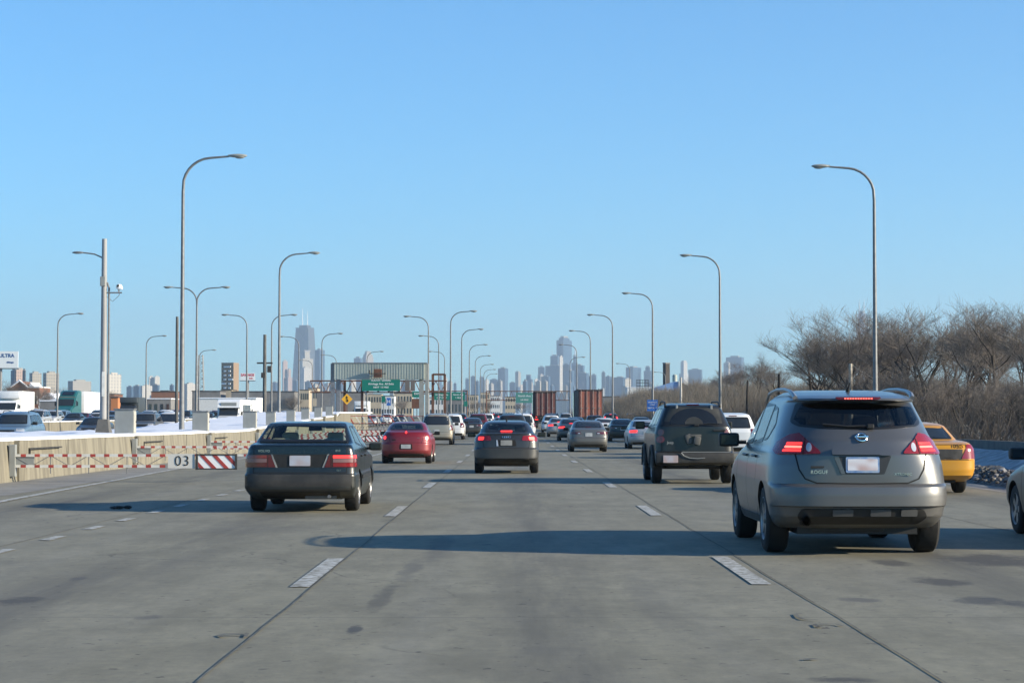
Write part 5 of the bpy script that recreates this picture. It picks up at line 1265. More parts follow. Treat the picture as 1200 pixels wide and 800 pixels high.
van_pol = dict(suv_pol, rw=rpoly([(-.74, 1.12), (.74, 1.12), (.66, 1.60), (-.66, 1.60)], .05), ws=rpoly([(-.78, 1.03), (.78, 1.03), (.64, 1.60), (-.64, 1.60)], .05),
    side=[rpoly([(.45, 1.14), (1.50, 1.12), (1.50, 1.60), (.58, 1.60)], .05), rpoly([(1.58, 1.11), (2.55, 1.09), (2.55, 1.60), (1.58, 1.60)], .04), rpoly([(2.63, 1.09), (3.80, 1.04), (3.10, 1.55), (2.63, 1.60)], .05)],
    tail=rpoly([(.80, .82), (1.06, .82), (1.06, 1.10), (.82, 1.10)], .03), low_r=rpoly([(-.80, .28), (.80, .28), (.82, .36), (-.82, .36)], .03))
van0 = generic(van_sp, 'minivan', van_pol, rails=True)
hatch0 = generic(suv_spec(L=4.1, W=1.74, z0=.22, z1=1.58, rw=.31, wy=(.72, 3.30), track=.845,
    rear=[(.22, .40), (.32, .08), (.40, 0), (.62, 0), (.66, .04), (.98, .07), (1.05, .12), (1.46, .48), (1.52, .58), (1.56, .9), (1.58, 1.3)],
    front=[(.22, .4), (.32, .05), (.45, 0), (.62, .04), (.78, .25), (.92, .85), (1.46, 1.65), (1.54, 1.9), (1.58, 2.2)],
    hw=[(.22, .78), (.34, .84), (.55, .865), (.85, .86), (1.0, .83), (1.05, .79), (1.44, .66), (1.52, .60), (1.58, .42)]), 'hatchback',
    dict(suv_pol, rw=rpoly([(-.60, 1.10), (.60, 1.10), (.52, 1.44), (-.52, 1.44)], .06), ws=rpoly([(-.66, .97), (.66, .97), (.55, 1.44), (-.55, 1.44)], .05),
         side=[rpoly([(.80, 1.06), (1.80, 1.04), (1.80, 1.44), (.98, 1.44)], .05), rpoly([(1.88, 1.04), (2.85, 1.0), (2.40, 1.40), (1.88, 1.44)], .05)],
         tail=rpoly([(.60, .78), (.98, .78), (.98, 1.0), (.66, 1.0)], .03), tail_in=rpoly([(.66, .80), (.78, .80), (.78, .86), (.67, .86)], .01), chmsl=rpoly([(-.12, 1.475), (.12, 1.475), (.12, 1.495), (-.12, 1.495)], .004, 1),
         low_r=rpoly([(-.66, .26), (.66, .26), (.68, .34), (-.68, .34)], .03), low_f=rpoly([(-.55, .28), (.55, .28), (.58, .38), (-.58, .38)], .03), head=rpoly([(.45, .62), (.9, .64), (.95, .78), (.5, .72)], .03), grille=rpoly([(-.34, .55), (.34, .55), (.36, .64), (-.36, .64)], .02),
         gaps=[[(1.84, .30), (1.84, 1.0)], [(2.95, .4), (2.92, .95)]], rgaps=[[(-.6, .70), (.6, .70)]], mz=1.05, my=2.55))
PC = dict(white=((.66, .67, .67), 0, .35, .22), silver=((.36, .37, .38), .5, .34, .35), grey=((.13, .135, .135), .4, .34, .42), dark=((.025, .027, .030), .2, .3, .42), black=((.012, .013, .014), .15, .28, .38),
          blue=((.035, .075, .14), .35, .33, .35), lblue=((.14, .22, .30), .4, .33, .35), beige=((.34, .31, .25), .4, .36, .45), maroon=((.12, .012, .02), .3, .33, .38), green=((.02, .06, .05), .3, .33, .38), tan=((.25, .20, .13), .4, .33, .4), red=((.30, .015, .02), .2, .33, .3))
def pc(n): c = PC[n]; return paint(n, c[0], c[1], c[2], c[3])
protos = {'sedan': sedan0, 'sedanb': sedan1, 'suv': suv0, 'suvb': suv1, 'van': van0, 'hatch': hatch0}
used = {}
def car(kind, px, Y, colour, label, rz=0.0, s=1.0, group=G1, cat='car', X=None, flip=False, dz=0.0):
    p = protos[kind]
    if kind in used: o = copy_tree(p)
    else: o = p; used[kind] = 1
    set_paint(o, pc(colour))
    if X is None: X = PX(px, Y)
    if flip: rz += math.pi
    return put(o, X, Y, label, cat, group, rz, s, dz)
ROW = [
    ('van', 511.5, 117, 'beige', 'beige minivan with a snowy roof just ahead of the small red sedan', 'minivan'),
    ('suv', 528, 140, 'white', 'white wagon peeking out past the beige minivan\'s side', 'car'),
    ('sedan', 552.5, 156, 'dark', 'dark sedan between the beige minivan and the slate sedan', 'car'),
    ('suvb', 537, 188, 'dark', 'dark suv roof showing over the dark sedan, nearer the gantry', 'car'),
    ('suv', 560, 186, 'maroon', 'dark maroon suv roof showing over the dark sedan', 'car'),
    ('suv', 600, 117, 'dark', 'dark-roofed suv almost hidden in front of the slate sedan', 'car'),
    ('van', 612, 143, 'white', 'white van showing past the slate sedan\'s roof', 'van'),
    ('hatch', 646, 186, 'white', 'white hatchback with a dark rear window ahead of the silver sedan', 'car'),
    ('sedanb', 655, 156, 'silver', 'silver sedan with lit brake lights behind the white hatchback', 'car'),
    ('sedanb', 669.5, 134, 'grey', 'small grey sedan half hidden behind the grey family sedan', 'car'),
    ('sedan', 690, 94, 'grey', 'dusty grey family sedan with thin taillights below the rusty container', 'car'),
    ('sedan', 709, 150, 'white', 'white sedan half hidden by the grey family sedan', 'car'),
    ('sedan', 730, 131, 'black', 'low black sedan with a bright plate between grey and silver cars', 'car'),
    ('sedanb', 757, 103, 'silver', 'silver coupe shape partly hidden by the black off-roader', 'car'),
    ('sedanb', 753, 178, 'dark', 'dark sedan ahead of the silver coupe near the blue sign', 'car'),
    ('suvb', 716, 238, 'black', 'black van with lit brake lights ahead of the white sedan', 'van'),
    ('suv', 647, 214, 'dark', 'dark car roof ahead of the white hatchback', 'car'),
    ('van', 663, 285, 'silver', 'silver van beside the rusty container trailer', 'van'),
    ('suv', 860, 78, 'white', 'white suv glimpsed between the black off-roader and the grey crossover', 'car'),
    ('sedan', 675, 176, 'blue', 'blue sedan roof in front of the rusty container', 'car'),
    ('hatch', 697, 188, 'black', 'black hatchback roof in front of the rusty container', 'car'),
    ('suv', 570, 225, 'white', 'white suv far up the second lane', 'car'),
    ('suvb', 578, 262, 'black', 'black suv far up the second lane behind the white one', 'car'),
    ('van', 596, 212, 'tan', 'tan van far ahead of the slate sedan', 'van'),
    ('suvb', 622, 250, 'silver', 'silver suv beside the brown container truck', 'car'),
    ('sedan', 588, 178, 'silver', 'silver sedan beyond the slate sedan\'s mirror', 'car'),
    ('suv', 741, 275, 'grey', 'grey suv far ahead near the blue sign post', 'car'),
    ('van', 601, 262, 'white', 'white van far ahead in the middle lane', 'van'),
    ('suv', 585, 330, 'dark', 'small dark suv by the distant guide sign', 'car'),
    ('suv', 612, 345, 'white', 'small white suv by the distant guide sign', 'car'),
]
for k, px, Y, c, lb, ct in ROW: car(k, px, Y, c, lb, cat=ct)
# the car cut off by the frame's edge on the far side of the crossover
S_ = sedan_spec(L=4.6); o = car('sedan', 0, 22.8, 'dark', 'dark car with only its front wheel and mirror showing by the ploughed snow', X=7.20)
car('sedan', 0, 26.5 + 60, 'silver', 'silver sedan hidden ahead of the yellow taxi', X=8.3)
# container trucks
m_cs = mat('container_side', (.14, .115, .105), .8, var=.25, vscale=1.2); m_cd = mat('container_door_rust', (.42, .13, .08), .8, col2=(.20, .085, .065), vscale=1.1, stretch=(1.4, 1, .6)); m_cd2 = mat('container_door_brown', (.13, .045, .04), .75, col2=(.20, .075, .065), vscale=1.2)
t = make_container_truck('container_truck', m_cs, m_cd); put(t, PX(691.5, 200), 200, 'semi trailer with a rusty red-brown container, patched doors', 'truck', 'container trucks', 0, 1.0)
t = make_container_truck('container_truck', mat('container_side_dark', (.05, .03, .03), .8), m_cd2); put(t, PX(638.5, 242), 242, 'semi trailer with a dark brown container and bright exhaust stack', 'truck', 'container trucks', 0, 1.05)

# ================================================================= ONCOMING AND REVERSIBLE LANES
G2 = 'oncoming cars beyond the median'
ONC = [  # kind, px centre, Y, colour, label, cat
    ('suv', 6, 96, 'lblue', 'steel-blue suv cut by the picture edge above the snow', 'car', 1.0),
    ('sedan', 103, 132, 'dark', 'dark sedan nosing out from behind the camera pole\'s concrete base', 'car', 1.0),
    ('suv', 165, 146, 'grey', 'grey suv to one side of the white van behind the big cabinet', 'car', 1.0),
    ('van', 193, 150, 'white', 'white van with a dark windshield next to the grey suv behind the snow', 'van', 1.0),
    ('sedan', 304, 190, 'dark', 'dark car right behind the white shuttle bus', 'car', 1.0),
    ('suv', 327, 205, 'maroon', 'dark red suv with lights behind the tall curved lamp', 'car', 1.0),
    ('suv', 349, 215, 'dark', 'dark suv between the dark red car and the grey van past the bus', 'car', 1.0),
    ('van', 370, 230, 'silver', 'silver van short of the grey gantry', 'van', 1.0),
    ('sedan', 17, 205, 'dark', 'dark sedan roof behind the steel-blue suv', 'car', 1.0),
    ('van', 38, 195, 'silver', 'silver minivan in the queue next to the steel-blue suv', 'minivan', 1.0),
    ('suv', 56, 225, 'silver', 'silver suv in the queue between minivan and blue-grey suv', 'car', 1.0),
    ('suv', 67, 240, 'lblue', 'blue-grey suv in the queue before the green semi truck', 'car', 1.0),
    ('sedan', 81, 200, 'black', 'black sedan below the green semi truck', 'car', 1.0),
    ('sedan', 93, 235, 'maroon', 'maroon sedan below the white trailer', 'car', 1.0),
    ('sedan', 108, 245, 'white', 'white sedan below the white trailer by the camera pole', 'car', 1.0),
    ('suv', 171, 250, 'silver', 'silver suv behind the grey suv and white van', 'car', 1.0),
    ('van', 190, 235, 'white', 'white minivan roof behind the other white van', 'minivan', 1.0),
    ('suv', 213, 250, 'black', 'black suv by the foot of the tall curved lamp', 'car', 1.0),
    ('sedan', 240, 250, 'dark', 'dark sedan ahead of the shuttle bus in the far lane', 'car', 1.0),
    ('suv', 225, 300, 'blue', 'navy suv seen past the lamp post near the low warehouse', 'car', 1.0),
    ('suv', 400, 245, 'black', 'black suv under the grey gantry', 'car', 1.0),
    ('van', 418, 268, 'white', 'white van under the green sign on the gantry', 'van', 1.0),
    ('sedan', 434, 262, 'silver', 'silver sedan under the green sign on the gantry', 'car', 1.0),
    ('hatch', 452, 300, 'white', 'white hatchback under the green sign on the gantry', 'car', 1.0),
    ('sedan', 468, 290, 'dark', 'dark sedan seen through the gantry by its second leg', 'car', 1.0),
    ('suv', 345, 320, 'white', 'white suv beyond the dark suv past the bus', 'car', 1.0),
    ('sedan', 385, 330, 'beige', 'beige sedan beyond the first gantry leg', 'car', 1.0),
    ('suv', 130, 300, 'lblue', 'pale blue suv behind the big cabinet', 'car', 1.0),
    ('suv', 150, 270, 'dark', 'dark suv below the black-fronted truck', 'car', 1.0),
]
for k, px, Y, c, lb, ct, s in ONC:
    X = PX(px, Y); o = car(k, 0, Y, c, lb, cat=ct, X=X, flip=True, group=G2, s=s, dz=.12 + (.25 if X < -36 else .0)); o.location.y = Y + 4.6
r_ = random.Random(31)
for k in range(26):
    Y = r_.uniform(250, 420); X = r_.choice([-24.5, -28, -39, -43, -47, -51, -56, -60]) ; c = r_.choice(['white', 'silver', 'dark', 'black', 'white', 'lblue', 'maroon'])
    nm = {'lblue': 'pale blue', 'black': 'black', 'dark': 'dark blue'}.get(c, c)
    o = car(r_.choice(['sedan', 'suv', 'van', 'hatch', 'suv']), 0, Y, c, nm + ' car far back in the queue beyond the median', X=X, flip=True, group=nm + ' cars far back in the oncoming queue', dz=.15 + (.25 if X < -36 else 0))
t = make_bus(); put(t, PX(266, 196), 196 + 8.6, 'white shuttle bus with a grey destination sign and lit headlights', 'bus', G2, math.pi, 1.0, .1)
t = make_semi(); put(t, PX(78, 300), 300 + 22, 'green semi truck with a streamlined cab pulling a long white trailer', 'truck', G2, math.pi, 1.1, .4)
bt = make_box_truck(); put(bt, PX(8, 250), 250 + 8.4, 'white box truck ahead of the brick house', 'truck', G2, math.pi, 1.15, .4)
t = make_box_truck(paint('black_cab', (.02, .022, .025), .1, .3, .3), mat('dark_cargo', (.045, .055, .06), .6)); put(t, PX(148, 290), 290 + 8.4, 'dark boxy truck behind the grey suv near the orange-roofed shops', 'truck', G2, math.pi, 1.05, .3)
t = copy_tree(bt); put(t, PX(285, 330), 330 + 8.4, 'white box truck beyond the shuttle bus', 'truck', G2, math.pi, 1.0, .3)
t = copy_tree(bt); put(t, PX(422, 360), 360 + 8.4, 'white box truck far off under the gantry', 'truck', G2, math.pi, 1.0, .3)

# ================================================================= LAMPS
LAMPM = {}
def lamp(px, top, dirn, label, arm=2.3, X=None, Y=None, double=False, H=12.6):
    if Y is None: Y = (H + .35 - CH) * F / (HZ - top)
    if X is None: X = PX(px, Y)
    r = empty('street_lamp', (X, Y, zr(Y)), 0, label, 'street lamp', 'tall curved highway lamps')
    h = PZ(top, Y) - zr(Y)
    key = (round(h, 1), round(arm, 1), double)
    if key not in LAMPM:
        b = bmesh.new(); R_ = 1.25; pts = [(0, 0, 0), (0, 0, 3), (0, 0, 6), (0, 0, h - R_ - .3)]; rs = [.125, .108, .092, .070]
        for k in range(1, 8):
            a = k / 7 * rad(86); pts.append((R_ * (1 - math.cos(a)), 0, h - R_ - .045 + R_ * math.sin(a))); rs.append(.066 - .002 * k)
        pts.append((arm - .3, 0, h + .02)); rs.append(.042)
        if double:
            tube(b, pts[:4], rs[:4], 10); 
            for s in (1, -1): tube(b, [(0, 0, h - R_ - .5)] + [(s * p[0], 0, p[2]) for p in pts[3:]], [.06] + rs[3:], 8)
        else: tube(b, pts, rs, 10)
        cyl(b, (0, 0, 0), (0, 0, .9), .17, 12)
        o = obj('pole', b, m_steel, None, 40)
        b = bmesh.new()
        for s in ((1, -1) if double else (1,)):
            ellipsoid(b, (s * (arm + .10), 0, h + .05), (.42, .15, .085)); box(b, (s * (arm - .18), 0, h + .05), (.30, .12, .10), bev=.02)
            ellipsoid(b, (s * (arm + .18), 0, h - .01), (.22, .12, .07))
        o2 = obj('lamp_head', b, m_greyw, None, 40)
        LAMPM[key] = (o.data, o2.data); bpy.data.objects.remove(o); bpy.data.objects.remove(o2)
    a, b2 = LAMPM[key]
    for nm, d in (('pole', a), ('lamp_head', b2)): link(bpy.data.objects.new(nm, d), r)
    r.rotation_euler = (0, 0, 0 if dirn > 0 else math.pi)
    return r
lamp(213, 184, 1, 'tallest curved lamp, rising from the snowy median past the number 03 plate')
lamp(327, 297, 1, 'second tall lamp of the median row, above the black sedan')
lamp(377, 391, 1, 'slim lamp with its arm above the twin-antenna tower\'s flank')
lamp(430, 412, 1, 'slim lamp rising behind the grey gantry panel')
lamp(528, 365, 1, 'tallest lamp of the middle row past the gantry')
lamp(541, 386, 1, 'second lamp of the middle row past the gantry')
lamp(550, 404, 1, 'third lamp of the middle row past the gantry')
lamp(557, 417, 1, 'fourth lamp of the middle row past the gantry')
lamp(563, 427, 1, 'fifth lamp of the middle row past the gantry')
lamp(567, 433, 1, 'sixth lamp of the middle row past the gantry')
lamp(570, 438, 1, 'last and smallest lamp of the middle row')
lamp(502, 371, -1, 'tall lamp at the gantry leg with its arm towards the oncoming lanes')
lamp(514, 394, -1, 'lamp beside the gantry with its arm towards the oncoming lanes')
lamp(521, 412, -1, 'small lamp beyond the gantry with its arm towards the oncoming lanes')
lamp(289, 369, -1, 'lamp over the shuttle bus with its arm towards the trucks')
lamp(350, 395, -1, 'lamp crossing the foot of the twin-antenna tower')
lamp(394, 416, -1, 'thin lamp just before the gantry leg, arm towards the trucks')
lamp(67, 368, 1, 'lamp rising by the green semi truck')
lamp(171, 394, 1, 'lamp rising by the dark boxy truck')
lamp(318, 369, 1, 'lamp just beside the second median lamp')
lamp(366, 422, -1, 'small far lamp near the twin-antenna tower')
lamp(230, 337, 1, 'lamp with two arms like a T beside the tallest lamp', arm=2.4, double=True)
lamp(233, 410, 1, 'small far lamp beside the lattice mast')
lamp(1026, 196, -1, 'tall curved lamp rising behind the grey crossover\'s roof', arm=2.35)
lamp(844, 300, -1, 'tall curved lamp rising behind the black off-roader')
lamp(765, 344, -1, 'tall curved lamp carrying the small blue sign')
lamp(718, 369, -1, 'curved lamp beside the rusty container trailer')
lamp(692, 388, -1, 'lamp rising over the rusty container')
lamp(676, 404, -1, 'lamp in front of the tallest glass tower, nearer the rusty container')
lamp(668, 418, 1, 'lamp in front of the tallest glass tower with arm to the other side')
lamp(738, 426, -1, 'small far lamp over the dry brush')
lamp(780, 436, -1, 'small far lamp before the blue-roofed building')

# small blue sign on a lamp
Yb = 186; r = empty('blue_sign', (PX(764.3, Yb), Yb, 0), 0, 'small square blue road sign mounted on a tall lamp by the dry brush', 'sign')
b = bmesh.new(); zc = PZ(475, Yb); box(b, (0, -.2, zc), (.95, .03, 1.0), bev=.01); bd = obj('sign_board', b, m_signb, r)
for k, (t_, z) in enumerate((('HIGHWAY', .28), ('ASSIST', .05), ('NEXT EXIT', -.22))): text('lettering', t_, .17, (0, -.225, zc + z), m_signw, bd, .003)
b = bmesh.new(); box(b, (0, -.13, zc), (.3, .12, .3)); obj('bracket', b, m_steel, r)

# ================================================================= TALL POLE WITH CAMERA
Yp = 72; r = empty('camera_pole', (PX(121, Yp), Yp, 0), 0, 'thick grey pole with lamp arm and traffic camera on a concrete base', 'pole')
zt = PZ(280, Yp)
b = bmesh.new(); tube(b, [(0, 0, .9), (0, 0, zt)], [.125, .085], 14); obj('mast', b, mat('weathered_pole', (.27, .27, .27), .7, var=.15, stretch=(1, 1, .1)), r, 40)
b = bmesh.new(); tube(b, [(.17, 0, 1.0), (.17, 0, zt - 1.7), (.10, 0, zt - 1.5)], .035, 8); obj('conduit', b, m_steel, r, 40)
b = bmesh.new(); z0, z1 = .93, PZ(491, Yp); w = [(-.30, -.30), (.30, -.30), (.30, .30), (-.30, .30)]
v0 = [b.verts.new((x * .85 + .02, y, z0)) for x, y in w]; v1 = [b.verts.new((x * .55 + .02, y * .6, z1)) for x, y in w]
for k in range(4): b.faces.new((v0[k], v0[(k + 1) % 4], v1[(k + 1) % 4], v1[k]))
b.faces.new(v1); obj('concrete_base', b, m_barrier, r)
za = PZ(296, Yp); b = bmesh.new(); tube(b, [(-.06, 0, za - .18), (-.35, 0, za - .05), (-.75, 0, za - .0)], .025, 8); ellipsoid(b, (-.92, 0, za), (.2, .08, .045)); obj('lamp_arm', b, m_steel, r, 40)
b = bmesh.new(); box(b, (-.02, -.13, PZ(330, Yp)), (.18, .14, .33), bev=.02); obj('equipment_box', b, m_greyw, r)
zc = PZ(343, Yp); b = bmesh.new(); cyl(b, (.08, -.02, zc), (.62, -.02, zc), .025, 8); tube(b, [(.08, -.02, zc - .12), (.3, -.02, zc - .30), (.52, -.02, zc - .1), (.55, -.02, zc + .15)], .01, 6)
tube(b, [(.50, -.02, zc), (.50, -.02, zc + .14)], .02, 6); obj('camera_bracket', b, m_steel, r, 40)
b = bmesh.new(); ellipsoid(b, (.52, -.02, zc + .20), (.11, .11, .10)); box(b, (.57, -.05, zc + .16), (.14, .12, .10), bev=.02); obj('traffic_camera', b, m_signw, r, 40)
b = bmesh.new(); ellipsoid(b, (.50, -.10, zc + .23), (.05, .05, .05)); obj('camera_lens', b, m_blk, r, 40)
b = bmesh.new(); box(b, (.02, -.13, PZ(450, Yp)), (.10, .01, .85)); obj('paper_notice', b, m_whitep, r)
# pole pair and utility poles (px, top, base Y, thickness, label)
def upole(px, top, Y, rr, label, extra=None, m=None):
    r = empty('utility_pole', (PX(px, Y), Y, zr(Y)), 0, label, 'pole', 'plain poles along the road'); h = PZ(top, Y) - zr(Y)
    b = bmesh.new(); tube(b, [(0, 0, 0), (0, 0, h)], [rr, rr * .75], 8); obj('shaft', b, m or m_barrier, r, 40)
    if extra == 'cross':
        b = bmesh.new(); box(b, (0, 0, h * .72), (1.2, .1, .12)); box(b, (.35, 0, h * .66), (.3, .2, .5)); box(b, (-.1, -.15, h * .6), (.3, .2, .4)); obj('crossarm', b, m_blkd, r)
    return r
upole(207, 371, 150, .13, 'plain grey pole close beside the tallest lamp')
upole(310, 392, 160, .16, 'dark pole with equipment boxes between the bus and the dark red car', 'cross')
upole(997, 426, 118, .13, 'pale wooden post between the crossover\'s roof antenna and the trees', m=mat('pale_post', (.40, .36, .30), .9))
upole(798, 442, 210, .14, 'pale post in front of the blue-roofed building', m=mat('pale_post2', (.42, .40, .36), .9))
upole(874, 446, 150, .10, 'leaning brown post in the dry brush', m=m_bark).rotation_euler = (0, rad(2), 0)
upole(913, 438, 130, .09, 'dark thin post at the crossover\'s front roof rail', m=m_bark)
# cable from the pale post
b = bmesh.new(); p0 = P(998, 427, 118); p1 = P(1060, 452, 122); tube(b, [p0 + (p1 - p0) * t - Vector((0, 0, 1.2 * t * (1 - t))) for t in [k / 8 for k in range(9)]], .02, 4); meta(obj('overhead_cable', b, m_steel), 'thin sagging cable from the pale wooden post into the trees', 'cable')

# lattice mast, far
def lattice(px, top, Y, w, label):
    r = empty('lattice_mast', (PX(px, Y), Y, zr(Y)), 0, label, 'mast'); h = PZ(top, Y) - zr(Y); b = bmesh.new(); n = 16
    for s in (-1, 1):
        for q in (-1, 1): cyl(b, (s * w, q * w, 0), (s * w * .5, q * w * .5, h), .12, 4)
    for k in range(n):
        a = w * (1 - .5 * k / n); c = w * (1 - .5 * (k + 1) / n); s = 1 if k % 2 else -1; cyl(b, (-s * a, -a, h * k / n), (s * c, -c, h * (k + 1) / n), .08, 4); cyl(b, (-a, -a, h * k / n), (a, -a, h * k / n), .07, 4)
    obj('mast_frame', b, m_steel, r); return r
lattice(235, 416, 700, 1.3, 'lattice radio mast beside the T-shaped lamp')

# ================================================================= SIGN GANTRIES
Yg = 163; zg = zr(Yg); r = empty('sign_gantry', (0, Yg, zg), 0, 'grey sheet-metal gantry on four posts spanning the closed express entrance', 'gantry')
x0, x1 = PX(389, Yg), PX(500.5, Yg); zt, zb = PZ(426, Yg) - zg, PZ(444.5, Yg) - zg
b = bmesh.new(); box(b, ((x0 + x1) / 2, .1, (zt + zb) / 2), (x1 - x0 - .35, .9, zt - zb), bev=.01)
n = 34
for k in range(n): box(b, (x0 + .25 + (x1 - x0 - .5) * k / (n - 1), -.36, (zt + zb) / 2), (.08, .03, zt - zb - .06))
obj('panel', b, mat('gantry_sheet', (.38, .42, .37), .6, col2=(.28, .31, .28), vscale=.8, stretch=(1, 1, .15)), r)
b = bmesh.new(); box(b, ((x0 + x1) / 2, .1, zt + .04), (x1 - x0, 1.0, .07)); obj('panel_cap', b, m_steel, r)
for x, ww in ((x0 + .05, .30), (x0 + .50, .30), (x1 - .45, .34), (x1 - .02, .26)):
    b = bmesh.new(); box(b, (x, .1 if ww != .30 else .0, (zt + .0) / 2), (ww, .35, zt + .0), bev=.01); obj('post', b, m_greyw if ww != .30 else m_steel, r)
b = bmesh.new(); box(b, (PX(443.5, Yg), -.80, PZ(437.5, Yg) - zg), (.62, .35, .66), bev=.03); o = obj('signal_box', b, m_brownst, r)
b = bmesh.new(); cyl(b, (PX(443.5, Yg), -1.0, PZ(438, Yg) - zg), (PX(443.5, Yg), -.3, PZ(438, Yg) - zg), .05); cyl(b, (PX(434, Yg), -1.1, PZ(438, Yg) - zg), (PX(453, Yg), -1.1, PZ(438, Yg) - zg), .035); cyl(b, (PX(434, Yg), -1.1, PZ(438, Yg) - zg), (PX(434, Yg), -1.1, PZ(434, Yg) - zg), .05); obj('signal_arm', b, m_blkd, r)
def guide_sign(parent, px0, px1, py0, py1, Y, lines, m=None, base=None, z_par=0.0, off=-.5):
    x0, x1 = PX(px0, Y), PX(px1, Y); zt, zb = PZ(py0, Y) - z_par, PZ(py1, Y) - z_par
    b = bmesh.new(); box(b, ((x0 + x1) / 2, off, (zt + zb) / 2), (x1 - x0, .06, zt - zb)); s = obj('sign_board', b, m or m_signg, parent)
    for t_, fz, sz in lines: text('lettering', t_, sz * (zt - zb), ((x0 + x1) / 2, off - .04, zb + (zt - zb) * fz), m_signw, s, .003, bold=.004)
    return s
# second gantry behind, rusty, with the green sign
Y2 = 215; z2 = zr(Y2); r = empty('sign_gantry', (0, Y2, z2), 0, 'rusty truss gantry holding the wide green sign seen under the grey gantry', 'gantry')
xa, xb = PX(352, Y2), PX(523, Y2); b = bmesh.new()
for z in (PZ(459.5, Y2) - z2, PZ(446, Y2) - z2):
    for y in (0, .9): cyl(b, (xa + 1, y, z), (xb, y, z), .07, 6)
n = 26; zlo, zhi = PZ(459.5, Y2) - z2, PZ(446, Y2) - z2
for k in range(n):
    u0 = xa + 1 + (xb - xa - 1) * k / n; u1 = xa + 1 + (xb - xa - 1) * (k + 1) / n
    if k % 2: cyl(b, (u0, 0, zlo), (u1, 0, zhi), .04, 4)
    else: cyl(b, (u0, 0, zhi), (u1, 0, zlo), .04, 4)
obj('truss', b, m_brownst, r)
for px in (403.5, 424, 507, 521):
    b = bmesh.new(); zt_ = PZ(438 if px > 500 else 445, Y2) - z2; box(b, (PX(px, Y2), .4, zt_ / 2), (.26, .3, zt_)); obj('post', b, m_brownst, r)
b = bmesh.new(); box(b, (PX(514, Y2), .4, PZ(438.5, Y2) - z2), (PX(521, Y2) - PX(507, Y2), .3, .2)); obj('post_tie', b, m_brownst, r)
guide_sign(r, 424.5, 469, 444.8, 458, Y2, [('SOUTH  OHARE', .93, .24), ('Armitage Ave  All Exits', .62, .24), ('NEXT  1/2 MILE', .32, .20)], z_par=z2)
for a, b_ in ((475, 480.5), (481.3, 486.5)):
    q = bmesh.new(); box(q, (PX((a + b_) / 2, Y2), -.5, PZ(451.5, Y2) - z2), (PX(b_, Y2) - PX(a, Y2), .1, PZ(445, Y2) - PZ(458, Y2))); obj('sign_back', q, mat('bare_sign_back', (.13, .11, .10), .6), r)
# small signs between
def post_sign(px0, px1, py0, py1, Y, m, label, lines=(), diamond=False, name='road_sign', legs=1, m_leg=None):
    cx = PX((px0 + px1) / 2, Y); zc = (PZ(py0, Y) + PZ(py1, Y)) / 2; w = PX(px1, Y) - PX(px0, Y); h = PZ(py0, Y) - PZ(py1, Y)
    r = empty(name, (cx, Y, zr(Y)), 0, label, 'sign'); zc -= zr(Y); b = bmesh.new()
    if diamond: prism(b, [(0, -h / 2), (w / 2, 0), (0, h / 2), (-w / 2, 0)], lambda a, c, d: (a, d, zc + c), -.03, .0)
    else: box(b, (0, 0, zc), (w, .04, h), bev=.005)
    s = obj('sign_board', b, m, r)
    for k, (t_, fz, sz) in enumerate(lines): text('lettering', t_, sz * h, (0, -.04, zc + h * (fz - .5)), m_signw if m is not m_signy else m_seam, s, .003, bold=.003)
    b = bmesh.new()
    for k in range(legs): box(b, ((k - (legs - 1) / 2) * w * .7, .06, zc / 2 + h * .2), (.07, .05, zc + h * .4))
    obj('sign_post', b, m_leg or m_steel, r); return r, s, zc
q, s, zc = post_sign(400, 413, 461, 474, 168, m_signy, 'yellow diamond merge sign under the grey gantry', diamond=True, m_leg=m_brownst)
b = bmesh.new(); prism(b, [(-.03, -.22), (.03, -.22), (.03, .10), (.09, .10), (0, .26), (-.09, .10), (-.03, .10)], lambda a, c, d: (a, d, zc + c), -.05, -.034); prism(b, [(.06, -.22), (.12, -.22), (.10, -.05), (.045, .02), (.045, -.06)], lambda a, c, d: (a, d, zc + c), -.05, -.034); obj('merge_arrow', b, m_seam, s)
post_sign(453, 458, 466, 475, 240, m_signb, 'small blue sign seen through the gantry', [('H', .5, .6)])
post_sign(447, 451.5, 464, 471, 230, m_signg, 'small dark green sign seen through the gantry')
post_sign(483, 494, 458.5, 465.5, 178, m_signg, 'small green exit sign above a brown box at the gantry leg', [('EXIT', .6, .45)])
post_sign(482.5, 494, 467, 478.5, 177, m_brownst, 'brown boxy panel below the small green exit sign', name='equipment_panel', legs=2)
# third: green pair past the gantry
Y3 = 330; z3 = zr(Y3); r = empty('sign_gantry', (0, Y3, z3), 0, 'far gantry with two green guide signs in the middle lamp row', 'gantry')
guide_sign(r, 508, 527.5, 459.5, 468.5, Y3, [('Armitage Ave', .68, .30), ('EXIT ONLY', .28, .26)], z_par=z3); guide_sign(r, 529, 545, 459.5, 468.5, Y3, [('North Ave', .68, .30), ('1 MILE', .28, .28)], z_par=z3)
guide_sign(r, 543.5, 548, 470, 476, Y3, [], z_par=z3)
b = bmesh.new()
for z in (458.2, 461.5): cyl(b, (PX(495, Y3), 0, PZ(z, Y3) - z3), (PX(548, Y3), 0, PZ(z, Y3) - z3), .08, 5)
for px in (496, 547.5): cyl(b, (PX(px, Y3), 0, 0), (PX(px, Y3), 0, PZ(457, Y3) - z3), .12, 6)
obj('truss', b, m_brownst, r)
Y4 = 420; z4 = zr(Y4); r = empty('sign_gantry', (0, Y4, z4), 0, 'far long gantry across the lanes with a pale green sign before the brown container truck', 'gantry')
guide_sign(r, 604.5, 624.5, 460, 472, Y4, [('North Ave', .68, .28), ('3/4 MILE', .30, .22)], m=mat('faded_green', (.06, .22, .19), .5), z_par=z4)
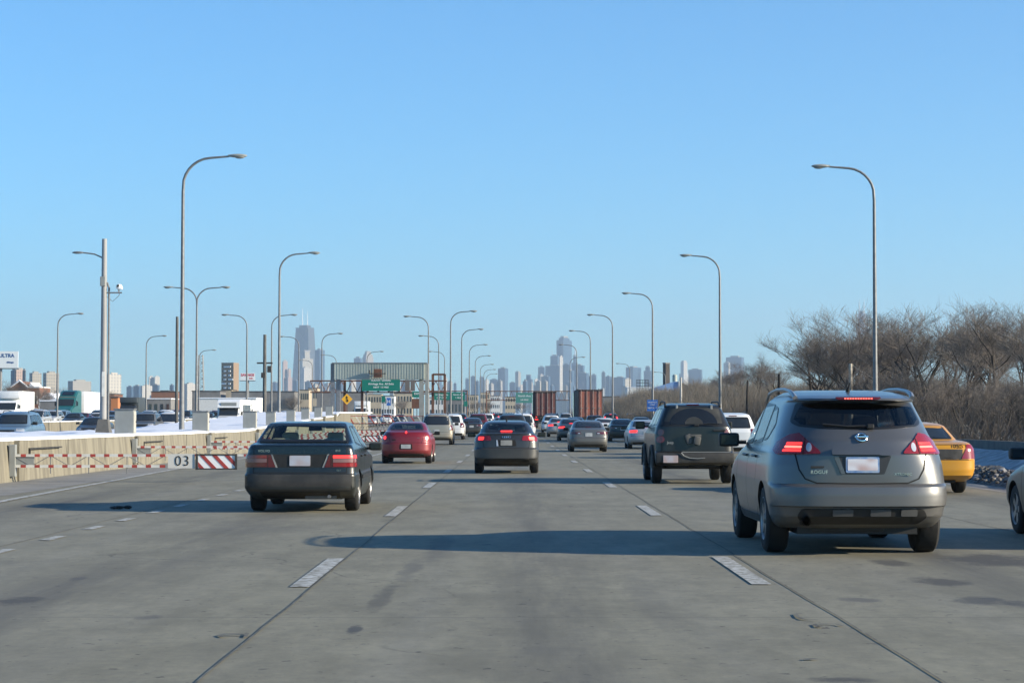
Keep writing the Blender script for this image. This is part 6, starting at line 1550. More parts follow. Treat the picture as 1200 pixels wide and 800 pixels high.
b = bmesh.new(); n = 30; xa, xb = PX(570, Y4), PX(668, Y4); zlo, zhi = PZ(468.8, Y4) - z4, PZ(458.3, Y4) - z4
for z in (zlo, zhi): cyl(b, (xa, 0, z), (xb, 0, z), .09, 5)
for k in range(n):
    u0 = xa + (xb - xa) * k / n; u1 = xa + (xb - xa) * (k + 1) / n; cyl(b, (u0, 0, zhi if k % 2 else zlo), (u1, 0, zlo if k % 2 else zhi), .035, 4)
for px in (570, 647, 668): cyl(b, (PX(px, Y4), 0, 0), (PX(px, Y4), 0, zhi), .14, 6)
obj('truss', b, m_brownst, r)

# ================================================================= RIGHT SIDE: GRIT, SNOW, BANK
vs = []; fs = []; ysn = yr(20, 340, 1.0); prof = [(10.5, 0, 0), (10.75, .14, .12), (11.05, .26, .18), (11.4, .30, .14), (11.7, .24, .05)]
for y in ysn:
    for k, (x, z, a) in enumerate(prof):
        vs.append((x + .12 * noise.noise(Vector((y * .7, k, 1))), y, zr(y) + z + .008 + a * noise.noise(Vector((x * 3.3, y * 1.9, 2))) * 1.2))
for i in range(len(ysn) - 1):
    for k in range(len(prof) - 1): a = i * len(prof) + k; fs.append((a, a + 1, a + 1 + len(prof), a + len(prof)))
meta(obj_py('grit_ridge', vs, fs, m_rubble, None, 60), kind='structure')
b = bmesh.new(); r_ = random.Random(5)
for k in range(2600):
    y = 28 + 60 * r_.random() ** 1.3; x = 10.45 + 1.25 * r_.random(); s = r_.uniform(.015, .06) * (1.6 if r_.random() < .1 else 1); z = .05 + .26 * math.sin(max(0, min(1, (x - 10.4) / 1.3)) * math.pi)
    bmesh.ops.create_icosphere(b, subdivisions=1, radius=s, matrix=Matrix.Translation((x, y, z)) @ Matrix.Rotation(r_.random() * 6, 4, 'X') @ Matrix.Diagonal((1.3, 1, r_.uniform(.5, .9), 1)))
for v in b.verts: v.co += Vector((noise.noise(v.co * 17), noise.noise(v.co * 19 + Vector((5, 0, 0))), noise.noise(v.co * 15 + Vector((0, 7, 0))))) * .018
for f in b.faces: f.material_index = 1 if noise.noise(f.calc_center_median() * 1.7) > .12 else 0
meta(obj('ice_rubble', b, [m_rubble, m_snowd]), 'dark gritty lumps of ploughed ice along the shoulder', 'rubble', kind='stuff')
vs = []; fs = []; prof = [(11.6, .20), (11.9, .34), (12.3, .52), (12.8, .64), (13.1, .62)]
for y in ysn:
    for k, (x, z) in enumerate(prof): vs.append((x, y, zr(y) + z + .10 * noise.noise(Vector((x * 1.5, y * .6, 9))) + .05 * noise.noise(Vector((x * 4, y * 2.1, 4)))))
for i in range(len(ysn) - 1):
    for k in range(len(prof) - 1): a = i * len(prof) + k; fs.append((a, a + 1, a + 1 + len(prof), a + len(prof)))
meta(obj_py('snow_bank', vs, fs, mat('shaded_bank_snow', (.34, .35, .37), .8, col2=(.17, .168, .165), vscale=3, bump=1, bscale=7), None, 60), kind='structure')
def bank(x, y):
    t = max(0, min(1, (x - 14) / 14)); t = t * t * (3 - 2 * t)
    hmax = 1.0 + max(0, min(1, (y - 90) / 260)) * 2.9
    return zr(y) + .1 + hmax * t + .25 * noise.noise(Vector((x * .2, y * .1, 3)))
YB = yr(10, 520, 8); sheet('bank', m_dirt, lambda y: (13.5, 70), YB, bank, nx=22)

# ================================================================= BARE TREES
def grow(seed, H, forks=4, depth=5, twig=.5):
    r_ = random.Random(seed); tv, tf, cv, cf = [], [], [], []
    def seg(V, Fc, p, q, r0, r1, n):
        d = (q - p).normalized(); a = Vector((0, 0, 1)) if abs(d.z) < .9 else Vector((1, 0, 0)); u = d.cross(a).normalized(); w = d.cross(u); i = len(V)
        for c, r in ((p, r0), (q, r1)):
            for k in range(n): V.append(c + (u * math.cos(6.2832 * k / n) + w * math.sin(6.2832 * k / n)) * r)
        for k in range(n): Fc.append((i + k, i + (k + 1) % n, i + n + (k + 1) % n, i + n + k))
    def branch(p, d, L_, r0, lev):
        n = 4 if lev < 3 else 2; pts = [p]; dd = d.copy()
        for k in range(n):
            dd = (dd + Vector((r_.uniform(-1, 1), r_.uniform(-1, 1), r_.uniform(-.5, .8))) * (.24 if lev < 4 else .35)).normalized(); pts.append(pts[-1] + dd * L_ / n)
        r1 = r0 * (.55 if lev else .75)
        for k in range(n):
            a = r0 + (r1 - r0) * k / n; b_ = r0 + (r1 - r0) * (k + 1) / n
            if lev <= 2: seg(tv, tf, pts[k], pts[k + 1], a, b_, 6)
            else: seg(cv, cf, pts[k], pts[k + 1], a, b_, 3)
        if lev >= depth: return
        nb = [forks, 4, 5, 6, 7, 5][lev]
        for k in range(nb):
            t = .35 + .65 * (k + r_.random()) / nb if lev else .75 + .25 * r_.random()
            i = min(n - 1, int(t * n)); q = pts[i] + (pts[i + 1] - pts[i]) * (t * n - i)
            az = r_.random() * 6.283; sp = rad(r_.uniform(22, 58) if lev else r_.uniform(12, 48))
            ax = Vector((math.cos(az), math.sin(az), 0)); nd = (dd * math.cos(sp) + ax * math.sin(sp) + Vector((0, 0, .12 if lev < 4 else .02))).normalized()
            branch(q, nd, L_ * r_.uniform(.55, .78) if lev else H * r_.uniform(.30, .40), max(.0065, r1 * r_.uniform(.5, .72)), lev + 1)
    branch(Vector((0, 0, -.2)), Vector((r_.uniform(-.15, .15), 0, 1)).normalized(), H * .20, H * .026, 0)
    def mk(nm, V, Fc, m):
        me = bpy.data.meshes.new(nm); me.from_pydata([tuple(v) for v in V], [], Fc); me.materials.append(m); me.update(); return me
    return mk('trunk', tv, tf, m_bark), mk('crown', cv, cf, m_twig)
TREES = [grow(s, 9.0, f) for s, f in ((3, 4), (8, 5), (15, 4), (21, 5), (34, 3))]
TL = [(945, 132, 362, 0, 0), (985, 128, 360, 1, 1.0), (1042, 135, 362, 4, 5.2), (1088, 122, 356, 3, .6), (1133, 112, 350, 1, 3.3), (1172, 104, 342, 4, 4.2), (1212, 98, 346, 2, 5.0),
      (968, 165, 400, 3, 1.4), (1015, 165, 388, 0, 2.9), (1062, 158, 384, 1, 4.6), (1152, 145, 376, 3, 5.5), (1195, 140, 372, 1, 1.9), (1108, 148, 366, 4, .3), (1045, 172, 378, 4, 2.0), (1000, 142, 366, 2, 3.3), (1155, 124, 350, 4, 1.1), (1066, 140, 362, 1, 5.9), (1125, 96, 425, 2, 1.1), (1178, 88, 430, 3, 2.6), (1075, 104, 425, 0, 3.9), (1025, 112, 425, 3, .9), (1150, 84, 440, 4, .5), (1192, 80, 436, 1, 1.6), (1108, 90, 446, 0, 2.8),
      (870, 250, 424, 1, .2), (892, 232, 416, 2, 1.7), (846, 290, 434, 3, 3.0), (916, 215, 424, 0, 4.4), (905, 262, 428, 1, 5.2), (832, 330, 442, 0, .8)]
tn = ['leaning', 'broad', 'slender', 'bushy', 'tangled', 'spreading', 'upright']
where = {1000: 'half way between roof rail and tall lamp', 1155: 'squeezed between the two tallest trees', 1066: 'between the tall lamp and the taxi trees', 1150: 'leaning low over the barrier', 1192: 'low over the barrier by the picture edge', 1045: 'in the rear row above the crossover roof', 945: 'at the open end of the roadside trees', 985: 'behind the crossover\'s front roof rail', 1042: 'just past the tall lamp', 1088: 'above the yellow taxi', 1133: 'with high forked limbs past the taxi', 1172: 'tallest of the trees over the barrier', 1212: 'cut by the picture edge',
         968: 'in the rear row behind the crossover', 1015: 'in the rear row beside the tall lamp', 1062: 'in the rear row just past the tall lamp', 1152: 'in the rear row past the taxi', 1195: 'in the rear row by the picture edge', 1125: 'low and close behind the taxi', 1178: 'low and close behind the snowy barrier', 1075: 'low behind the crossover\'s rear pillar', 1025: 'low behind the crossover roof at the lamp foot',
         870: 'round crowned above the tan brush', 892: 'tallest of the small trees over the brush', 846: 'beside the lamp behind the off-roader', 916: 'small beside the thin dark post', 905: 'small between brush and tall trees', 882: 'far back in the brush', 832: 'smallest, before the blue roofed building', 928: 'small at the foot of the tall trees'}
for i, (px, Y, top, k, rot) in enumerate(TL):
    where[1108] = 'in the rear row above the taxi' if Y > 120 else 'low right behind the taxi roof'
    X = PX(px, Y); zb = bank(X, Y); h = (PZ(top, Y) - zb) * 1.10 + .3; s = h / 9.6
    r = empty('bare_tree', (X, Y, zb), rot, 'leafless %s tree %s' % (tn[i % 7], where[px]), 'tree', 'bare trees along the bank'); r.scale = (s * (1.08 + .16 * ((i * 7) % 5) / 5), s * 1.12, s)
    for me in TREES[k]: link(bpy.data.objects.new(me.name.split('.')[0], me), r)
# bare trees behind the oncoming side
for i, (px, Y, top) in enumerate(((6, 420, 436), (24, 520, 438), (50, 480, 444), (72, 560, 448), (112, 600, 452), (138, 520, 452), (345, 620, 456), (470, 700, 462), (575, 620, 464), (560, 700, 462), (612, 760, 466))):
    X = PX(px, Y); h = PZ(top, Y) - zr(Y); s = h / 9.6
    r = empty('bare_tree', (X, Y, zr(Y)), i * 1.3, None, None); meta(r, 'leafless tree ' + ['above the white box truck', 'behind the brick house', 'between brick house and snowy sheds', 'behind the green semi truck', 'behind the long white trailer', 'by the orange-roofed shops', 'before the far buff buildings past the bus', 'far off behind the gantry', 'far off below the middle lamp row', 'far off beside the pale green sign', 'far off behind the brown container truck'][i], 'tree', 'bare trees across the highway'); r.scale = (s * 1.1, s * 1.1, s)
    for me in TREES[i % 4]: link(bpy.data.objects.new(me.name.split('.')[0], me), r)

# ================================================================= DRY BRUSH (one mass of thin stems)
import numpy as np
def shrub_arrays(seed, n=95, spread=.75):
    """stems of a bush of unit height, as triangles strips: (verts, faces)"""
    r_ = random.Random(seed); V = []; Fc = []
    def blade(p, q, t0, t1):
        d = (q - p).normalized(); a = r_.random() * 6.28; u = d.cross(Vector((math.cos(a), math.sin(a), .1))).normalized(); i = len(V)
        V.extend([p - u * t0, p + u * t0, q + u * t1, q - u * t1]); Fc.append((i, i + 1, i + 2, i + 3))
        w = d.cross(u); i = len(V); V.extend([p - w * t0, p + w * t0, q + w * t1, q - w * t1]); Fc.append((i, i + 1, i + 2, i + 3))
    for k in range(n):
        a = r_.random() * 6.28; r0 = r_.random() * spread * .5; p = Vector((math.cos(a) * r0, math.sin(a) * r0, 0)); d = Vector((math.cos(a) * r_.uniform(0, .55), math.sin(a) * r_.uniform(0, .55), 1)).normalized(); L_ = r_.uniform(.35, 1.0); t = .010
        for s_ in range(3):
            d = (d + Vector((r_.uniform(-1, 1), r_.uniform(-1, 1), r_.uniform(-.3, .3))) * .28).normalized(); q = p + d * L_ / 3; blade(p, q, t, t * .7)
            for z in range(2):
                e = (d + Vector((r_.uniform(-1, 1), r_.uniform(-1, 1), r_.uniform(-.2, .6))) * .7).normalized(); q2 = q + e * L_ * r_.uniform(.12, .3); blade(q, q2, t * .5, t * .25)
            p = q; t *= .7
    return np.array([tuple(v) for v in V], dtype=np.float32), np.array(Fc, dtype=np.int64)
SHR = [shrub_arrays(s) for s in (1, 2, 3, 4)]
def brush_mass(name, spots, mats_, label, thick=1.0):
    Vs = []; Fs = []; off = 0
    for i, (x, y, z, h, w) in enumerate(spots):
        V, Fq = SHR[i % 4]; a = (i * 2.399) % 6.283; c, s_ = math.cos(a), math.sin(a)
        P_ = np.empty_like(V); P_[:, 0] = (V[:, 0] * c - V[:, 1] * s_) * w + x; P_[:, 1] = (V[:, 0] * s_ + V[:, 1] * c) * w + y; P_[:, 2] = V[:, 2] * h + z
        Vs.append(P_); Fs.append(Fq + off); off += len(V)
    V = np.concatenate(Vs); Q = np.concatenate(Fs); me = bpy.data.meshes.new(name)
    me.vertices.add(len(V)); me.vertices.foreach_set('co', V.ravel()); me.loops.add(Q.size); me.loops.foreach_set('vertex_index', Q.ravel().astype(np.int32))
    me.polygons.add(len(Q)); me.polygons.foreach_set('loop_start', np.arange(0, Q.size, 4, dtype=np.int32)); me.update(calc_edges=True); me.materials.append(mats_)
    return meta(link(bpy.data.objects.new(name, me)), label, 'brush', kind='stuff')
r_ = random.Random(77); near_s = []; far_s = []
for k in range(210):
    y = 58 + 100 * r_.random(); x = 14.2 + 26 * r_.random() ** 1.3; h = r_.uniform(.7, 1.9) * (1 + .6 * noise.noise(Vector((x * .2, y * .1, 1)))); near_s.append((x, y, bank(x, y) - .1, h, h * r_.uniform(.9, 1.5)))
for k in range(620):
    y = 150 + 330 * r_.random(); x = 14.5 + 34 * r_.random() ** 1.3; h = r_.uniform(1.5, 3.0) * (1 + .45 * noise.noise(Vector((x * .12, y * .05, 1)))); far_s.append((x, y, bank(x, y) - .1, h, h * r_.uniform(.8, 1.3)))
brush_mass('undergrowth', near_s, mat('grey_brush', (.19, .158, .130), .95, col2=(.12, .098, .08), vscale=.6), 'tangled dry undergrowth below the bare trees behind the barrier')
brush_mass('undergrowth', far_s, m_brush, 'tall dry tan brush covering the bank ahead')

# ================================================================= BUILDINGS
def facade(name, c1, c2, sx=3.0, sz=3.6, frac=.5, rough=.7, contrast=1.0):
    """wall with rows of darker window bands, in metres"""
    m = bpy.data.materials.new(name); m.use_nodes = True; N, L = nt(m); b = N['Principled BSDF']; b.inputs['Roughness'].default_value = rough
    tc = N.new('ShaderNodeTexCoord'); sp = N.new('ShaderNodeSeparateXYZ'); L.new(tc.outputs['Object'], sp.inputs[0])
    def wv(src, per, f):
        a = N.new('ShaderNodeMath'); a.operation = 'DIVIDE'; L.new(src, a.inputs[0]); a.inputs[1].default_value = per
        q = N.new('ShaderNodeMath'); q.operation = 'FRACT'; L.new(a.outputs[0], q.inputs[0])
        g = N.new('ShaderNodeMath'); g.operation = 'LESS_THAN'; L.new(q.outputs[0], g.inputs[0]); g.inputs[1].default_value = f; return g.outputs[0]
    ad = N.new('ShaderNodeMath'); L.new(sp.outputs['X'], ad.inputs[0]); L.new(sp.outputs['Y'], ad.inputs[1])
    mu = N.new('ShaderNodeMath'); mu.operation = 'MULTIPLY'; L.new(wv(ad.outputs[0], sx, frac), mu.inputs[0]); L.new(wv(sp.outputs['Z'], sz, .55), mu.inputs[1])
    mx = N.new('ShaderNodeMix'); mx.data_type = 'RGBA'; L.new(mu.outputs[0], mx.inputs[0]); mx.inputs[6].default_value = (*c1, 1); mx.inputs[7].default_value = (*c2, 1)
    n = N.new('ShaderNodeTexNoise'); n.inputs['Scale'].default_value = .03; L.new(tc.outputs['Object'], n.inputs[0])
    mv = N.new('ShaderNodeMix'); mv.data_type = 'RGBA'; mv.blend_type = 'MULTIPLY'; mv.inputs[0].default_value = .5; L.new(mx.outputs[2], mv.inputs[6]); L.new(n.outputs['Fac'], mv.inputs[7]); L.new(mx.outputs[2], b.inputs['Base Color'])
    return m
FM = dict(glass=facade('tower_glass', (.035, .075, .125), (.015, .035, .07), 3, 4, .7, .35), pale=facade('tower_pale', (.32, .29, .23), (.13, .13, .13), 4, 3.6, .45),
          stone=facade('tower_stone', (.27, .245, .20), (.11, .11, .115), 4, 3.6, .5), pink=facade('tower_pink', (.30, .22, .185), (.14, .115, .105), 3.5, 3.5, .45), dark=facade('tower_dark', (.07, .075, .08), (.035, .04, .05), 4, 4, .6, .4),
          white=facade('tower_white', (.38, .36, .32), (.18, .18, .19), 5, 3.5, .4), tan=facade('block_tan', (.36, .27, .18), (.10, .09, .08), 3.2, 3.0, .45), brick=facade('block_brick', (.22, .09, .055), (.08, .07, .06), 3.5, 3.4, .3), grey=facade('block_grey', (.26, .25, .23), (.10, .10, .10), 4, 3.4, .4))
def tower(px0, px1, top, Y, split=.55, m='glass', label='', th=28, steps=None, roof=None, name='tower', spire=None, grp='towers of the distant city'):
    """square block turned so that a shaded and a sunlit face show; split = share of the width taken by the shaded face"""
    x0, x1 = PX(px0, Y), PX(px1, Y); W = x1 - x0; t = rad(th); a = max(.5, W * split / math.cos(t)); c = max(.5, W * (1 - split) / math.sin(t))
    z0 = zr(900) - 1; cx = (x0 + x1) / 2
    r = empty(name, (cx, Y, z0), 0, label, 'building', grp); H = PZ(top, Y) - z0
    # local axes: u along the shaded face, v along the sunlit face
    b = bmesh.new()
    def blk(H0, H1, k=1.0, kx=0.0): box(b, (kx, 0, (H0 + H1) / 2), (a * k, c * k, H1 - H0))
    if steps:
        last = 0
        for fh, k in steps: blk(last * H, fh * H, k); last = fh
    else: blk(0, H)
    o = obj('wall', b, FM[m], r); o.rotation_euler = (0, 0, -t)   # +t turns the left face away from the sun
    rb = bmesh.new(); box(rb, (0, 0, H + .02 * H * .5 + .5), (a * .5, c * .5, max(2, .02 * H))); o = obj('roof_plant', rb, FM['grey' if m != 'white' else 'white'], r); o.rotation_euler = (0, 0, -t)
    if spire:
        for sx, ph, rr in spire:
            s = bmesh.new(); tube(s, [(sx * W, 0, H), (sx * W, 0, H + ph)], [rr, rr * .3], 6); obj('antenna', s, mat('antenna_%d' % int(px0 * 10 + sx * 10), (.55, .55, .56), .6), r)
    return r
# the tall tapering dark tower with two antennas
def taper_tower():
    Y = 7600; r = empty('tower', (PX(357, Y), Y, 2), 0, 'tall tapering dark tower with two antennas behind pale blocks', 'building', 'towers of the distant city')
    H = PZ(384, Y) - 2; t = rad(26); b = bmesh.new(); kb, kt = 34, 22; s0 = [(-1, -1), (1, -1), (1, 1), (-1, 1)]
    v0 = [b.verts.new((x * kb * 1.25, y * kb, 0)) for x, y in s0]; v1 = [b.verts.new((x * kt * 1.18, y * kt * .95, H)) for x, y in s0]
    for k in range(4): b.faces.new((v0[k], v0[(k + 1) % 4], v1[(k + 1) % 4], v1[k]))
    b.faces.new(v1); b.faces.new(list(reversed(v0))); bmesh.ops.recalc_face_normals(b, faces=b.faces[:]); obj('wall', b, FM['dark'], r).rotation_euler = (0, 0, -t)
    x = bmesh.new()
    for k in range(5):
        za, zb_ = H * k / 5, H * (k + 1) / 5
        for q in (1, -1):
            wa = (kb + (kt - kb) * k / 5) * 1.2; wb = (kb + (kt - kb) * (k + 1) / 5) * 1.2; cyl(x, (-q * wa, -wa / 1.2 - 1, za), (q * wb, -wb / 1.2 - 1, zb_), 1.2, 4)
    obj('cross_brace', x, FM['dark'], r).rotation_euler = (0, 0, -t)
    c = bmesh.new(); box(c, (0, 0, H + 4), (kt * 1.5, kt * 1.2, 10)); obj('roof_plant', c, FM['dark'], r).rotation_euler = (0, 0, -t)
    for sx, ph in ((-9, PZ(360, Y) - PZ(384, Y)), (9, PZ(364, Y) - PZ(384, Y))):
        s = bmesh.new(); tube(s, [(sx, 0, H), (sx, 0, H + ph * .4), (sx, 0, H + ph)], [2.4, 1.6, .7], 6); obj('antenna', s, m_white, r)
taper_tower()
def T(*a, **k): return tower(*a, **k)
# around the tapering tower
T(352, 367, 412, 6900, .18, 'pale', 'pale stepped block right in front of the tapering tower', steps=[(.55, 1.0), (.9, .85), (1, .4)])
T(353, 364, 431, 6200, .35, 'white', 'low white-topped block at the foot of the tapering tower')
T(369, 380, 410, 7000, .55, 'glass', 'slab beside the tapering tower, blue side and pinkish side')
T(331, 336.5, 423, 6500, .2, 'pink', 'slim pinkish block before the tapering tower')
T(336, 342, 433, 6500, .3, 'pink', 'round-shouldered pinkish block before the tapering tower', steps=[(.85, 1), (1, .6)])
T(343, 350, 446, 5600, .7, 'glass', 'low blue block at the tapering tower\'s near foot')
T(357, 366, 447, 5200, .7, 'glass', 'low blue block between pale blocks below the tapering tower')
T(380, 389, 449, 5600, .5, 'stone', 'low stone block by the gantry corner')
T(414.5, 424, 419.5, 7200, .8, 'glass', 'flat blue tower just above the grey gantry')
r = T(425, 437, 413, 7300, .35, 'stone', 'round-topped pale tower just above the grey gantry', steps=[(.93, 1), (.97, .85), (1.0, .6)])
T(396, 403, 443, 5400, .6, 'glass', 'blue block seen under the gantry panel beside its first legs')
T(409, 417, 444, 5600, .4, 'white', 'white block seen under the gantry panel')
T(470, 474, 447, 5400, .3, 'pale', 'pale block between green sign and brown sign backs')
T(318, 327, 448, 5500, .6, 'glass', 'small blue block past the billboard')
# behind the middle lamps
T(513, 519, 440, 6500, .5, 'glass', 'pointed blue tower behind the first middle lamps', steps=[(.8, 1), (1, .6)])
T(520, 524, 443, 6300, .15, 'white', 'thin white slab behind the first middle lamps')
T(524, 530, 447, 6100, .5, 'stone', 'plain grey block behind the first middle lamps')
T(531.5, 535, 449, 6000, .8, 'glass', 'small blue block behind the tallest middle lamp')
T(544, 550.5, 444, 6400, .85, 'glass', 'sloping blue block by the second middle lamp', steps=[(.7, 1), (1, .6)])
T(551.5, 557.5, 441, 6500, .85, 'glass', 'square blue block by the third middle lamp')
T(557.5, 561, 448, 6000, .2, 'pale', 'pale block by the third middle lamp')
T(562, 567.5, 442, 6500, .85, 'glass', 'square blue block by the fourth middle lamp')
T(567.5, 573, 445, 6200, .3, 'white', 'whitish block by the last middle lamps')
T(574, 584, 444.5, 6400, .85, 'glass', 'broad low blue block past the middle lamps')
T(583.5, 595.5, 431.5, 7000, .70, 'glass', 'tall blue slab with a thin sunlit edge past the middle lamps')
T(597, 604, 448, 6300, .9, 'glass', 'low blue shoulder beside the white-flanked tower')
T(602.5, 611.5, 436, 6800, .55, 'stone', 'tapering tower with a bright white flank', steps=[(.75, 1), (1, .75)])
T(610, 615.5, 451, 6000, .1, 'white', 'low white block in front of the white-flanked tower')
T(613, 626, 440, 6600, .85, 'glass', 'blue tower with a notched top', steps=[(.8, 1), (.92, .8), (1, .45)])
T(626, 631.5, 444.5, 6200, .15, 'white', 'white-topped narrow block beside the notched blue tower')
T(630.5, 638.5, 430, 6900, .9, 'glass', 'narrow blue tower before the glass cluster')
T(630, 637.5, 439, 6300, .45, 'stone', 'block with a pale rim before the glass cluster')
T(639, 661, 428.5, 6500, .85, 'glass', 'widest blue block of the glass cluster')
T(645, 655, 417, 7000, .85, 'glass', 'dark blue tower with a cross mast in the glass cluster', spire=[(-.3, 26, 1.2)])
T(652, 670.5, 396, 7400, .42, 'glass', 'tallest glass tower of the cluster with a bright top', steps=[(.97, 1.0), (1.0, .7)])
T(655, 660, 418, 6200, .2, 'white', 'white slab in front of the tallest glass tower', )
T(659.5, 667, 427, 6000, .95, 'dark', 'dark flat block in front of the tallest glass tower')
T(670, 677, 417.5, 7000, .8, 'glass', 'spired tower just beside the tallest glass tower', steps=[(.9, 1), (1, .5)], spire=[(.05, 24, 3.0)])
T(671, 685, 428, 6100, .85, 'glass', 'flat-topped blue block in front of the spired tower')
T(686.5, 692, 440.5, 6300, .85, 'glass', 'small blue twin block past the cluster')
T(693, 699, 439, 6300, .85, 'glass', 'small blue block next to the lamp past the cluster')
T(705, 709.5, 436, 6100, .85, 'dark', 'dark topped block before the tall lamp')
T(709.5, 717, 441, 5900, .6, 'glass', 'pale blue block behind the tall lamp')
T(719, 734, 442, 5900, .75, 'glass', 'broad blue block with a snowy roof past the tall lamp')
T(731.5, 740, 444, 5500, .1, 'pale', 'cream sunlit block past the tall lamp')
T(733, 752, 430.5, 7000, .42, 'glass', 'flat tower half blue half pale past the tall lamp')
T(754.5, 764, 430, 7000, .85, 'glass', 'gabled blue tower just before the lamp with the blue sign', steps=[(.93, 1), (1, .6)])
T(795.5, 808, 424, 7200, .4, 'white', 'slanting tower with a white side behind the blue-roofed building', steps=[(.8, 1.0), (1, .7)])
T(807, 823, 433, 6800, .9, 'glass', 'long blue block behind the blue-roofed building')
T(848, 856, 425, 6800, .7, 'stone', 'small stone block beside the flat blue tower above the brush')
T(851, 872, 418.5, 7200, .82, 'glass', 'flat blue tower above the brush trees')
r = T(1004, 1017, 367, 8600, .6, 'dark', 'dark tower top with two white antennas behind the bare trees', steps=[(.75, 1.35), (.9, 1.15), (1, .8)], spire=[(-.18, 60, 2.5), (.22, 58, 2.5)])
s_ = empty('radio_mast', (PX(1101.5, 8000), 8000, 0), 0, 'very thin far mast above the bare trees', 'mast'); b = bmesh.new(); tube(b, [(0, 0, 0), (0, 0, PZ(345, 8000))], [2.5, .8], 5); obj('mast_shaft', b, m_steel, s_)
# left distance
T(12, 19, 434, 2300, .9, 'glass', 'blue-grey block behind the billboard posts', grp='apartment towers across the highway')
T(18, 28, 433, 2200, .25, 'pink', 'pinkish apartment tower behind the brick house', grp='apartment towers across the highway')
T(26, 30, 434, 2100, .8, 'dark', 'thin dark tower behind the brick house', grp='apartment towers across the highway')
T(35.5, 47, 437, 2500, .35, 'stone', 'greyish apartment tower above the brick house\'s snowy gable', grp='apartment towers across the highway')
T(52, 67, 437, 2400, .30, 'stone', 'paler apartment tower above the snowy sheds', grp='apartment towers across the highway')
T(82, 104, 446.5, 2700, .30, 'grey', 'low wide apartment block above the green semi truck', grp='apartment towers across the highway')
T(127, 140, 438.5, 2300, .15, 'white', 'speckled white apartment tower beside the camera pole', grp='apartment towers across the highway')
T(148, 156, 453, 4200, .8, 'glass', 'small blue block past the dark boxy truck', grp='apartment towers across the highway')
T(156, 165, 452, 4000, .8, 'glass', 'second small blue block past the dark boxy truck', grp='apartment towers across the highway')
T(166, 177, 452, 3800, .2, 'white', 'low white block below the twin white towers', grp='apartment towers across the highway')
T(174.5, 179.5, 441.5, 4300, .2, 'white', 'first of the twin slim white towers', grp='apartment towers across the highway')
T(181, 186.5, 441.5, 4300, .2, 'white', 'second of the twin slim white towers', grp='apartment towers across the highway')
T(178, 187, 451, 3900, .8, 'glass', 'blue block at the foot of the twin white towers', grp='apartment towers across the highway')
T(198.5, 204, 451, 4200, .8, 'glass', 'lone small blue block by the plain grey pole', grp='apartment towers across the highway')
T(216, 229, 449.5, 3800, .35, 'white', 'whitish block right beside the tallest lamp', grp='apartment towers across the highway')
# the tan apartment block with real windows
Y = 1500; r = empty('apartment_block', (PX(269.5, Y), Y, 2), 0, 'tall tan apartment block patched with white balconies beside the billboard', 'building', 'apartment towers across the highway')
W_ = PX(279.5, Y) - PX(260, Y); H = PZ(425, Y) - 2; b = bmesh.new(); box(b, (0, 0, H / 2), (W_ * .80, W_ * .75, H)); o = obj('wall', b, mat('tan_block', (.24, .17, .11), .8, var=.1), r); o.rotation_euler = (0, 0, -rad(18))
wm = bpy.data.meshes.new('window'); q = bmesh.new(); box(q, (0, 0, 0), (1.1, .12, 1.0)); q.to_mesh(wm); q.free(); wm.materials.append(m_glassfar)
bm_ = bpy.data.meshes.new('balcony'); q = bmesh.new(); box(q, (0, 0, 0), (1.8, .8, 1.1)); q.to_mesh(bm_); q.free(); bm_.materials.append(m_white)
rr_ = random.Random(9)
for fl in range(13):
    for k in range(5):
        isb = k in (1, 3) or rr_.random() < .12
        a = link(bpy.data.objects.new('balcony' if isb else 'window', bm_ if isb else wm), r)
        v = Matrix.Rotation(-rad(18), 4, 'Z') @ Vector(((k - 2) * W_ * .15, -W_ * .375 - (.3 if isb else 0), H * (fl + .6) / 13.6)); a.location = v; a.rotation_euler = (0, 0, -rad(18))
# mid-distance low buildings ---------------------------------------------------
m_bricka = mat('red_brick', (.21, .095, .055), .85, var=.2, vscale=3); m_tanw = mat('tan_wall', (.42, .35, .25), .85, var=.12, vscale=.5); m_whw = mat('white_wall', (.62, .62, .60), .8, var=.08); m_grw = mat('dull_grey_wall', (.17, .165, .16), .85, var=.15, vscale=.4)
m_bluew = mat('blue_wall', (.10, .16, .25), .8); m_orw = mat('orange_wall', (.45, .17, .06), .8); m_snowr = mat('roof_snow', (.74, .76, .80), .8, var=.06); m_darkroof = mat('dark_roof', (.05, .045, .045), .9)
def low(px0, px1, top, Y, m, label, roof='flat', snow=True, wins=0, floors=1, depth=12, name='low_building', rz=None, cat='building'):
    x0, x1 = PX(px0, Y), PX(px1, Y); W = x1 - x0; z0 = zr(Y) - .2; H = PZ(top, Y) - z0
    r = empty(name, ((x0 + x1) / 2, Y + depth / 2, z0), rad(rz or 0), label, cat, 'low buildings beyond the highway'); b = bmesh.new()
    hh = H if roof == 'flat' else H * .72; box(b, (0, 0, hh / 2), (W, depth, hh)); obj('wall', b, m, r)
    b = bmesh.new()
    if roof == 'flat': box(b, (0, 0, hh + .12), (W + .3, depth + .3, .25))
    else: prism(b, [(-W / 2 - .3, hh), (W / 2 + .3, hh), (0, H)], lambda a, c, d: (a, d, c), -depth / 2 - .3, depth / 2 + .3)
    obj('roof', b, m_snowr if snow else m_darkroof, r)
    if wins:
        for f in range(floors):
            for k in range(wins):
                q = bmesh.new(); w_ = W / wins; box(q, (-W / 2 + w_ * (k + .5), -depth / 2 - .02, hh * (f + .55) / floors), (w_ * .45, .08, hh / floors * .45)); obj('window', q, m_glassfar, r)
    return r
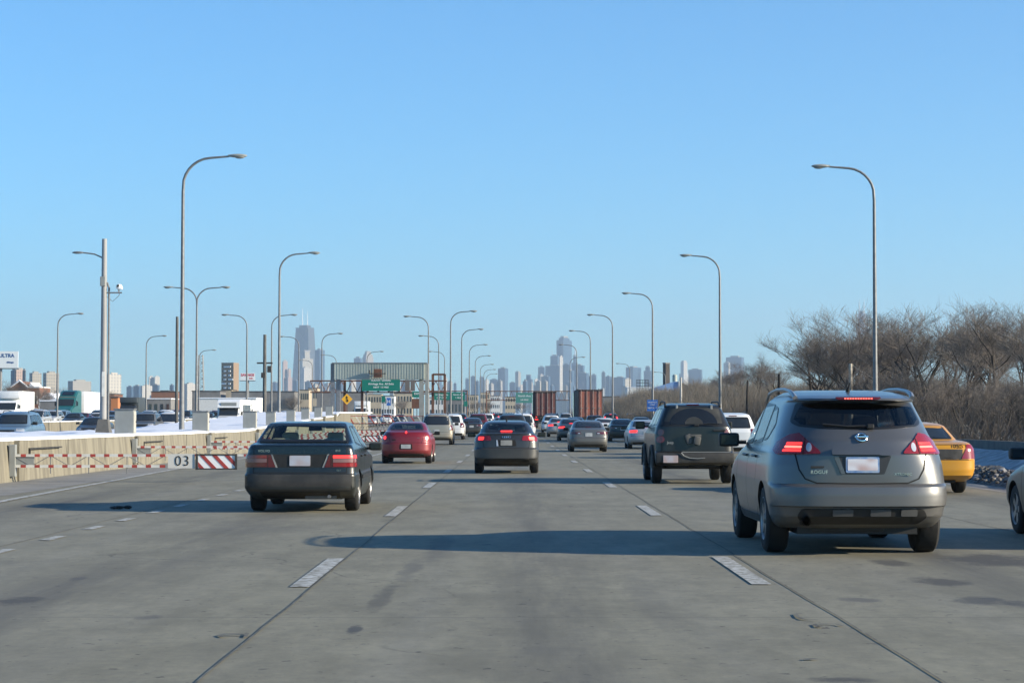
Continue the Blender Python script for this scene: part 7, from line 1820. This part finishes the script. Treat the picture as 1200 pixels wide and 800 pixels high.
# brick house with gable
Y = 520; x0, x1 = PX(8, Y), PX(46, Y); r = empty('brick_house', ((x0 + x1) / 2, Y + 6, zr(Y) - .2), 0, 'brown brick house with snowy gables behind the white box truck', 'building'); W = x1 - x0; H = PZ(453, Y) - zr(Y)
b = bmesh.new(); box(b, (0, 0, H / 2), (W, 12, H)); prism(b, [(-W * .36, H), (W * .12, H), (-W * .10, H + 1.6)], lambda a, c, d: (a, d, c), -6.3, 5.8); obj('wall', b, m_bricka, r)
b = bmesh.new()
for (a, c) in (((-W * .40, H), (-W * .10, H + 1.75)), ((-W * .10, H + 1.75), (W * .16, H))): cyl(b, (a[0], -6.4, a[1]), (c[0], -6.4, c[1]), .22, 5)
box(b, (W * .32, 0, H + .1), (W * .36, 12.4, .35)); prism(b, [(W * .18, H + .1), (W * .34, H + .1), (W * .22, H + 1.3)], lambda a, c, d: (a, d, c), -6.2, 4); obj('snowy_roof_edge', b, m_snowr, r)
for x, z in ((.36, .62), (.36, .25), (-.1, .62), (-.3, .62), (.1, .3)):
    q = bmesh.new(); box(q, (W * x, -6.03, H * z), (1.0, .1, 1.7)); f_ = obj('window', q, m_glassfar, r); q = bmesh.new()
    for s in (-1, 1): box(q, (W * x + s * .6, -6.05, H * z), (.22, .14, 2.0))
    box(q, (W * x, -6.05, H * z + .95), (1.4, .14, .2)); obj('window_frame', q, m_white, f_)
low(45, 68, 460, 500, m_whw, 'snow-covered shed between brick house and green semi truck', 'gable', wins=0)
low(47, 66, 470, 470, m_grw, 'low snowy shed behind the queue of silver cars')
low(126, 134, 462, 560, m_bricka, 'small brick shop with an orange top beside the camera pole', snow=False)
low(130, 138, 466, 480, m_orw, 'orange kiosk behind the big control cabinet', snow=False)
low(159, 200, 467.5, 520, m_grw, 'long low shop row with a snowy roof past the dark truck', wins=6)
low(177, 206, 459, 700, m_bricka, 'brick row with dark flat roof beside the plain grey pole', snow=False, wins=5)
low(188, 197, 458, 760, m_darkroof, 'dark small block on the brick row', snow=False)
low(225, 258, 458.5, 620, m_grw, 'dark low warehouse past the tallest lamp', snow=False)
low(259, 271, 457, 640, m_tanw, 'tan square block between the halves of the dark warehouse', snow=False)
low(271, 345, 459, 620, m_grw, 'long dark warehouse beneath the billboard', snow=False)
low(233, 300, 467, 430, m_whw, 'long white trailer-like shed behind the shuttle bus')
low(335, 347, 459, 900, m_whw, 'white-signed shop far down the road', snow=False, wins=3)
low(336, 347, 463, 720, m_tanw, 'tan shop with a pink fascia past the bus', snow=False, wins=3)
low(350, 362, 457, 800, m_tanw, 'buff brick building with pillars at the tapering tower\'s foot', snow=False, wins=5, floors=2)
low(361, 372, 455, 860, m_tanw, 'taller buff building at the tapering tower\'s foot', snow=False, wins=4, floors=2)
low(371, 388, 459, 780, m_grw, 'dull grey block right before the gantry leg', snow=False)
low(396, 425, 460, 820, m_grw, 'dull grey block seen under the gantry, beside the yellow diamond', snow=False)
low(425, 447, 462, 900, m_tanw, 'tan block seen under the green sign', snow=False, wins=7, floors=2)
low(447, 462, 464, 850, m_whw, 'white block seen under the green sign', snow=False, wins=5, floors=2)
low(462, 483, 461, 950, m_tanw, 'tan block seen beside the brown sign backs', snow=False, wins=6, floors=2)
low(500, 520, 466, 900, m_whw, 'white block behind the first middle lamps', snow=False, wins=6, floors=2)
low(520, 545, 469, 850, m_grw, 'grey block under the twin green guide signs', snow=False, wins=6)
low(548, 560, 463, 1000, m_tanw, 'tan block behind the middle lamps', snow=False, wins=5, floors=3)
low(563, 574, 460, 1100, m_tanw, 'pale tan block behind the last middle lamps', snow=False, wins=5, floors=3)
low(575, 586, 464, 1000, m_whw, 'white block behind the end of the far gantry', snow=False, wins=5, floors=3)
low(592, 604, 465, 1100, m_tanw, 'sunlit tan block beneath the tall blue slab', snow=False, wins=4, floors=3)
low(625, 640, 470, 900, m_grw, 'grey block behind the brown container truck', snow=False)
low(707, 726, 465, 700, m_grw, 'grey block in the dry brush by the tall lamp', snow=False)
low(735, 765, 454, 900, m_whw, 'pale building above the dry brush before the lamp', snow=True, wins=6)
# blue-roofed building, chimney, tank
Y = 520; zb = PZ(457.5, Y); r = empty('blue_building', (PX(790, Y), Y + 8, zr(Y)), 0, 'blue-sided shed with a sloping roof above the dry brush', 'building'); W = PX(817, Y) - PX(768, Y); zt_ = PZ(447, Y) - zr(Y); z_ = zb - zr(Y)
b = bmesh.new(); prism(b, [(-W * .5, z_ - 4), (W * .12, z_ - 4), (W * .12, zt_), (W * .02, zt_), (-W * .5, z_ + .6)], lambda a, c, d: (a, d, c), -8, 8); obj('wall', b, mat('blue_cladding', (.16, .28, .50), .6), r)
b = bmesh.new(); prism(b, [(W * .14, z_ - 4), (W * .52, z_ - 4), (W * .52, z_ + .3), (W * .14, zt_)], lambda a, c, d: (a, d, c), -7.8, 7.6); obj('dark_wing', b, m_darkroof, r)
b = bmesh.new(); box(b, (0, -8.2, z_ - .3), (W * .9, .4, .5)); box(b, (W * .125, -8.2, z_ + .5), (.35, .3, zt_ - z_ + 1.5)); obj('white_trim', b, m_white, r)
Yc = 540; r = empty('chimney', (PX(781, Yc), Yc, zr(Yc)), 0, 'square dark chimney beside the blue shed', 'chimney'); b = bmesh.new(); zz = PZ(426, Yc) - zr(Yc); box(b, (0, 0, zz / 2), (1.3, 1.3, zz)); obj('shaft', b, mat('chimney_brick', (.055, .045, .04), .9, var=.2), r).rotation_euler = (0, 0, rad(30)); b = bmesh.new(); box(b, (0, 0, zz + .1), (1.45, 1.45, .3)); obj('chimney_cap', b, m_grw, r).rotation_euler = (0, 0, rad(30))
Yc = 530; r = empty('roof_tank', (PX(792, Yc), Yc + 3, zr(Yc)), 0, 'small round-topped vent tank on the blue shed', 'tank'); b = bmesh.new(); z1_ = PZ(438, Yc) - zr(Yc); tube(b, [(0, 0, z1_ - 3.2), (0, 0, z1_ - .5)], .62, 12); ellipsoid(b, (0, 0, z1_ - .5), (.64, .64, .5)); obj('drum', b, mat('tank_green_white', (.35, .38, .33), .5), r, 40)
# rooftop letter sign
Yc = 600; r = empty('rooftop_sign', (PX(753, Yc), Yc, PZ(452, Yc)), 0, 'open grey rooftop sign frame above the dry brush', 'sign'); b = bmesh.new(); w_ = PX(760.5, Yc) - PX(746, Yc); h_ = PZ(444, Yc) - PZ(451, Yc)
for z in (0, h_ / 2, h_): box(b, (0, 0, z), (w_, .12, .12))
for k in range(9): box(b, (-w_ / 2 + w_ * k / 8, 0, h_ / 2 - .8), (.14, .12, h_ + 1.6))
obj('sign_frame', b, m_blkd, r)
# billboards
def billboard(px0, px1, py0, py1, Y, label, lines, m=None, low_m=None):
    cx = PX((px0 + px1) / 2, Y); w = PX(px1, Y) - PX(px0, Y); h = PZ(py0, Y) - PZ(py1, Y); z0 = PZ(py1, Y) - zr(Y)
    r = empty('billboard', (cx, Y, zr(Y)), 0, label, 'billboard'); b = bmesh.new(); box(b, (0, 0, z0 + h / 2), (w, .25, h)); p_ = obj('panel', b, m or m_signw, r)
    b = bmesh.new(); box(b, (0, .05, z0 - .12), (w + .3, .5, .2)); cyl(b, (0, .4, 0), (0, .4, z0 + h * .5), .35, 10); obj('support', b, m_steel, r)
    for t_, x, z, sz, mm in lines: text('lettering', t_, sz, (x, -.14, z0 + h * z), mm, p_, .01, bold=.03)
    return r
m_navy = mat('navy_ink', (.03, .09, .25), .6); m_redi = mat('red_ink', (.55, .03, .05), .6)
billboard(-22, 20.8, 411.5, 431, 400, 'white billboard with navy letters cut by the picture edge', [('SOUL ULTRA', .0, .73, .95, m_navy), ('chicago', 2.0, .34, .45, m_navy)])
billboard(281.5, 298.5, 437, 445.5, 560, 'white billboard with a red line of letters beside the tan apartment block', [('SAVINGS', .0, .72, .9, m_redi), ('bank', .9, .28, .5, m_redi)])
T(660, 673, 434, 6000, .8, 'glass', 'wide blue block filling the gap behind the rusty container lamp')
T(676, 690, 437, 5800, .8, 'glass', 'wide blue block at the outer foot of the glass cluster')
T(634, 645, 441, 5700, .8, 'glass', 'blue block at the inner foot of the glass cluster')
r_ = random.Random(4)
for k in range(46):
    px = r_.choice([r_.uniform(495, 760), r_.uniform(580, 700), r_.uniform(300, 480)]); w_ = r_.uniform(3.5, 9)
    T(px, px + w_, r_.uniform(446, 461), r_.uniform(4300, 5600), r_.uniform(.5, .9), r_.choice(['glass', 'glass', 'stone', 'grey', 'pale', 'glass']), 'low hazy block in the skirts of the distant city', grp='low blocks in the skirts of the distant city')
# ================================================================= HAZE
b = bmesh.new(); box(b, (0, 5900, 297), (14000, 12200, 606)); hz = obj('haze', b, None)
hm = bpy.data.materials.new('haze_air'); hm.use_nodes = True; N, L = nt(hm); N.remove(N['Principled BSDF']); pv = N.new('ShaderNodeVolumePrincipled'); pv.inputs['Density'].default_value = 1.05e-4; pv.inputs['Color'].default_value = (.64, .82, 1.0, 1); pv.inputs['Anisotropy'].default_value = .2
L.new(pv.outputs[0], N['Material Output'].inputs['Volume']); hz.data.materials.clear(); hz.data.materials.append(hm); meta(hz, 'thin pale winter haze over the whole city', 'haze', kind='stuff')
